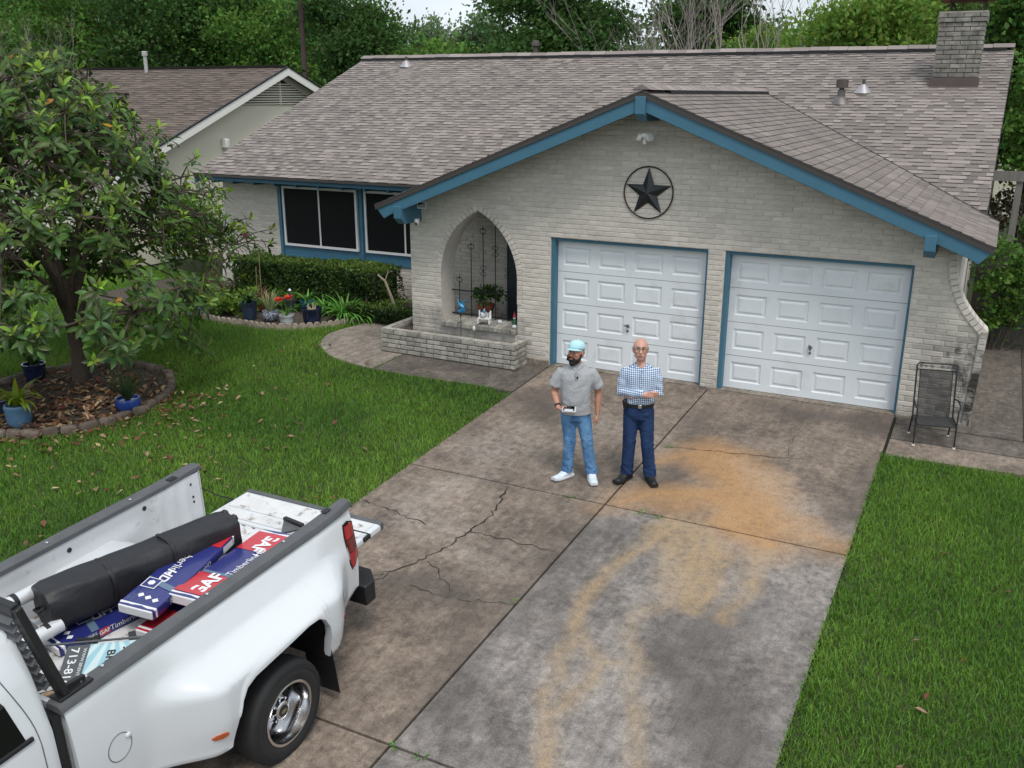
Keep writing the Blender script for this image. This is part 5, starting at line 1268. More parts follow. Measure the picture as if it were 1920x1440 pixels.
for z, r_ in ((.040, 1.0), (.062, 1.01), (.085, .97), (.107, .85), (.122, .64), (.131, .34), (.134, .02)): rows.append([(.086 * r_ * math.cos(a), .012 + .103 * r_ * math.sin(a), z + .0) for a in np.linspace(0, 2 * math.pi, 24, endpoint=False)])
MB().loft(rows).build('crown', m_capc, cp_, smooth=True, ang=0)
V = []; n = 14
for t in np.linspace(0, 1, 6):
    for k in range(n + 1):
        a = math.pi + math.pi * k / n; x = .078 * math.cos(a); y = .012 + (.096 + .115 * t * math.sin(math.pi * k / n) ** .6) * math.sin(a); V.append((x, y, .044 - .006 * t - .016 * (abs(math.cos(a)) ** 2) * t))
F = [(i * (n + 1) + k, i * (n + 1) + k + 1, (i + 1) * (n + 1) + k + 1, (i + 1) * (n + 1) + k) for i in range(5) for k in range(n)]
br = MB().add(V, F).build('brim', m_capc, cp_, smooth=True, ang=0); so = br.modifiers.new('t', 'SOLIDIFY'); so.thickness = .006
MB().ball((0, .012, .133), .008, 8, 6).build('button', m_capc, cp_, smooth=True)
# polo
m_polo = cloth('polo_grey', (.36, .37, .385), 7, .03, .9, .06); b = MB()
ell(b, [(.845, .185, .138, .01, 0), (.92, .183, .142, 0, -.005), (1.05, .180, .146, 0, -.012), (1.18, .186, .142, 0, -.008), (1.30, .200, .136, 0, 0), (1.36, .200, .122, 0, .005), (1.41, .160, .102, 0, .012), (1.448, .10, .08, 0, .012), (1.475, .070, .064, 0, .01)])
for s_, e_ in ((shR, elR), (shL, elL)):
    sg = -1 if s_.x < 0 else 1; b.tube([s_ + Vector((-sg * .06, 0, -.01)), s_ + Vector((-sg * .01, 0, .008)), s_.lerp(e_, .3) + Vector((sg * .008, 0, 0)), s_.lerp(e_, .62) + Vector((sg * .012, 0, 0)), s_.lerp(e_, .72) + Vector((sg * .012, 0, 0))], [.058, .064, .072, .077, .076], 16)
polo = remesh(b, 'polo_shirt', m_polo, man, .009, 12)
folds(polo, lambda X, Y, Z: .005 * np.sin(26 * X + 20 * Z + 3 * np.sin(9 * Z)) * np.exp(-((Z - 1.0) / .16) ** 2) + .004 * np.sin(40 * X - 30 * Z) * np.exp(-((Z - 1.24) / .1) ** 2))
for sg in (-1, 1):
    MB().add([(sg * .004, -.086, 1.43), (sg * .03, -.096, 1.415), (sg * .085, -.06, 1.462), (sg * .078, -.0, 1.488), (sg * .066, -.01, 1.496), (sg * .058, -.052, 1.482)], [(0, 1, 2, 5), (5, 2, 3, 4)]).build('collar', m_polo, polo).modifiers.new('t', 'SOLIDIFY').thickness = .008
MB().box(-.012, .012, -.142, -.133, 1.30, 1.42).build('placket', m_polo, polo, bevel=.003)
MB().ball((.015, -.146, 1.335), (.013, .012, .015), 8, 6).build('clip_microphone', m_blk, man, smooth=True)
MB().lathe([(.0335, -.012), (.037, -.012), (.037, .012), (.0335, .012)], (0, 0, 0), 16, False).xf(Matrix.Translation(wrR.lerp(elR, .16)) @ (elR - wrR).to_track_quat('Z', 'Y').to_matrix().to_4x4()).build('watch_band', m_blk, man, smooth=True)
legs(man, denim('denim_light', (.035, .115, .26), (.15, .30, .50)), .87, kL, aL, kR, aR, [.085, .098, .092, .084, .074, .072, .07, .074, .077])
m_sho = mat('trainer_white', (.60, .68, .74), .55, nscale=12, namt=.08); m_sol = mat('trainer_sole', (.62, .64, .66), .6)
shoe('shoe', m_sho, m_sol, man, (aL[0] - .01, aL[1] - .01, .0), R(-46)); shoe('shoe', m_sho, m_sol, man, (aR[0] + .005, aR[1] - .02, .0), R(8))
rc = thing('remote_controller', 'grey handheld remote controller with a dark screen in the capped mans hand', 'remote'); rc.matrix_world = Matrix.Translation(p1) @ Matrix.Rotation(FACE, 4, 'Z') @ Matrix.Translation((-.075, -.235, .962)) @ Matrix.Rotation(R(-6), 4, 'Z') @ Matrix.Rotation(R(28), 4, 'X')
MB().box(-.085, .085, -.045, .045, -.016, .016).build('body', mat('remote_grey', (.5, .52, .53), .4), rc, bevel=.01); MB().box(-.065, .065, -.005, .04, .017, .0195).build('screen', m_glass, rc)
for sx in (-.06, .06): MB().lathe([(.006, .016), (.006, .03), (.010, .033), (.010, .037)], (sx, -.027, 0), 10).build('thumb_stick', m_blk, rc)
# ---------------- older man in checked shirt
p2 = atG(1192, 897); man2 = thing('person', 'grey haired man with glasses, blue checked shirt and dark jeans standing with folded arms', 'person', p2, (0, 0, FACE))
b = MB(); ell(b, [(r_[0] + .03, r_[1] * .97, r_[2] * .97, 0, 0) for r_ in tors]); b.tube([(0, .015, 1.45), (0, .0, 1.53), (0, -.01, 1.60)], [.06, .053, .054], 14)
hm2 = head(b, (-.012, -.02, 1.655), R(-2), R(-12), 1.12)
sR, eR, wR = Vector((-.188, .01, 1.38)), Vector((-.225, -.02, 1.13)), Vector((.05, -.205, 1.15))
sL, eL, wL = Vector((.188, .01, 1.38)), Vector((.225, -.03, 1.14)), Vector((-.03, -.135, 1.10))
for s_, e_, w_ in ((sR, eR, wR), (sL, eL, wL)): b.tube([s_ - Vector((math.copysign(.05, s_.x), 0, 0)), s_, s_.lerp(e_, .5), e_, e_.lerp(w_, .35), w_], [.036, .042, .046, .042, .042, .028], 14)
hand(b, wR, (.9, -.05, .05), (.15, -.2, .9), (.3, .55, -.1), 1.05, .42)
hand(b, wL, (-.9, .1, .1), (0, -.2, .9), (-.2, .5, -.1), 1.0, .4)
kL2, aL2, kR2, aR2 = (-.10, -.02, .50), (-.115, -.02, .075), (.115, -.03, .50), (.165, -.05, .07)
for hx, k_, a_ in ((-.085, kL2, aL2), (.085, kR2, aR2)): b.tube([(hx, 0, .9), (hx, 0, .8), k_, a_, (a_[0], a_[1], .04)], [.08, .075, .05, .038, .035], 12)
remesh(b, 'body', m_skin2, man2, .0075, 4)
face_parts(man2, hm2, mat('brow_grey', (.28, .22, .18), .8), mat('lip_pink', (.36, .15, .13), .5))
hb = MB(); 
for sg in (-1, 1): hb.tube([(sg * .070, -.015, .03), (sg * .071, .02, .02), (sg * .066, .06, .0), (sg * .04, .095, -.02)], [.010, .018, .024, .026], 10)
hb.tube([(-.05, .092, -.02), (0, .105, -.02), (.05, .092, -.02)], [.024, .028, .024], 10); hb.ball((0, .045, .062), (.062, .062, .058), 16, 10); hb.xf(hm2)
remesh(hb, 'hair', mat('hair_grey', (.42, .39, .37), .85, bump=.6, bscale=160, bdist=.003), man2, .008, 2)
gb = MB()
for sg in (-1, 1):
    gb.tube([(sg * .033 + .024 * math.cos(a), -.1 + .006 * abs(math.cos(a)), .004 + .019 * math.sin(a)) for a in np.linspace(0, 2 * math.pi, 17)], .0018, 5, False); gb.tube([(sg * .057, -.094, .008), (sg * .082, .0, .006)], .0018, 5)
gb.tube([(-.01, -.102, .008), (.01, -.102, .008)], .0018, 5); gb.xf(hm2).build('glasses', mat('glasses_wire', (.2, .18, .16), .3, .8), man2)
# checked shirt
cb_ = NB('shirt_check'); tco = cb_.n('ShaderNodeTexCoord').outputs['Object']; sp_ = cb_.n('ShaderNodeSeparateXYZ'); cb_.t.links.new(tco, sp_.inputs[0])
def stripes(ax, per, w): return cb_.math('LESS_THAN', cb_.math('FRACT', cb_.math('MULTIPLY', ax, 1 / per)), w)
s1 = stripes(sp_.outputs[0], .0235, .46); s2 = stripes(sp_.outputs[2], .0235, .46); 
c_ = cb_.mix(cb_.math('MULTIPLY', s1, .62), (.70, .78, .82), (.03, .13, .36)); c_ = cb_.mix(cb_.math('MULTIPLY', s2, .62), c_, (.03, .13, .36)); c_ = cb_.mix(cb_.math('MULTIPLY', cb_.math('MULTIPLY', s1, s2), .8), c_, (.012, .04, .17))
cb_.bump(cb_.noise(8, 4, .6, 1.0), .8, .025); m_chk = cb_.done(c_, .8, 0, .2)
b = MB()
ell(b, [(.985, .168, .128, 0, 0), (1.02, .182, .142, 0, -.004), (1.10, .180, .146, 0, -.01), (1.22, .184, .138, 0, -.004), (1.33, .194, .130, 0, .0), (1.385, .190, .116, 0, .005), (1.43, .150, .096, 0, .012), (1.465, .088, .076, 0, .012), (1.488, .066, .062, 0, .008)])
for s_, e_, w_ in ((sR, eR, wR), (sL, eL, wL)):
    sg = -1 if s_.x < 0 else 1; b.tube([s_ + Vector((-sg * .06, 0, -.01)), s_ + Vector((-sg * .01, 0, .006)), s_.lerp(e_, .35), s_.lerp(e_, .75), e_ + Vector((sg * .008, .0, -.01)), e_.lerp(w_, .3), e_.lerp(w_, .7), e_.lerp(w_, .93)], [.056, .061, .065, .061, .059, .054, .047, .043], 16)
sh2 = remesh(b, 'checked_shirt', m_chk, man2, .009, 9)
folds(sh2, lambda X, Y, Z: .004 * np.sin(34 * X + 26 * Z + 2 * np.sin(12 * Z)) * np.exp(-((Z - 1.08) / .12) ** 2) + .0035 * np.sin(60 * Z + 20 * X) * np.clip((np.abs(X) - .15) / .05, 0, 1))
for sg in (-1, 1):
    MB().add([(sg * .004, -.092, 1.425), (sg * .03, -.104, 1.405), (sg * .08, -.066, 1.462), (sg * .076, 0, 1.494), (sg * .062, -.01, 1.502), (sg * .052, -.058, 1.480)], [(0, 1, 2, 5), (5, 2, 3, 4)]).build('collar', m_chk, sh2).modifiers.new('t', 'SOLIDIFY').thickness = .007
MB().tube([(.0, -.137, 1.42), (.0, -.142, 1.3), (.0, -.150, 1.22)], [(.003, .013)] * 3, 6, ref=(0, 1, 0)).build('placket', m_chk, sh2)
bl = MB(); ell(bl, [(.965, .181, .141, 0, .0), (1.003, .181, .141, 0, .0)]); bl.build('belt', mat('belt_black', (.012, .011, .011), .45), man2, smooth=True)
MB().box(-.022, .022, -.153, -.142, .962, 1.006).build('buckle', m_chr, man2, bevel=.003)
MB().box(-.035, .035, -.022, .022, -.055, .055).xf(Matrix.Translation((-.165, -.085, 1.0)) @ Matrix.Rotation(R(40), 4, 'Z') @ Matrix.Rotation(R(-12), 4, 'Y')).build('phone_holster', m_blk, man2, bevel=.01)
legs(man2, denim('denim_dark', (.010, .024, .070), (.022, .05, .13)), .90, kL2, aL2, kR2, aR2, [.085, .099, .094, .087, .080, .078, .076, .08, .083], waist=(.166, .128))
m_bs = mat('shoe_black', (.010, .010, .011), .5)
shoe('shoe', m_bs, m_bs, man2, (aL2[0] - .012, aL2[1] - .01, 0), R(-38)); shoe('shoe', m_bs, m_bs, man2, (aR2[0] + .005, aR2[1] - .01, 0), R(12))
# ================================================================== vegetation
def leaf_tmpl(nL=4, fold=.25, droop=.35, shape=None):
    """leaf along +x, unit length, unit half-width 1 -> scaled later; 3 columns"""
    V = []; shape = shape or (lambda t: math.sin(math.pi * t ** 1.35) ** .8 * (1 if t < .99 else 0))
    for i in range(nL + 1):
        t = i / nL; w = max(.02, shape(t)) if 0 < i < nL else .03; z = -droop * t * t
        V += [(t, -w, z + fold * w * .25), (t, 0, z), (t, w, z + fold * w * .25)]
    F = []
    for i in range(nL):
        for k in range(2): a = i * 3 + k; F.append((a, a + 1, a + 4, a + 3))
    return np.array(V), np.array(F)
def frames(D, U):
    """orthonormal frames: x along D, z near U; arrays (n,3) -> (n,3,3)"""
    D = D / np.linalg.norm(D, axis=1, keepdims=True); Yv = np.cross(U, D); Yv /= (np.linalg.norm(Yv, axis=1, keepdims=True) + 1e-9); Z = np.cross(D, Yv); return np.stack([D, Yv, Z], 2)
def leaves_mesh(name, tm, P, D, U, Ls, Ws, tint, mt, zscale=None):
    V0, F0 = tm; n = len(P); Rm = frames(D, U); S = np.stack([Ls, Ws, Ls if zscale is None else zscale], 1)
    V = np.einsum('nij,nkj->nki', Rm, V0[None] * S[:, None]) + P[:, None]; k = len(V0)
    F = (F0[None] + (np.arange(n) * k)[:, None, None]).reshape(-1, F0.shape[1])
    return np_mesh(name, V.reshape(-1, 3), F, mt, True, {'tint': np.repeat(tint, k)})
def rdir(n, rng=RNG):
    v = rng.normal(size=(n, 3)); return v / np.linalg.norm(v, axis=1, keepdims=True)
CARD = (np.array([(0, 0, 0), (.45, -1, .08), (1, 0, -.06), (.45, 1, .08)], float), np.array([(0, 1, 2, 3)]))
# ---------------- front lawn tree with large whorled leaves
m_leafA = leaf_mat('glossy_leaf', (.036, .080, .017), (.24, .36, .04), .25, .4, .42, .025, .3); m_leafO = leaf_mat('yellow_leaf', (.45, .22, .02), (.5, .3, .03), .3, .2)
m_bark = mat('bark_brown', (.075, .055, .042), .9, nscale=10, namt=.4, bump=.7, bscale=30, bdist=.02)
tb_ = atG(152, 716); TB = Vector((tb_.x, tb_.y, gz(tb_.y)))
tree = thing('broadleaf_tree', 'broad bushy tree with large glossy leaves growing in the stone ringed bed', 'tree', TB)
rt = random.Random(21); tw = MB(); tips = []
def crown_r(z): return float(np.interp(z, [.7, 1.1, 1.7, 2.4, 3.2, 4.0, 4.6, 5.1], [2.35, 2.75, 2.85, 2.6, 2.05, 1.45, .95, .2]))
trunk = MB(); trunk.tube([(0, 0, -.1), (.02, .0, .25), (-.02, .02, .6), (-.06, .02, .95), (-.05, .0, 1.3)], [.15, .115, .10, .098, .085], 12)
limbs = []
for k in range(13):
    a = k * 2.399 + .4; zt = 1.3 + (k % 5) * .55 + rt.uniform(0, .5); rr_ = crown_r(min(4.9, zt + .4)) * rt.uniform(.62, .8)
    if k > 9: zt = 3.6 + (k - 9) * .3; rr_ *= .5
    s = Vector((-.05, .01, rt.uniform(.75, 1.35))); e = Vector((rr_ * math.cos(a), rr_ * math.sin(a), zt)); mid = s.lerp(e, .5) + Vector((0, 0, .35 if zt > 1.6 else -.1))
    P = [s * ((1 - t) ** 2) + mid * (2 * t * (1 - t)) + e * (t * t) + Vector((rt.uniform(-.04, .04), rt.uniform(-.04, .04), 0)) for t in map(float, np.linspace(0, 1, 9))]
    tw.tube(P, list(np.linspace(.055, .016, 9)), 7); limbs.append(P)
nodes = [p for P in limbs for p in P[3:]]
whorls = []; cents = []
def crown_pt():
    z = rt.uniform(.8, 5.1); a = rt.uniform(0, 2 * math.pi); f = 1 - abs(rt.gauss(0, .25)); r_ = crown_r(z) * max(.3, min(1.08, f + .09 * math.sin(3 * a + 2 * z) + .06 * math.sin(5 * a - 3 * z)))
    return Vector((r_ * math.cos(a), r_ * math.sin(a), z)), a
while len(cents) < 225 and len(cents) * 1000 > -1:
    p, a = crown_pt()
    side = p.dot(Vector((RT.x, RT.y, 0)))
    if p.z < 1.2 and side < .9: continue
    if p.z < 1.25 and math.hypot(p.x, p.y) < 1.3: continue
    if any((p - q[0]).length < .28 for q in cents): continue
    cents.append((p, a))
tries = 0
while len(whorls) < 1250 and tries < 60000:
    tries += 1; c, a = rt.choice(cents); p = c + Vector((rt.gauss(0, .25), rt.gauss(0, .25), rt.gauss(0, .17)))
    if p.z < .75 or any((p - q[0]).length < .115 for q in whorls): continue
    a = math.atan2(p.y, p.x); whorls.append((p, Vector((math.cos(a) * (.55 + .3 * (p.z < 2)), math.sin(a) * (.55 + .3 * (p.z < 2)), .35 + .55 * rt.random() * (p.z > 1.3)))))
nodes += [c[0] for c in cents]
for c, a in cents:
    q = min([n_ for P_ in limbs for n_ in P_[3:]], key=lambda n_: (n_ - c).length); m_ = q.lerp(c, .5) + Vector((0, 0, .08)); tw.tube([q, m_, c], [.022, .016, .011], 6)
for p, d in whorls:
    q = min(nodes, key=lambda n_: (n_ - p).length); L_ = (q - p).length
    if L_ < 1.6:
        m_ = q.lerp(p, .55) + Vector((0, 0, .06)); tw.tube([q, m_, p], [.012, .009, .006], 5)
P, D, U, Ls, Ws, Ti, Or = [], [], [], [], [], [], []
for wi, (p, d) in enumerate(whorls):
    d = d.normalized(); n_ = rt.randint(7, 11); a0 = rt.uniform(0, 6.28); u = d.cross(Vector((.3, .5, .8))).normalized(); v = d.cross(u); fresh = rt.random() < .6 and p.z > 1.0
    for k in range(n_):
        a = a0 + k * 2.399; op = rt.uniform(.75, 1.35) ; up = fresh and k >= n_ - 4
        dr = (d * (math.cos(op) if not up else .95) + (u * math.cos(a) + v * math.sin(a)) * (math.sin(op) if not up else .45)); dr.z -= 0 if up else .16
        P.append(TB + p - d * (.02 * (n_ - k))); D.append(dr); U.append(d); L_ = rt.uniform(.13, .245) * (.75 if up else 1); Ls.append(L_); Ws.append(L_ * rt.uniform(.15, .2)); Ti.append(rt.uniform(.55, 1) if up else rt.uniform(0, .22)); Or.append((not up) and rt.random() < .008)
P, D, U = np.array([tuple(x) for x in P]), np.array([tuple(x) for x in D]), np.array([tuple(x) for x in U]); Ls, Ws, Ti, Or = map(np.array, (Ls, Ws, Ti, Or))
trunk.build('trunk', m_bark, tree, smooth=True); tw.build('limbs', m_bark, tree, smooth=True)
crown = thing('crown', None, None, parent=tree); LT = leaf_tmpl()
dist = np.linalg.norm(P - np.array(CAM), axis=1) - Ls * 3; order = np.argsort(dist); near = order[:300]; rest = order[300:]
def part_mesh(idx, nm, mt): return leaves_mesh(nm, LT, P[idx] - np.array(TB), D[idx], U[idx], Ls[idx], Ws[idx], Ti[idx], mt)
tag(link('leaf_field', part_mesh(rest[~Or[rest]], 'leaf_field', m_leafA), crown), kind='stuff')
tag(link('yellow_leaf_field', part_mesh(rest[Or[rest]], 'yellow_leaf_field', m_leafO), crown), kind='stuff')
lc = [leaves_mesh('leaf', LT, np.zeros((1, 3)), np.array([[1., 0, 0]]), np.array([[0, 0, 1.]]), np.array([1.]), np.array([.18]), np.array([t]), m_leafA) for t in (.0, .1, .2, .7, .95)]; lo = leaves_mesh('leaf', LT, np.zeros((1, 3)), np.array([[1., 0, 0]]), np.array([[0, 0, 1.]]), np.array([1.]), np.array([.18]), np.array([.5]), m_leafO)
Fr = frames(D, U)
for i in near:
    m_ = Matrix([[*(Fr[i][r_] * Ls[i]), P[i][r_] - TB[r_]] for r_ in range(3)] + [[0, 0, 0, 1]])
    o = link('leaf', lo if Or[i] else lc[min(4, int(Ti[i] * 10) if Ti[i] < .25 else (3 if Ti[i] < .78 else 4))], crown); o.matrix_local = m_
# ---------------- clumped crowns for distant trees and shrubs
def clump_cloud(blobs, n, per=45, spread=.35, rng=RNG, shell=.55, noise=.25):
    vol = np.array([b[1][0] * b[1][1] * b[1][2] for b in blobs]); pr = vol / vol.sum(); nc = max(1, n // per)
    bi = rng.choice(len(blobs), nc, p=pr); C = np.array([b[0] for b in blobs])[bi]; Rr = np.array([b[1] for b in blobs])[bi]
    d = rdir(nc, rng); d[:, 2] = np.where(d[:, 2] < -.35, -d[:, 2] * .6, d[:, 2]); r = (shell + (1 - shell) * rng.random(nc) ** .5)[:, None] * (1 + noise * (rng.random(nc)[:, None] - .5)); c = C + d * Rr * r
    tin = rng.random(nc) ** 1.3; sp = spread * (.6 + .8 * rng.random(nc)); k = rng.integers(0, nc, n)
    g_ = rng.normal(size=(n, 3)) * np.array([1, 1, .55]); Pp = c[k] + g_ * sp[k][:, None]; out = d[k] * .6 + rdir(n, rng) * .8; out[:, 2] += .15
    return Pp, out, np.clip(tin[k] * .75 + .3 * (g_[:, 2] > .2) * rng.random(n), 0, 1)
def bg_tree(name, label, px, Yd, top_py, wpx, mt, n=9000, leaf=.2, trunk_r=.22, lean=0, base_z=0, zlow=2.2, group='trees behind the houses', spread=.45, bare=False, shape=None, per=45):
    c = atY(px, 178, Yd); s = (c - CAM).dot(FW) / FPX; zt = atY(px, top_py, Yd).z; w = wpx * s / 2
    t_ = thing(name, label, 'tree', (c.x, c.y, base_z), group=group); rr = random.Random(int(px * 7 + Yd)); h = zt - base_z
    tk = MB(); tk.tube([(0, 0, -.2), (lean * .2, 0, h * .25), (lean * .6, .1, h * .5), (lean, .1, h * .82)], [trunk_r * 1.2, trunk_r, trunk_r * .7, trunk_r * .2], 9)
    blobs = []
    nb_ = 11
    for k in range(nb_):
        a = 2.4 * k; rad = w * (.15 if k == 0 else .47) * rr.uniform(.75, 1.1); zc = zlow + (h - zlow) * (.06 + .8 * ((k * 5) % nb_) / nb_ + rr.uniform(0, .08)); q = w * rr.uniform(.45, .62); qz = min(q * .85, (h - zc) * 1.0 + .3)
        blobs.append(((lean * .6 + rad * math.cos(a), rad * math.sin(a), zc), (q, q, max(.6, qz)))); tk.tube([(lean * .3, 0, h * rr.uniform(.2, .4)), (lean * .4 + rad * .5 * math.cos(a), rad * .5 * math.sin(a), zc - q * .4), (lean * .6 + rad * math.cos(a), rad * math.sin(a), zc + .2 * q)], [trunk_r * .5, trunk_r * .3, trunk_r * .08], 6)
    tk.build('trunk', m_bark2, t_, smooth=True)
    Pp, out, tin = clump_cloud(blobs, n, per, spread, np.random.default_rng(int(px + 13 * Yd)))
    ok = Pp[:, 2] > zlow * .5; Pp, out, tin = Pp[ok], out[ok], tin[ok]; m = len(Pp); L_ = leaf * (.6 + .8 * RNG.random(m))
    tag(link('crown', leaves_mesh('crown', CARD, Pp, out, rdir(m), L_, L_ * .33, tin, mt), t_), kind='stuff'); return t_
m_bark2 = mat('bark_grey', (.10, .09, .08), .95, nscale=6, namt=.35)
m_gA = leaf_mat('leaf_mid', (.055, .125, .026), (.18, .32, .06), .42, .3, .6, .03, .2); m_gB = leaf_mat('leaf_dark', (.032, .078, .02), (.10, .19, .04), .4, .35, .55, .02, .25)
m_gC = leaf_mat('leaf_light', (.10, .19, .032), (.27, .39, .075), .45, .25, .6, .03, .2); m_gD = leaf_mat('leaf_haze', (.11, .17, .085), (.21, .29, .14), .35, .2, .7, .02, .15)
BT = [('oak_tree', 'dark leafy tree rising behind the neighbours roof at its chimney pipe', 330, 26, -190, 330, m_gB, 15000, .2),
      ('oak_tree', 'mid green tree behind the neighbours roof beside the bare twigs', 150, 25, -160, 320, m_gA, 15000, .2),
      ('oak_tree', 'leafy tree at the far end of the neighbours ridge', -20, 27, -150, 300, m_gA, 11000, .2),
      ('oak_tree', 'light green tree behind the neighbours gable peak', 490, 28, -150, 280, m_gA, 14000, .2),
      ('elm_tree', 'round dark green tree between the neighbours gable and the brick house ridge', 665, 24, -70, 210, m_gB, 13000, .18),
      ('elm_tree', 'small light green tree low beside the round dark tree', 745, 30, 60, 120, m_gA, 4500, .2),
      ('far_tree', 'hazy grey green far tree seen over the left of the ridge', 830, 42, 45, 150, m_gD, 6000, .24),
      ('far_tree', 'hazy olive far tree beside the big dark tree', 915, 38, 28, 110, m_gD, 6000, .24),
      ('pecan_tree', 'big dense dark green tree behind the middle of the brick house ridge', 1050, 17, -150, 285, m_gB, 19000, .15),
      ('pecan_tree', 'dense dark tree behind the bare grey tree', 1345, 24, -80, 220, m_gB, 13000, .19),
      ('elm_tree', 'light green tree low over the ridge right of the bare tree', 1440, 20, 50, 150, m_gC, 7000, .14),
      ('elm_tree', 'yellow green tree over the ridge left of the brick chimney', 1640, 17, -40, 270, m_gC, 15000, .15),
      ('elm_tree', 'mid green tree filling the gap behind the chimney cap', 1760, 22, -90, 210, m_gA, 11000, .18),
      ('elm_tree', 'dark green tree low behind the ridge right of the sky gap', 1550, 27, 45, 130, m_gA, 7000, .2),
      ('elm_tree', 'leafy tree beyond the side yard fence', 1960, 16, -160, 260, m_gA, 13000, .15),
      ('tall_tree', 'tall dark tree far behind the neighbours roof, left of the pole like trunk', 570, 36, -140, 170, m_gB, 7000, .26)]
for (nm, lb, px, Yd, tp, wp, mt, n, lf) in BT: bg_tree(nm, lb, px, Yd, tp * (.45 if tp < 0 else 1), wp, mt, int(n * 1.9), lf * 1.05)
# undergrowth closing the view under the crowns, each bush its own thing
for k, px in enumerate((40, 180, 330, 470, 600, 720, 850, 980, 1120, 1270, 1420, 1560, 1700, 1820)):
    bg_tree('background_tree', 'shadowy tree filling the gaps in the far row behind the houses', px, 36 + (k * 7) % 6, (-40 if px < 640 or px > 1600 else (75 if px < 980 else 62)) + (k * 37) % 30, 250, m_gB if k % 2 else m_gA, 7000, .34, .14, zlow=.6, group='far row of trees', spread=.6)
# bare grey tree
def bare_tree(name, label, px, Yd, h, spreadm, seed, mt, r0=.16, lean=0):
    c = atY(px, 178, Yd); t_ = thing(name, label, 'tree', (c.x, c.y, 0), group='bare trees behind the houses'); rr = random.Random(seed); br = MB(); tk = MB()
    def grow(p, d, L_, r_, lv, mb):
        n_ = 4; P = [p]; 
        for i in range(n_): d = (d + Vector((rr.gauss(0, .1), rr.gauss(0, .1), .05))).normalized(); P.append(P[-1] + d * (L_ / n_))
        mb.tube(P, list(np.linspace(r_, r_ * .55, n_ + 1)), 6 if lv < 2 else 4, False)
        if lv >= 5: return
        for k in range(rr.choice((2, 3, 3))):
            s = P[rr.choice((2, 3, 4, 4))]; nd = (d + Vector((rr.gauss(0, .42), rr.gauss(0, .42), rr.gauss(.12, .22)))).normalized(); grow(s, nd, L_ * rr.uniform(.62, .85), r_ * .55, lv + 1, br)
    for k in range(3): grow(Vector((0, 0, -.1)), Vector((lean + rr.gauss(0, .25) * spreadm, rr.gauss(0, .2), 1)).normalized(), h * .42, r0 * rr.uniform(.6, 1), 0, tk)
    tk.build('trunk', mt, t_, smooth=True); br.build('branches', mt, t_, smooth=True)
m_pale = mat('pale_bark', (.30, .265, .235), .9, nscale=3, namt=.3)
bare_tree('bare_tree', 'leafless grey tree standing behind the ridge right of the dense dark tree', 1255, 15.5, 7.6, 1.0, 5, m_pale, .10)
bare_tree('bare_tree', 'second leafless grey tree close by the first behind the ridge', 1330, 16.5, 7.2, 1.0, 9, m_pale, .09)
bare_tree('bare_tree', 'pale leafless twigs arching over the neighbours ridge', 30, 20, 6.8, 1.6, 12, m_pale, .07, .2)
# big leaning trunk right of the chimney, pole-like trunk at left
lt = thing('leaning_tree', 'large tree with a leaning bare trunk right of the brick chimney', 'tree', atY(1845, 178, 17) * Vector((1, 1, 0)))
a = atY(1855, 95, 17); b2 = atY(1925, -30, 17); o0 = lt.location; MB().tube([(0, 0, -.2), (a - o0) * .5 + Vector((0, 0, .3)), a - o0, b2 - o0, b2 - o0 + Vector((2.2, 0, 3.0))], [.42, .36, .32, .28, .2], 12).build('trunk', m_bark2, lt, smooth=True)
MB().tube([Vector((0, 0, 2.0)), atY(1838, 60, 17) - o0, atY(1850, -40, 17) - o0], [.16, .12, .1], 8).build('limb', m_bark2, lt, smooth=True)
c0 = b2 - o0; Pp, out, tin = clump_cloud([((c0.x + 1.5, 0, c0.z + 2.5), (2.6, 2.2, 1.4)), ((c0.x - 1.6, 0, c0.z + 2.2), (2.0, 1.8, 1.2)), ((c0.x + .9, -.6, c0.z - .3), (.9, .8, .6))], 7000, 45, .35); m = len(Pp); L_ = .15 * (.6 + .8 * RNG.random(m))
tag(link('crown', leaves_mesh('crown', CARD, Pp, out, rdir(m), L_, L_ * .33, tin, m_gC), lt), kind='stuff')
pt = thing('pine_trunk_tree', 'slim straight dark trunk rising behind the neighbours gable', 'tree', atY(574, 178, 22) * Vector((1, 1, 0)))
MB().tube([(0, 0, -.2), (.03, 0, 4), (-.03, 0, 9)], [.16, .13, .1], 9).build('trunk', mat('bark_pine', (.075, .05, .045), .95), pt, smooth=True)
Pp, out, tin = clump_cloud([((0, 0, 10.2), (2.2, 2.2, 1.6))], 2500, 40, .4); m = len(Pp); tag(link('crown', leaves_mesh('crown', CARD, Pp, out, rdir(m), np.full(m, .2), np.full(m, .05), tin, m_gB), pt), kind='stuff')
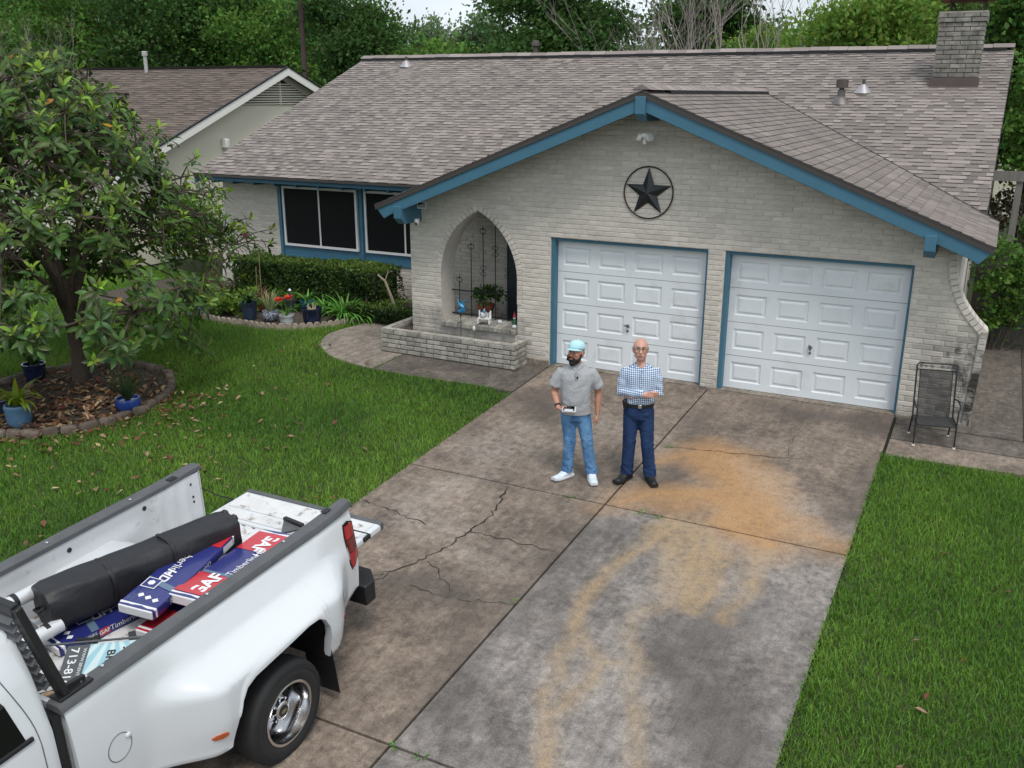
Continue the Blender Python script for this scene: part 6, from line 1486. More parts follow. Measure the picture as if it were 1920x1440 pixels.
# ---------------- hedge and bed plants
m_hedge = leaf_mat('hedge_leaf', (.022, .05, .012), (.13, .21, .035), .2, .3, .5, .03, .3)
def hedge(label, x0, x1, y0, y1, z1, n, cat='hedge', leaf=.045, z0=.05, mt=m_hedge, lump=.09, name='hedge'):
    rng = np.random.default_rng(int(abs(x0 * 100) + n)); face = rng.random(n); X = rng.uniform(x0, x1, n); Y = rng.uniform(y0, y1, n); Z = z0 + (z1 - z0) * rng.random(n) ** .8
    top = face < .45; front = (face >= .45) & (face < .88); Z = np.where(top, z1, Z); Y = np.where(front, y0, Y); X = np.where(face >= .94, x1, np.where((face >= .88), x0, X))
    l1 = vnoise(X * 2.6 + Z * 2.2, Y * 2.6 + Z, 4, 4) - .5; d = .06 * rng.random(n) ** 2
    N_ = np.zeros((n, 3)); N_[top, 2] = 1; N_[front, 1] = -1; N_[(face >= .88) & (face < .94), 0] = -1; N_[face >= .94, 0] = 1
    Pp = np.stack([X, Y, Z], 1) + N_ * (l1 * lump * 2 - d)[:, None]; out = N_ + rdir(n, rng) * .9; out[:, 2] += .3
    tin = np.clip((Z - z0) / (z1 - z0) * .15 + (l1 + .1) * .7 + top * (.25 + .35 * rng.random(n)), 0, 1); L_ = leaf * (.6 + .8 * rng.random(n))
    t_ = thing(name, label, cat, ((x0 + x1) / 2, (y0 + y1) / 2, 0)); o_ = np.array(t_.location)
    tag(link('foliage', leaves_mesh('foliage', CARD, Pp - o_, out, rdir(n, rng), L_, L_ * .4, tin, mt), t_), kind='stuff')
    MB().box(x0 + .1 - o_[0], x1 - .1 - o_[0], y0 + .1 - o_[1], y1 - .05 - o_[1], .05, z1 - .12).build('inner_twigs', mat('hedge_core', (.012, .016, .008), .95), t_)
    for k in range(5): MB().tube([(x0 + (k + .5) * (x1 - x0) / 5 - o_[0], (y0 + y1) / 2 - o_[1], -.03), (x0 + (k + .5) * (x1 - x0) / 5 + .05 - o_[0], (y0 + y1) / 2 - o_[1], .4)], [.03, .02], 6).build('stem', m_bark, t_)
    return t_
hl, hr_ = atY(452, 480, 1.75), atY(722, 500, 1.75)
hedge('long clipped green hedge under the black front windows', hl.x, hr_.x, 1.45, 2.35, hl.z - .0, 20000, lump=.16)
h2 = hedge('low dark ground shrub at the end of the hedge by the brick corner', hr_.x - .5, -3.35, 1.0, 1.95, .33, 4000, 'shrub', .04, name='low_shrub')
t_ = thing('bare_branch', 'pale bare twisted branch sticking out of the hedge end', 'branch', atY(735, 560, 1.4)); o0 = t_.location
MB().tube([Vector((.05, .2, -.6)), Vector((0, 0, 0)), atY(722, 527, 1.35) - o0, atY(708, 515, 1.3) - o0], [.03, .03, .024, .015], 7).build('stem', mat('dead_wood', (.34, .27, .21), .9), t_, smooth=True); MB().tube([atY(722, 527, 1.35) - o0, atY(728, 508, 1.35) - o0], [.018, .01], 6).build('twig', mat('dead_wood', (.34, .27, .21), .9), t_, smooth=True)
# strap-leaved plants
STRAP = leaf_tmpl(7, .5, 0, lambda t: (.55 + .45 * math.sin(math.pi * min(1, t * 1.1))) * (1 - t ** 5))
def strappy(name, label, p, n, Lr, w, mt, up=.9, droop=.6, cat='plant', group=None, parent=None, tint=(0, 1), seed=1, part='leaves'):
    rr = np.random.default_rng(seed); a = rr.uniform(0, 6.28, n); el = up * (.55 + .45 * rr.random(n)); L_ = rr.uniform(*Lr, n)
    V, F, T_ = [], [], []; k = 8; Vs = []
    for i in range(n):
        dx, dy = math.cos(a[i]), math.sin(a[i]); pos = np.array([dx * .03, dy * .03, 0]); e = el[i] * math.pi / 2; sx_, sy_ = -dy, dx; b0 = len(Vs); tt = rr.uniform(*tint)
        for j in range(k):
            t = j / (k - 1); ww = w * (.6 + .4 * math.sin(math.pi * min(1, t * 1.2 + .1))) * (1 - t ** 4) + .001
            Vs += [tuple(pos + np.array([sx_ * ww, sy_ * ww, .25 * ww])), tuple(pos), tuple(pos - np.array([sx_ * ww, sy_ * ww, -.25 * ww]))]; T_ += [tt * (.5 + .5 * t)] * 3
            pos = pos + np.array([dx * math.cos(e), dy * math.cos(e), math.sin(e)]) * (L_[i] / (k - 1)); e -= droop * (1.1 + .5 * math.sin(i)) / (k - 1) * 2.2
        for j in range(k - 1):
            for q in range(2): s_ = b0 + j * 3 + q; F.append((s_, s_ + 1, s_ + 4, s_ + 3))
    me = np_mesh(part, np.array(Vs), np.array(F), mt, True, {'tint': T_})
    if parent is not None: return tag(link(part, me, parent, loc=p), kind='stuff')
    t_ = thing(name, label, cat, p, group=group); tag(link(part, me, t_), kind='stuff'); return t_
m_strap = leaf_mat('strap_leaf', (.07, .20, .03), (.22, .44, .09), .3, .2, .4); m_reed = leaf_mat('reed_leaf', (.025, .06, .018), (.07, .13, .04), .2, .25, .6); m_brom = leaf_mat('bromeliad_leaf', (.15, .24, .015), (.36, .42, .03), .35, .15, .35); m_agave = leaf_mat('agave_leaf', (.16, .23, .09), (.40, .36, .18), .2, .25, .5)
def bedp(px, py, z=.01): p = atG(px, py); return Vector((p.x, p.y, gz(p.y) + z))
strappy('lily_clump', 'big bright green strap leaved clump right of the navy pot', bedp(648, 600), 120, (.35, .8), .026, m_strap, .95, .7, seed=2)
strappy('lily_clump', 'smaller strap leaved clump behind the navy pot', bedp(612, 590), 70, (.35, .7), .025, m_strap, .95, .75, seed=3)
strappy('lily_clump', 'low strap leaves spilling by the end of the hedge', bedp(674, 602), 50, (.3, .6), .024, m_strap, .8, .7, seed=4)
# ================================================================== neighbour house
m_cream = mat('cream_siding', (.74, .70, .58), .7, nscale=.8, namt=.06); m_bargew = mat('white_barge', (.78, .77, .72), .6)
nb = thing('neighbour_house', 'cream sided house with brown shingle roof next door beyond the tree', 'house')
NX, NYR, NZR, NS, NYE = -13.0, 9.26, 5.10, .396, 2.5; nl = math.sqrt(1 + NS * NS); NX2 = -31
def ndeck(pts): return MB().add(pts, [tuple(range(len(pts)))]).build('deck', m_sh_dark, nb)
nz_ = lambda y: NZR - NS * abs(y - NYR)
ndeck([(NX, NYE, nz_(NYE)), (NX, NYR, NZR), (NX2, NYR, NZR), (NX2, NYE, nz_(NYE))]); ndeck([(NX, NYR, NZR), (NX, 16, nz_(16)), (NX2, 16, nz_(16)), (NX2, NYR, NZR)])
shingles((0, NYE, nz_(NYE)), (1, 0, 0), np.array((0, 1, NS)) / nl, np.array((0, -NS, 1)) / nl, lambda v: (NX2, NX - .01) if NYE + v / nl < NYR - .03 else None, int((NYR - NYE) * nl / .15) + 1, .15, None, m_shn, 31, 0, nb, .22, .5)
for ya, yb in ((NYE, NYR), (16, NYR)):
    s_ = 1 if ya < yb else -1
    MB().prism([(ya, nz_(ya) - .02), (yb, NZR - .02), (yb, NZR - .24), (ya, nz_(ya) - .24)], NX - .045, NX, lambda y, z, a: (a, y, z)).build('barge_board', m_bargew, nb)
    MB().prism([(ya, nz_(ya) + .02), (yb, NZR + .02), (yb, NZR - .019), (ya, nz_(ya) - .019)], NX - .05, NX + .02, lambda y, z, a: (a, y, z)).build('drip_edge', m_black, nb)
MB().prism([(NYE + .6, nz_(NYE + .6) - .1), (NYR, NZR - .1), (15.4, nz_(15.4) - .1), (15.4, 0), (NYE + .6, 0)], NX - .5, NX - .4, lambda y, z, a: (a, y, z)).build('gable_wall', m_cream, nb)
MB().prism([(NYR - 1.9, NZR - 1.09), (NYR, NZR - .30), (NYR + 1.9, NZR - 1.09)], NX - .3995, NX - .396, lambda y, z, a: (a, y, z)).build('louver_shadow', m_black, nb)
for k in range(9):
    z = NZR - .5 - k * .07; hw = (NZR - .28 - z) / NS
    MB().box(NX - .395, NX - .36, NYR - hw, NYR + hw, z - .012, z + .026).build('louver_slat', m_cream, nb)
MB().box(NX - .398, NX - .345, NYR - .02, NYR + .02, NZR - 1.08, NZR - .35).build('louver_post', m_cream, nb)
MB().box(NX2, NX - .6, NYE + .6, 15.4, 0, 2.5).build('walls', m_cream, nb)
MB().box(NX2, NX - .1, NYR - .12, NYR + .12, NZR - .02, NZR + .05).build('ridge_cap', m_shn, nb)
# front wing: a second skin of the slope ending at its own ridge
wy = 6.9; wx = atY(238, 184, wy).x; dzw = .13
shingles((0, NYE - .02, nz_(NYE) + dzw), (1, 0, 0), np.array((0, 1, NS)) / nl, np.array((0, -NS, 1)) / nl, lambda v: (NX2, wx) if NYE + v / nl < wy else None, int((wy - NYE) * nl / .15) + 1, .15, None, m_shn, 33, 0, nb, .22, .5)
MB().prism([(NYE - .02, nz_(NYE) + dzw - .004), (wy, nz_(wy) + dzw - .004), (wy + .05, nz_(wy) + .0), (NYE - .02, nz_(NYE) - .0)], NX2, wx - .01, lambda y, z, a: (a, y, z)).build('wing_deck', m_sh_dark, nb)
MB().box(NX2, wx, wy - .06, wy + .1, nz_(wy) + dzw - .02, nz_(wy) + dzw + .05).build('wing_ridge', m_black, nb)
p = atY(274, 127, NYR - .3); q = atY(270, 96, NYR - .3); v = thing('flue_vent', None, None, parent=nb, loc=(p.x, p.y, nz_(p.y))); h = q.z - nz_(p.y)
MB().lathe([(.06, -.05), (.06, h - .08)], seg=14).build('pipe', mat('galv_pale', (.42, .42, .40), .5, .3), v, smooth=True); MB().lathe([(.09, h - .14), (.09, h - .02), (.06, h)], seg=14).build('cap', mat('galv_pale', (.42, .42, .40), .5, .3), v, smooth=True)
p = atX(418, 268, NX - .39); MB().box(NX - .395, NX - .2, p.y - .08, p.y + .08, p.z - .14, p.z + .12).build('wall_vent', m_bargew, nb, bevel=.03)
# far house behind the right-hand yard and far roof between the houses
fh = thing('far_house', 'pale house wall glimpsed through leaves beyond the back fence', 'house', (atY(1925, 178, 26).x, 26, 0))
MB().box(-.6, 9, 0, 6, 0, 3.6).build('wall', m_cream, fh); MB().add([(-1, -.5, 3.6), (9.5, -.5, 3.6), (9.5, 3, 5.2), (-1, 3, 5.2)], [(0, 1, 2, 3)]).build('roof', m_shn, fh); MB().box(1.2, 2.4, -.02, .01, 1.2, 2.4).build('window', m_screen, fh)
rh = thing('far_roof_house', 'grey roofed house far behind the neighbours gable', 'house', (atY(620, 160, 24).x, 24, 0)); q = atY(612, 150, 24).z
MB().add([(-2.5, -3, q - 1.5), (7, -3, q - 1.5), (7, 1, q + .1), (-1.2, 1, q + .1)], [(0, 1, 2, 3)]).build('roof', m_shn, rh); MB().box(-2, 6.5, -2.4, 4, 0, q - 1.4).build('wall', m_cream, rh)
# ================================================================== brick planter
PZ = .385; pxa, pxb, pyf = -3.07, -.41, -.47
pl = thing('brick_planter', 'low weathered brick planter box below the pointed arch', 'planter', (pxa, pyf, 0))
lst = []; O_ = Matrix.Translation((-pxa, -pyf, 0)); zb0 = gz(pyf) - .0
for i in range(5):
    z = zb0 + .005 + (i + .5) * (PZ + .02) / 5
    for c, L_ in course_bricks(pxa, pxb, z, pxa + (i % 2) * .136): lst.append((O_ @ T(c, pyf + .018, z), L_, .0768 - JT))
    for c, L_ in course_bricks(pyf, -.03, z, pyf + (i % 2) * .136): lst.append((O_ @ Matrix.Translation((pxb - .018, c, z)) @ Matrix.Rotation(math.pi / 2, 4, 'Z'), L_, .0768 - JT))
    for c, L_ in course_bricks(pyf + .2, .95, z, pyf + (i % 2) * .136): lst.append((O_ @ Matrix.Translation((pxa + .1, c, z)) @ Matrix.Rotation(math.pi / 2, 4, 'Z'), L_, .0768 - JT))
mb = MB(); ztp = zb0 + PZ + .022; mb.box(.02, pxb - pxa - .02, .02, .11, -.1, ztp); mb.box(pxb - pxa - .11, pxb - pxa - .021, .111, -pyf - .04, -.1, ztp); mb.box(.02, .11, .111, 1.0 - pyf, -.1, ztp)
cm_ = link('mortar_core', np_mesh('mortar_core', mb.V, mb.F, m_mort_d, attrs={'mold': [.2] * len(mb.V)}), pl)
brick_objects(lst, pl, m_brick_d, 150, lambda e: (O_.inverted() @ e[0].translation - CAM).length, mold=lambda P: .15)
cbm = solid_brick(.262, .115, .012).mesh('cap_brick', m_brick_d); cbm.attributes.new('mold', 'FLOAT', 'POINT')
for k in range(10): link('cap_brick', cbm, pl, mtx=Matrix.Translation((.13 + k * .266, .058, ztp + .007)))
for k in range(4): link('cap_brick', cbm, pl, mtx=Matrix.Translation((.058, .25 + k * .27, ztp + .007)) @ Matrix.Rotation(math.pi / 2, 4, 'Z'))
link('cap_brick', cbm, pl, mtx=Matrix.Translation((pxb - pxa - .06, .26, ztp + .007)) @ Matrix.Rotation(math.pi / 2, 4, 'Z'))
MB().box(.11, pxb - pxa - .11, .11, -pyf - .03, 0, PZ - .09).box(.11, pxa * -1 - 2.72, -pyf - .03, 1.3, 0, PZ - .09).build('soil', m_bed, pl)
# ================================================================== star, lamps, camera
m_star = mat('star_metal', (.045, .05, .052), .45, .7, nscale=5, namt=.3); sc_ = Vector((1.615, -.0, 2.935))
st = thing('metal_star', 'large dark metal star in a ring hung on the brick gable', 'star', sc_)
V = [(0, -.10, 0)]; 
for k in range(10):
    a = math.pi / 2 + k * math.pi / 5; r_ = .375 if k % 2 == 0 else .148; V.append((r_ * math.cos(a), -.025, r_ * math.sin(a)))
MB().add(V, [(0, 1 + k, 1 + (k + 1) % 10) for k in range(10)]).build('star', m_star, st)
MB().tube([(.385 * math.cos(a), -.025, .385 * math.sin(a)) for a in np.linspace(0, 2 * math.pi, 49)], .011, 8, False).build('ring', mat('ring_rust', (.055, .035, .03), .6, .5), st, smooth=True)
m_pw = mat('plastic_white', (.68, .68, .66), .4)
fp = atY(1209, 262, -.28); fl = thing('flood_light', 'white twin flood light under the ridge beam', 'light', fp)
MB().box(-.05, .05, -.04, .05, .03, .09).build('base', m_pw, fl, bevel=.01)
for sg in (-1, 1): MB().lathe([(.015, -.02), (.05, .0), (.062, .05), (.06, .06)], seg=14).xf(Matrix.Translation((sg * .055, -.02, .02)) @ Matrix.Rotation(sg * R(62), 4, 'Y') @ Matrix.Rotation(R(25), 4, 'X')).build('lamp_head', m_pw, fl, smooth=True)
MB().lathe([(.028, -.06), (.032, -.03), (.02, .03)], seg=12).build('sensor', m_pw, fl, smooth=True)
sp = atY(791, 385, -.42); so_ = thing('solar_charger', 'small dark solar charger on the left roof bracket', 'solar charger', sp, (R(-8), 0, R(20)))
MB().box(-.075, .075, -.008, .008, -.05, .05).build('frame', m_pw, so_, bevel=.004); MB().box(-.066, .066, -.0105, -.0085, -.042, .042).build('cell', m_glass, so_); MB().bar((0, .01, 0), (-.03, .12, -.04), .02, .02).build('arm', m_pw, so_)
cpz = atY(782, 417, -.38); sc2 = thing('security_camera', 'white dome camera under the left roof bracket', 'camera', cpz)
MB().lathe([(.04, .06), (.045, .03), (.04, .0), (.03, -.03), (.012, -.045)], seg=16).build('housing', m_pw, sc2, smooth=True); MB().ball((0, -.028, -.018), (.022, .02, .024)).build('lens', m_blk, sc2, smooth=True)
# ================================================================== pots
def pot(name, label, px, py, wpx, hpx, mt, prof=None, group=None, bands=None, yoff=0):
    p = bedp(px, py); s = (p - CAM).dot(FW) / FPX; r_ = wpx * s / 2; h = hpx * s * 1.03
    t_ = thing(name, label, 'pot', p, group=group); prof = prof or [(.72, 0), (.80, .1), (.94, .5), (.98, .82), (1.04, .86), (1.04, 1), (.92, 1), (.9, .86)]
    MB().lathe([(a * r_, b_ * h) for a, b_ in prof], seg=28).build('vessel', mt, t_, smooth=True, ang=50)
    MB().lathe([(.001, h * .84), (r_ * .9, h * .85)], seg=20, cap=False).build('compost', m_bed, t_)
    for z in (bands or []): MB().lathe([(r_ * np.interp(z, [0, 1], [.78, 1.02]) * 1.0, h * (z - .03)), (r_ * np.interp(z, [0, 1], [.78, 1.02]) * 1.03, h * z), (r_ * np.interp(z, [0, 1], [.78, 1.02]) * 1.0, h * (z + .03))], seg=28, cap=False).build('band', mt, t_, smooth=True)
    return t_, r_, h
m_navyp = mat('glaze_navy', (.010, .016, .05), .25, nscale=5, namt=.3, coat=.5); m_ring = mat('glaze_slate', (.03, .05, .09), .35, nscale=5, namt=.3, coat=.3); m_teal = mat('glaze_teal', (.015, .13, .17), .3, coat=.4)
m_wpot = mat('glaze_white', (.52, .54, .56), .4, nscale=7, namt=.15); m_terra = mat('terracotta', (.27, .09, .05), .85, nscale=5, namt=.2); m_gpot = mat('grey_pot', (.055, .06, .065), .6); m_bblue = mat('glaze_bright_blue', (.02, .055, .26), .2, nscale=4, namt=.3, coat=.6); m_lblue = mat('glaze_light_blue', (.08, .17, .28), .35, nscale=4, namt=.3, coat=.3)
bm_ = NB('glaze_pattern'); bm_.done(bm_.mix(bm_.ramp(bm_.noise(32, 2, .5, 1.5), .49, .52), (.5, .52, .55), (.03, .05, .16)), .3, coat=.4); m_pat = bm_.m
t1, r1, h1 = pot('flower_pot', 'glossy navy pot with pale cactus stubs in front of the strap leaves', 586, 609, 37, 31, m_navyp, bands=[.35, .62])
for k in range(7): a = k * .9; MB().tube([(r1 * .35 * math.cos(a), r1 * .35 * math.sin(a), h1 * .8), (r1 * .4 * math.cos(a), r1 * .4 * math.sin(a), h1 * (1.0 + .25 * (k % 3) / 2))], [.02, .014], 7).build('cactus_stub', mat('dry_cactus', (.42, .33, .2), .8), t1, smooth=True)
t1, r1, h1 = pot('flower_pot', 'small white pot holding the red flowers', 539, 611, 27, 20, m_wpot)
strappy('', '', (0, 0, h1), 16, (.2, .4), .016, m_strap, .95, .7, parent=t1, seed=6)
m_redf = leaf_mat('red_petal', (.45, .008, .008), (.6, .02, .015), .25, .2, .5)
for fx, fy in ((523, 562), (541, 558)):
    f = bedp(539, 611); tip = atY(fx, fy, f.y) - f; MB().tube([(0, 0, h1 * .8), tip * .6 + Vector((0, 0, .03)), tip], [.008, .007, .006], 6).build('flower_stalk', m_strap, t1)
    for k in range(3): pass
    n = 14; a = np.linspace(0, 6.28 * 2, n); D_ = np.stack([np.cos(a) * .9, np.sin(a) * .9 - .3, .35 + .3 * np.sin(a * 3)], 1); link('flower', leaves_mesh('flower', leaf_tmpl(4, .4, .3), np.tile(np.array(tip), (n, 1)), D_, np.tile([0, -.3, 1.], (n, 1)), np.full(n, .10), np.full(n, .036), np.linspace(0, 1, n), m_redf), t1)['kind'] = 'stuff'
t1, r1, h1 = pot('flower_pot', 'blue and white patterned pot with the spiky plant', 508, 602, 29, 19, m_pat, [(.6, 0), (.85, .2), (1.02, .55), (1.0, .8), (.9, .88), (1.0, .93), (1.0, 1), (.88, 1), (.86, .9)])
strappy('', '', (0, 0, h1 * .9), 26, (.35, .62), .016, m_agave, .98, .25, parent=t1, seed=8)
t1, r1, h1 = pot('flower_pot', 'dark slate blue ringed pot left of the patterned pot', 469, 599, 29, 32, m_ring, bands=[.3, .5, .7])
strappy('', '', (0, 0, h1 * .9), 26, (.25, .5), .03, leaf_mat('dark_strap', (.03, .08, .02), (.07, .16, .04), .2, .2), .9, .6, parent=t1, seed=9)
t1, r1, h1 = pot('flower_pot', 'round teal pot behind the navy pot', 578, 588, 26, 24, m_teal); strappy('', '', (0, 0, h1 * .9), 14, (.25, .4), .02, m_strap, .95, .6, parent=t1, seed=10)
t1, r1, h1 = pot('flower_pot', 'plain charcoal pot behind the red flowers', 548, 583, 24, 22, m_gpot); strappy('', '', (0, 0, h1 * .9), 8, (.2, .35), .016, m_strap, .95, .5, parent=t1, seed=11)
t1, r1, h1 = pot('flower_pot', 'terracotta pot behind the patterned pot', 487, 583, 22, 15, m_terra); strappy('', '', (0, 0, h1 * .9), 26, (.3, .5), .014, leaf_mat('red_tip', (.2, .12, .07), (.35, .14, .09), .2, .25), .9, .4, parent=t1, seed=12)
for k, (dx, hh) in enumerate(((-.03, .75), (.08, 1.05))): MB().tube([(dx, 0, h1), (dx + .02, 0, h1 + hh)], .008, 6).build('bloom_spike', mat('dry_spike', (.25, .2, .09), .8), t1)
t1, r1, h1 = pot('flower_pot', 'pale lavender blue pot under the tree boughs', 372, 592, 34, 18, mat('glaze_pale', (.24, .29, .42), .4, coat=.3)); strappy('', '', (0, 0, h1 * .9), 20, (.2, .35), .03, m_strap, .9, .5, parent=t1, seed=13)
t1, r1, h1 = pot('flower_pot', 'low bright blue bowl of reeds in the tree bed', 242, 770, 47, 24, m_bblue, [(.72, 0), (.95, .35), (1.02, .7), (.94, 1), (.82, 1), (.82, .85)]); strappy('', '', (0, 0, h1 * .8), 75, (.3, .7), .006, m_reed, 1.0, .2, parent=t1, seed=14)
t1, r1, h1 = pot('flower_pot', 'dark blue pot at the back of the tree bed', 68, 715, 40, 33, m_navyp); strappy('', '', (0, 0, h1 * .9), 40, (.25, .55), .014, m_reed, .9, .5, parent=t1, seed=15)
t1, r1, h1 = pot('flower_pot', 'ridged light blue pot under the yellow green bromeliad', 38, 796, 46, 38, m_lblue, [(.85, 0), (.95, .2), (1.0, .5), (1.02, .8), (1.06, .9), (1.0, 1), (.85, 1), (.85, .85)], bands=[.2, .35, .5, .65, .8]); strappy('', '', (0, 0, h1 * .9), 26, (.35, .6), .042, m_brom, .95, .75, parent=t1, seed=16)
t1, r1, h1 = pot('flower_pot', 'dark pot half hidden behind the bromeliad', 2, 778, 34, 28, m_ring)
for k, (px_, py_, w_, h_) in enumerate(((430, 585, .7, .3), (500, 572, .8, .28), (395, 590, .5, .25), (560, 578, .6, .2))):
    q = bedp(px_, py_); t_ = thing('bed_plant', ('bushy green plant under the tree edge in the flower bed', 'low green foliage behind the patterned pot', 'small leafy plant beside the lavender blue pot', 'low green leaves behind the red flowers')[k], 'plant', q); Pp, out, tin = clump_cloud([((0, 0, h_ * .5), (w_, .35, h_)), ((w_ * .5, .2, h_ * .6), (w_ * .6, .3, h_))], 900, 14, .06); m = len(Pp); Pp[:, 2] = np.maximum(Pp[:, 2], .02); L_ = .085 * (.6 + .8 * RNG.random(m))
    tag(link('foliage', leaves_mesh('foliage', CARD, Pp, out, rdir(m), L_, L_ * .4, tin, m_gA if k % 2 else m_gC), t_), kind='stuff'); MB().tube([(0, 0, -.02), (0, 0, h_)], [.012, .006], 6).build('stem', m_bark, t_)
# little solar lantern and tall flower stalk in the bed
lp = bedp(547, 590); ln = thing('garden_lantern', 'small silver garden lantern among the pots', 'lantern', lp); MB().tube([(0, 0, 0), (0, 0, .38)], .008, 6).build('stake', m_galv, ln); MB().lathe([(.02, .36), (.03, .4), (.028, .48), (.05, .5), (.01, .54)], seg=12).build('lamp', m_chr, ln, smooth=True)
fs = bedp(468, 575); f2 = thing('flower_stalk', 'tall stalk with a magenta flower head above the hedge', 'flower', atY(472, 500, 2.55) * Vector((1, 1, 0))); tp = atY(460, 440, 2.55) - f2.location
MB().tube([(0, 0, 0), (.0, 0, tp.z * .6), tp], [.012, .014, .018], 7).build('stem', m_reed, f2, smooth=True); n = 60; link('flower', leaves_mesh('flower', CARD, np.array(tp) + RNG.normal(size=(n, 3)) * .035, rdir(n), rdir(n), np.full(n, .05), np.full(n, .018), RNG.random(n), leaf_mat('magenta_petal', (.28, .02, .14), (.4, .05, .2), .3, .2)), f2)['kind'] = 'stuff'
# ================================================================== bed edging
m_scal = mat('scallop_concrete', (.36, .30, .24), .9, nscale=20, namt=.3, dirt=(.14, .12, .1), dscale=9); eg = thing('scalloped_edging', 'low scalloped concrete edging along the flower bed', 'edging', (EDGE[4].x, EDGE[4].y, gz(EDGE[4].y)))
path = [Vector((p.x, p.y, 0)) for p in EDGE]; cum = [0]
for a, c in zip(path[:-1], path[1:]): cum.append(cum[-1] + (c - a).length)
def along(path, cum, s):
    i = max(j for j in range(len(cum) - 1) if cum[j] <= s + 1e-9); t = (s - cum[i]) / max(1e-6, cum[i + 1] - cum[i]); d = (path[i + 1] - path[i]).normalized(); return path[i].lerp(path[i + 1], t), d
sm_ = MB().prism([(-.068, -.06), (.068, -.06), (.068, .05), (.05, .085), (.022, .102), (-.022, .102), (-.05, .085), (-.068, .05)], -.025, .025, lambda u_, v_, a: (u_, a, v_)).mesh('edging_tile', m_scal)
k = 0; s = .07
while s < cum[-1]:
    p, d = along(path, cum, s); link('edging_tile', sm_, eg, mtx=Matrix.Translation((p.x - eg.location.x, p.y - eg.location.y, gz(p.y) - eg.location.z)) @ Matrix.Rotation(math.atan2(d.y, d.x) + rj.uniform(-.06, .06), 4, 'Z') @ Matrix.Rotation(rj.uniform(-.08, .08), 4, 'X')); s += .14
m_stone = mat('edging_stone', (.135, .105, .085), .95, nscale=9, namt=.35, var=.25, dirt=(.07, .055, .04), dscale=6, bump=.6, bscale=40, bdist=.01)
ring = thing('stone_ring', 'ring of rounded brown edging stones round the tree bed', 'edging', (TBC.x, TBC.y, gz(TBC.y)))
sms = []
for v_ in range(5):
    rr = random.Random(v_); L_ = .13 * rr.uniform(.85, 1.1); mb = MB(); rows = []
    for zz, f in ((-.04, .95), (.02, 1.0), (.065, .98), (.09, .86), (.10, .5)): rows.append([(L_ * f * math.copysign(abs(math.cos(a)) ** .6, math.cos(a)) + rr.uniform(-.006, .006), .065 * f * math.copysign(abs(math.sin(a)) ** .7, math.sin(a)) + rr.uniform(-.005, .005), zz + rr.uniform(-.004, .004)) for a in np.linspace(0, 2 * math.pi, 10, endpoint=False)])
    mb.loft(rows); sms.append(mb.mesh('stone', m_stone, True, 50))
for k in range(38):
    a = 2 * math.pi * k / 38; x, y = TBR * math.cos(a), TBR * math.sin(a); link('stone', sms[k % 5], ring, mtx=Matrix.Translation((x + rj.uniform(-.02, .02), y + rj.uniform(-.02, .02), gz(TBC.y + y) - gz(TBC.y))) @ Matrix.Rotation(a + math.pi / 2 + rj.uniform(-.1, .1), 4, 'Z') @ Matrix.Rotation(rj.uniform(-.1, .1), 4, 'Y'))
# ================================================================== ornaments on the arch sill
m_cy = mat('cyan_glaze', (.015, .21, .42), .3, nscale=14, namt=.3, coat=.4); sz = ASILL + .012
bs = thing('bird_stake', 'bright blue bird shaped garden stake standing before the arch sill', 'ornament', atY(864, 596, -.14) * Vector((1, 1, 0)) + Vector((0, 0, .26))); bz = atY(866, 590, -.14).z - .26
MB().tube([(0, 0, 0), (0, 0, bz)], .006, 6).build('rod', m_blk, bs); MB().ball((0, 0, bz + .0), .026).build('ball', m_blk, bs, smooth=True)
bd = MB(); bd.tube([(-.05, 0, bz + .06), (.0, 0, bz + .055), (.05, 0, bz + .09), (.05, -.01, bz + .14), (.0, -.01, bz + .17), (-.02, -.01, bz + .2)], [.02, .036, .042, .04, .04, .02], 10); remesh(bd, 'bird_body', m_cy, bs, .008, 2)
for sg in (-1, 1): MB().add([(sg * .01, 0, bz + .16), (sg * .03, .01, bz + .21), (sg * .075, .02, bz + .29), (sg * .055, .0, bz + .2), (sg * .07, .01, bz + .18)], [(0, 1, 2, 3), (0, 3, 4)]).build('wing', m_cy, bs).modifiers.new('t', 'SOLIDIFY').thickness = .012
bn = thing('toy_bench', 'miniature white slatted bench on the arch sill', 'bench', atY(908, 588, .02) * Vector((1, 1, 0)) + Vector((0, 0, sz + .005)), (0, 0, R(12)))
for sx in (-.1, .1):
    for sy in (-.045, .05): MB().box(sx - .011, sx + .011, sy - .011, sy + .011, 0, .09 if sy < 0 else .22).build('leg', m_frame, bn)
for k in range(3): MB().box(-.115, .115, -.055 + k * .037, -.025 + k * .037, .085, .095).build('seat_slat', m_frame, bn)
for k in range(6): MB().box(-.085 + k * .031, -.068 + k * .031, .048, .058, .095, .18 + .012 * (k % 2)).build('back_slat', m_frame, bn)
og = thing('pebble_figure', 'round white painted stone figure with a blue cap on the toy bench', 'ornament', bn.location + Vector((-.01, -.005, .098))); MB().ball((-.015, -.01, .05), (.05, .042, .05)).build('body', m_wpot, og, smooth=True); MB().ball((.01, .0, .115), (.028, .026, .03)).build('head', m_cy, og, smooth=True); MB().ball((.015, 0, .15), .013).build('pompom', m_wpot, og, smooth=True); MB().ball((-.03, -.048, .07), .009).build('spot', m_blk, og, smooth=True)
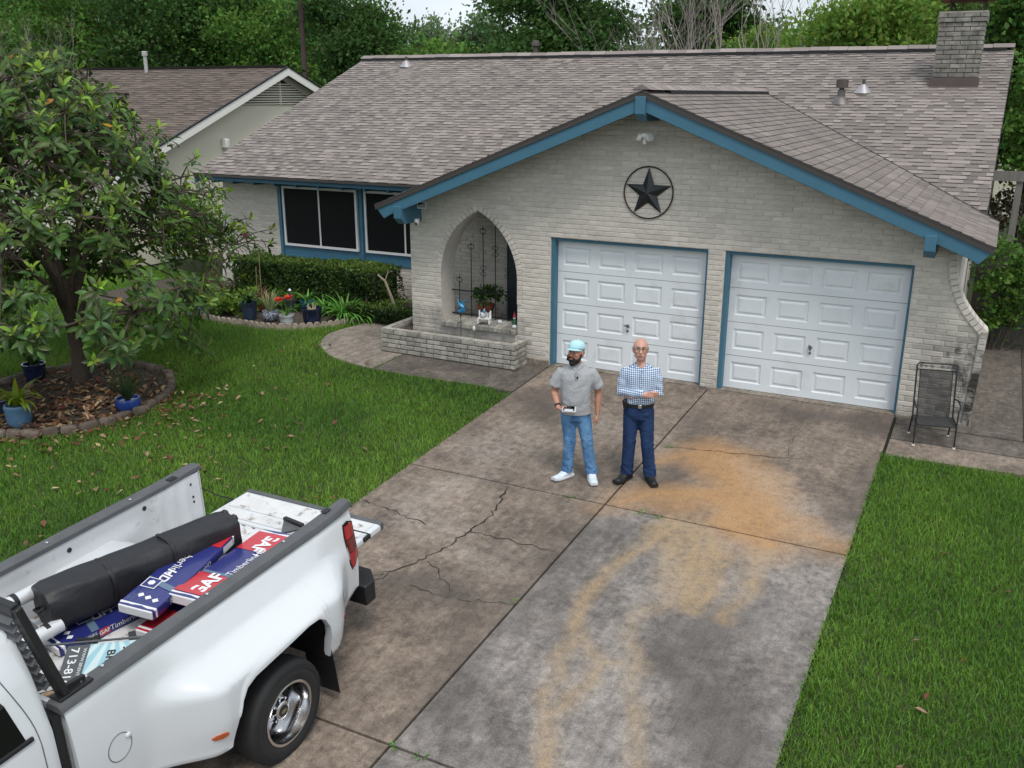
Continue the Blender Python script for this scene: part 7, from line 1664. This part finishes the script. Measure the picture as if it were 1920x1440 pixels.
gn = thing('garden_gnome', 'small gnome with red hat and green coat at the right end of the sill', 'ornament', atY(967, 590, .0) * Vector((1, 1, 0)) + Vector((-.05, .05, sz + .02))); MB().lathe([(.035, 0), (.04, .05), (.03, .1), (.02, .12)], seg=12).build('coat', mat('gnome_green', (.01, .07, .035), .6), gn, smooth=True); MB().ball((0, 0, .14), .026).build('head', m_wpot, gn, smooth=True); MB().lathe([(.03, .15), (.02, .19), (.002, .25)], seg=10).build('hat', mat('gnome_red', (.22, .01, .03), .6), gn, smooth=True)
for k, (px_, py_, s_) in enumerate(((966, 601, .045), (937, 582, .05))):
    o = tag(MB().ball((0, 0, 0), (s_, s_ * .7, s_ * .8), 10, 8).build('white_stone', m_wpot, smooth=True), ('white stone at the right end of the sill edge', 'white stone behind the bars on the sill')[k], 'stone'); q = atY(px_, py_, .0 if k == 0 else .16); o.location = (q.x if k else AX1 - .05, -.02 if k == 0 else .16, sz + s_ * .55)
tp_ = thing('terracotta_pot', 'terracotta pot with leafy plant on the porch behind the grille', 'pot', (-1.62, .75, .06)); MB().lathe([(.1, 0), (.15, .24), (.165, .24), (.165, .30), (.14, .30)], seg=20).xf(Matrix.Translation((0, 0, .38))).build('vessel', m_terra, tp_, smooth=True); MB().lathe([(.11, 0), (.11, .379)], seg=14).build('stand', m_blk, tp_)
Pp, out, tin = clump_cloud([((.05, 0, .82), (.26, .24, .16))], 500, 12, .05); m = len(Pp); tag(link('foliage', leaves_mesh('foliage', CARD, Pp, out, rdir(m), np.full(m, .07), np.full(m, .022), tin, m_gB), tp_), kind='stuff')
sl_ = thing('solar_stake', 'small white solar light on a stake in the brick planter', 'light', atY(889, 630, -.2) * Vector((1, 1, 0)) + Vector((0, 0, .28))); hz_ = atY(888, 616, -.2).z - .28; MB().tube([(0, 0, 0), (0, 0, hz_)], .005, 6).build('rod', m_galv, sl_); MB().lathe([(.012, hz_ - .04), (.026, hz_ - .01), (.026, hz_ + .02), (.01, hz_ + .05)], seg=12).build('lamp', m_pw, sl_, smooth=True)
# ================================================================== patio chair by the wing wall
c1, c2 = atG(1703, 825), atG(1788, 832); chm = (c1 + c2) / 2; cw = (c2 - c1).length
chair = thing('patio_chair', 'black wrought iron patio chair with mesh back against the brick wing', 'chair', (chm.x, chm.y, gz(chm.y)), (0, 0, math.atan2(c2.y - c1.y, c2.x - c1.x))); hw = cw / 2 * .93
m_ir2 = mat('chair_iron', (.014, .015, .017), .5, spec=.4)
chair.scale = (.95, .9, .9); bk0, bk1 = Vector((0, .16, .36)), Vector((0, .36, 1.10))
def bp(x, t): return Vector((x, bk0.y + (bk1.y - bk0.y) * t, bk0.z + (bk1.z - bk0.z) * t))
MB().tube([bp(-hw, -.15), bp(-hw, .5), bp(-hw, .95), bp(-hw + .03, 1.0), bp(hw - .03, 1.0), bp(hw, .95), bp(hw, .5), bp(hw, -.15)], .012, 8).build('back_frame', m_ir2, chair, smooth=True)
MB().tube([bp(-hw, .87), bp(hw, .87)], .009, 6).build('back_rail', m_ir2, chair); MB().tube([bp(-hw + .05, .87), bp(-hw + .05, 0), bp(hw - .05, 0), bp(hw - .05, .87)], .007, 6).build('inner_frame', m_ir2, chair)
sb = MB()
for sg in (-1, 1):
    for c0, rr_ in ((.25, .055), (.55, .04), (.8, .05)): sb.tube([bp(sg * (hw * c0 + rr_ * .5 * math.cos(t) * (1 - t / 9)), .935 + rr_ * .55 * math.sin(t) * (1 - t / 9)) for t in np.linspace(0, 6.5, 16)], .005, 5)
tag(sb.build('scrollwork', m_ir2, chair), kind='stuff')
ms = MB(); 
for k in range(40): x = -hw + .05 + (2 * hw - .1) * (k + .5) / 40; ms.tube([bp(x, .0), bp(x, .87)], .0028, 4, False)
for k in range(52): t = .87 * (k + .5) / 52; ms.tube([bp(-hw + .05, t), bp(hw - .05, t)], .0028, 4, False)
tag(ms.build('mesh_back', m_ir2, chair), kind='stuff')
MB().tube([(-hw, .16, .36), (-hw, -.2, .34), (-hw + .03, -.24, .33), (hw - .03, -.24, .33), (hw, -.2, .34), (hw, .16, .36)], .012, 8).build('seat_frame', m_ir2, chair, smooth=True)
ms = MB()
for k in range(36): x = -hw + .02 + (2 * hw - .04) * (k + .5) / 36; ms.tube([(x, -.23, .335), (x, .15, .355)], .0028, 4, False)
for k in range(26): y = -.22 + .37 * k / 25; ms.tube([(-hw, y, .335 + .05 * (y + .22)), (hw, y, .335 + .05 * (y + .22))], .0028, 4, False)
tag(ms.build('mesh_seat', m_ir2, chair), kind='stuff')
for sg in (-1, 1):
    MB().tube([(sg * hw, .22, .62), (sg * (hw + .03), .05, .64), (sg * (hw + .03), -.15, .61), (sg * hw, -.2, .55), (sg * hw, -.2, .34)], .011, 7).build('arm', m_ir2, chair, smooth=True)
    MB().tube([(sg * hw, -.2, .34), (sg * hw, -.23, .02)], .011, 7).build('leg', m_ir2, chair); MB().tube([(sg * hw, .16, .36), (sg * hw, .30, .02)], .011, 7).build('leg', m_ir2, chair)
    for y in (-.23, .30): MB().lathe([(.02, 0), (.018, .025)], (sg * hw, y, 0), 10).build('foot_glide', m_pw, chair)
# ================================================================== fence, pergola and shrubs on the right
m_fen = mat('weathered_board', (.085, .078, .07), .95, nscale=5, namt=.4, var=.25, stretch=(3, 3, .4)); YF = 5.25
fz = atY(1885, 458, YF).z; fe = thing('board_fence', 'weathered grey board fence closing the side yard', 'fence', (6.2, YF, 0))
bdm = [MB().prism([(-.066, 0), (.066, 0), (.066, fz - .04 + d_), (.03, fz + d_), (-.03, fz + d_), (-.066, fz - .04 + d_)], -.009, .009, lambda u_, v_, a: (u_, a, v_)).mesh('board', m_fen) for d_ in (0, .012, -.015)]
for k in range(34): link('board', bdm[k % 3], fe, loc=(k * .14, rj.uniform(-.006, .006), 0), rot=(0, rj.uniform(-.01, .01), 0))
for z in (.35, fz - .3): MB().box(-.1, 4.8, .012, .05, z, z + .09).build('rail', m_fen, fe)
f2 = thing('back_fence', 'dark grey board fence far behind the side yard', 'fence', (atY(1840, 240, 42).x, 42, 0)); z2 = atY(1900, 222, 42).z
bdm2 = MB().box(-.066, .066, -.009, .009, 0, z2).mesh('board', m_fen)
for k in range(40): link('board', bdm2, f2, loc=(k * .14, 0, 0))
MB().box(-.1, 4.2, .012, .05, z2 - .4, z2 - .3).build('rail', m_fen, f2)
YP = 7.0; pa_, pb_ = atY(1872, 312, YP), atY(1915, 324, YP); pg_ = thing('timber_pergola', 'grey timber post and beam standing beyond the garage eave', 'pergola', (pb_.x, YP, 0)); m_post = mat('grey_timber', (.17, .16, .145), .9, nscale=6, namt=.3, stretch=(3, 3, .5))
MB().box(-.06, .06, -.06, .06, -.02, pb_.z - .05).build('post', m_post, pg_); MB().box(-1.6, .12, -.09, -.061, pb_.z - .16, pb_.z + .02).build('beam', m_post, pg_); MB().box(-1.6, .12, .061, .09, pb_.z - .16, pb_.z + .02).build('beam', m_post, pg_); MB().box(-.55, -.47, -.05, .05, pb_.z + .021, pb_.z + .13).build('post_lamp', m_pw, pg_)
def shrub(name, label, blobs, n, leaf, mt, cat='shrub', spread=.12, loc=(0, 0, 0)):
    t_ = thing(name, label, cat, loc); Pp, out, tin = clump_cloud(blobs, n, 30, spread); m = len(Pp); L_ = leaf * (.6 + .8 * RNG.random(m)); Pp[:, 2] = np.maximum(Pp[:, 2], .03)
    tag(link('foliage', leaves_mesh('foliage', CARD, Pp, out, rdir(m), L_, L_ * .36, tin, mt), t_), kind='stuff')
    for k, b_ in enumerate(blobs): MB().tube([(b_[0][0] * .4, b_[0][1] * .4, -.02), (b_[0][0] * .8, b_[0][1], b_[0][2] * .5), b_[0]], [.02, .014, .006], 6).build('stem', m_bark, t_)
    return t_
q = atZ(1835, 628, 0); shrub('vine_shrub', 'loose leafy shrub growing between the brick wing and the board fence', [((.2, 0, .5), (.35, .3, .4)), ((.1, .1, 1.1), (.35, .3, .4)), ((.5, .1, 1.45), (.35, .3, .3)), ((-.1, .1, 1.7), (.3, .3, .3)), ((.75, .2, .8), (.3, .25, .35))], 2600, .09, m_gA, loc=(6.5, 4.6, 0))
shrub('yard_shrub', 'dark green shrub behind the fence under the pergola', [((0, 0, .8), (.9, .7, .8)), ((1.1, .3, 1.0), (.9, .7, .8)), ((.3, .3, 1.7), (.7, .6, .5))], 4500, .11, m_gB, loc=(7.2, 7.6, 0), spread=.2)
shrub('dry_vine', 'brown tangled dry vine mound beyond the side yard', [((0, 0, .9), (1.6, 1, .9)), ((1.8, .2, 1.1), (1.5, 1, 1.0)), ((3.2, .2, 1.0), (1.4, 1, 1.0))], 5000, .14, leaf_mat('dry_vine_leaf', (.16, .13, .085), (.3, .25, .18), .15, .3, .8), loc=(7.0, 16.5, 0), spread=.25)
shrub('yard_shrub', 'yellow green bush by the pergola post', [((0, 0, 1.7), (.6, .5, .45)), ((.6, .2, 2.0), (.6, .5, .45))], 2200, .10, m_gC, loc=(7.9, 9.0, 0), spread=.2)
shrub('climbing_vine', 'leafy vine hanging beside the right roof edge', [((0, 0, 3.4), (.6, .6, .5)), ((.1, 0, 2.7), (.45, .5, .5)), ((.35, .2, 4.2), (.8, .6, .6)), ((.2, 0, 4.9), (.7, .6, .5))], 4500, .11, m_gA, loc=(6.85, 11.5, 0), spread=.2)
# shrubs between the brick house and the neighbour
q = atZ(360, 470, 0); shrub('rose_bush', 'loose green bush with red blooms between the house corner and the neighbour', [((0, 0, .9), (.8, .7, .7)), ((-.9, .3, 1.1), (.8, .7, .8)), ((.3, .2, 1.6), (.5, .5, .5))], 4200, .09, m_gA, loc=(-11.2, 3.4, 0), spread=.18)
# ================================================================== lawn and litter
m_grass = leaf_mat('grass_blade', (.055, .15, .016), (.20, .34, .045), .3, .3, .6, .02, .25)
wkP = [(p.x, p.y) for p in pa] + []; wkQ = [(p.x, p.y) for p in pb]; fbP = [(v_[0], v_[1]) for v_ in [(p.x, p.y) for p in EDGE] + [(-3.3, 2.85), (-11.5, 2.85), (-11.5, EDGE[0].y)]]
def inpoly(X, Y, poly):
    r = np.zeros(X.shape, bool); j = len(poly) - 1
    for i in range(len(poly)):
        xi, yi = poly[i]; xj, yj = poly[j]
        r ^= ((yi > Y) != (yj > Y)) & (X < (xj - xi) * (Y - yi) / (yj - yi + 1e-12) + xi); j = i
    return r
def lawn_pts(x0, x1, y0, y1, dens, rng):
    n = int((x1 - x0) * (y1 - y0) * dens); X, Y = rng.uniform(x0, x1, n), rng.uniform(y0, y1, n); Z = np.where(Y < 0, SLOPE * Y, 0) - .03
    dx, dy, dz = X - CAM.x, Y - CAM.y, Z - CAM.z; zc = dx * FW.x + dy * FW.y + dz * FW.z; u_ = 960 + FPX * (dx * RT.x + dy * RT.y) / np.maximum(zc, .1); w_ = 720 - FPX * (dx * UP.x + dy * UP.y + dz * UP.z) / np.maximum(zc, .1)
    ok = (zc > 1) & (u_ > -850) & (u_ < 2300) & (w_ < 1640); ok &= ~inpoly(X, Y, wkP) & ~inpoly(X, Y, wkQ) & ~inpoly(X, Y, fbP) & (np.hypot(X - TBC.x, Y - TBC.y) > TBR + .04) & ~((np.abs(X) < .3) & (Y > -1.46))
    return X[ok], Y[ok], Z[ok]
def grass(name, x0, x1, y0, y1, dens, hgt, wid, seed):
    rng = np.random.default_rng(seed); X, Y, Z = lawn_pts(x0, x1, y0, y1, dens, rng); n = len(X); a = rng.uniform(0, 6.28, n); h = hgt * (.55 + .75 * rng.random(n)) * (.75 + .5 * vnoise(X * 1.3, Y * 1.3, 2, 3)); ln = h * rng.uniform(.2, 1.0, n); b_ = a + rng.normal(0, .5, n)
    w = wid * rng.uniform(.7, 1.3, n); cx, sy = np.cos(a) * w / 2, np.sin(a) * w / 2; dx, dy = -np.sin(b_) * ln, np.cos(b_) * ln
    P0 = np.stack([X - cx, Y - sy, Z], 1); P1 = np.stack([X + cx, Y + sy, Z], 1); P2 = np.stack([X + dx * .35 + cx * .8, Y + dy * .35 + sy * .8, Z + h * .65], 1); P3 = np.stack([X + dx * .35 - cx * .8, Y + dy * .35 - sy * .8, Z + h * .65], 1); P4 = np.stack([X + dx, Y + dy, Z + h], 1)
    V = np.stack([P0, P1, P2, P3, P4, P4 + np.array([.0006, 0, 0])], 1).reshape(-1, 3); o_ = (np.arange(n) * 6)[:, None]; F = np.concatenate([o_ + np.array([[0, 1, 2, 3]]), o_ + np.array([[3, 2, 5, 4]])])
    big = vnoise(X * .55, Y * .55, 8, 4); t_ = np.clip(.55 * rng.random(n) + 1.3 * (big - .35), 0, 1)
    return tag(link(name, np_mesh(name, V, F, m_grass, False, {'tint': np.repeat(t_, 6)})), 'short bright green turf of the front lawn ' + ('left of the driveway' if x0 < 0 else 'right of the driveway'), 'grass', kind='stuff')
grass('grass', -16, XL + .03, -11.5, 3.5, 2500, .062, .0080, 1)
grass('grass', XR - .03, 10.5, -12.0, YRW + .03, 3800, .062, .0072, 2)
# fallen leaves and mulch litter
m_dead = leaf_mat('dead_leaf', (.15, .062, .03), (.42, .30, .19), .1, .35, .8, .03, .2)
rng = np.random.default_rng(77); Xs, Ys = [], []
for k, (cx, cy, s_, n) in enumerate(((TBC.x + .9, TBC.y - .6, .55, 300), (TBC.x, TBC.y, .75, 420), (TBC.x + 1.7, TBC.y + .2, .45, 170), (-4.6, -4.4, 1.6, 130), (-3.0, -5.2, 1.6, 60), (-2.6, -6.6, 1.6, 50), (7.3, -5.5, 1.6, 26), (7.0, -9, 1.2, 16), (-6.0, -6.0, .7, 120), (-.4, -5.6, .35, 14))):
    Xs.append(rng.normal(cx, s_, n)); Ys.append(rng.normal(cy, s_, n))
X, Y = np.concatenate(Xs), np.concatenate(Ys); ok = ~((X > XL - .15) & (X < XR + .08)); X, Y = X[ok], Y[ok]; n = len(X); inb = np.hypot(X - TBC.x, Y - TBC.y) < TBR; Z = np.where(Y < 0, SLOPE * Y, 0) + np.where(inb, .022, .02) + .012 * rng.random(n); D_ = rdir(n, rng); D_[:, 2] *= .22; U_ = rdir(n, rng) * .35 + np.array([0, 0, 1.]); L_ = np.where(inb, rng.uniform(.06, .15, n), rng.uniform(.04, .12, n))
tag(link('fallen_leaves', leaves_mesh('fallen_leaves', leaf_tmpl(3, .6, -.25), np.stack([X, Y, Z], 1), D_, U_, L_, L_ * rng.uniform(.2, .34, n), rng.random(n) ** 1.5, m_dead)), 'brown fallen leaves scattered over lawn and tree bed', 'leaves', kind='stuff')
rng = np.random.default_rng(78); n = 5200; rr_ = TBR * np.sqrt(rng.random(n)) * .97; a = rng.uniform(0, 6.28, n); X, Y = TBC.x + rr_ * np.cos(a), TBC.y + rr_ * np.sin(a); D_ = rdir(n, rng); D_[:, 2] *= .3; L_ = rng.uniform(.02, .07, n)
tag(link('mulch', leaves_mesh('mulch', CARD, np.stack([X, Y, SLOPE * Y + .018 + .012 * rng.random(n)], 1), D_, rdir(n, rng) * .5 + np.array([0, 0, 1.]), L_, L_ * .16, rng.random(n) ** 2, leaf_mat('mulch_chip', (.055, .04, .03), (.22, .17, .13), 0, .4, .9))), 'brown bark mulch covering the tree bed', 'mulch', kind='stuff')
# weeds in the joints
for k, (px_, py_) in enumerate(((1070, 932), (1205, 962), (1235, 968), (965, 1128), (1255, 838), (745, 1398), (790, 1418))):
    strappy('joint_weed', 'tiny grass tuft growing in a driveway joint', bedp(px_, py_, 0), 14, (.02, .055), .004, m_strap, .7, .6, 'weed', 'weeds in the driveway joints', seed=40 + k)
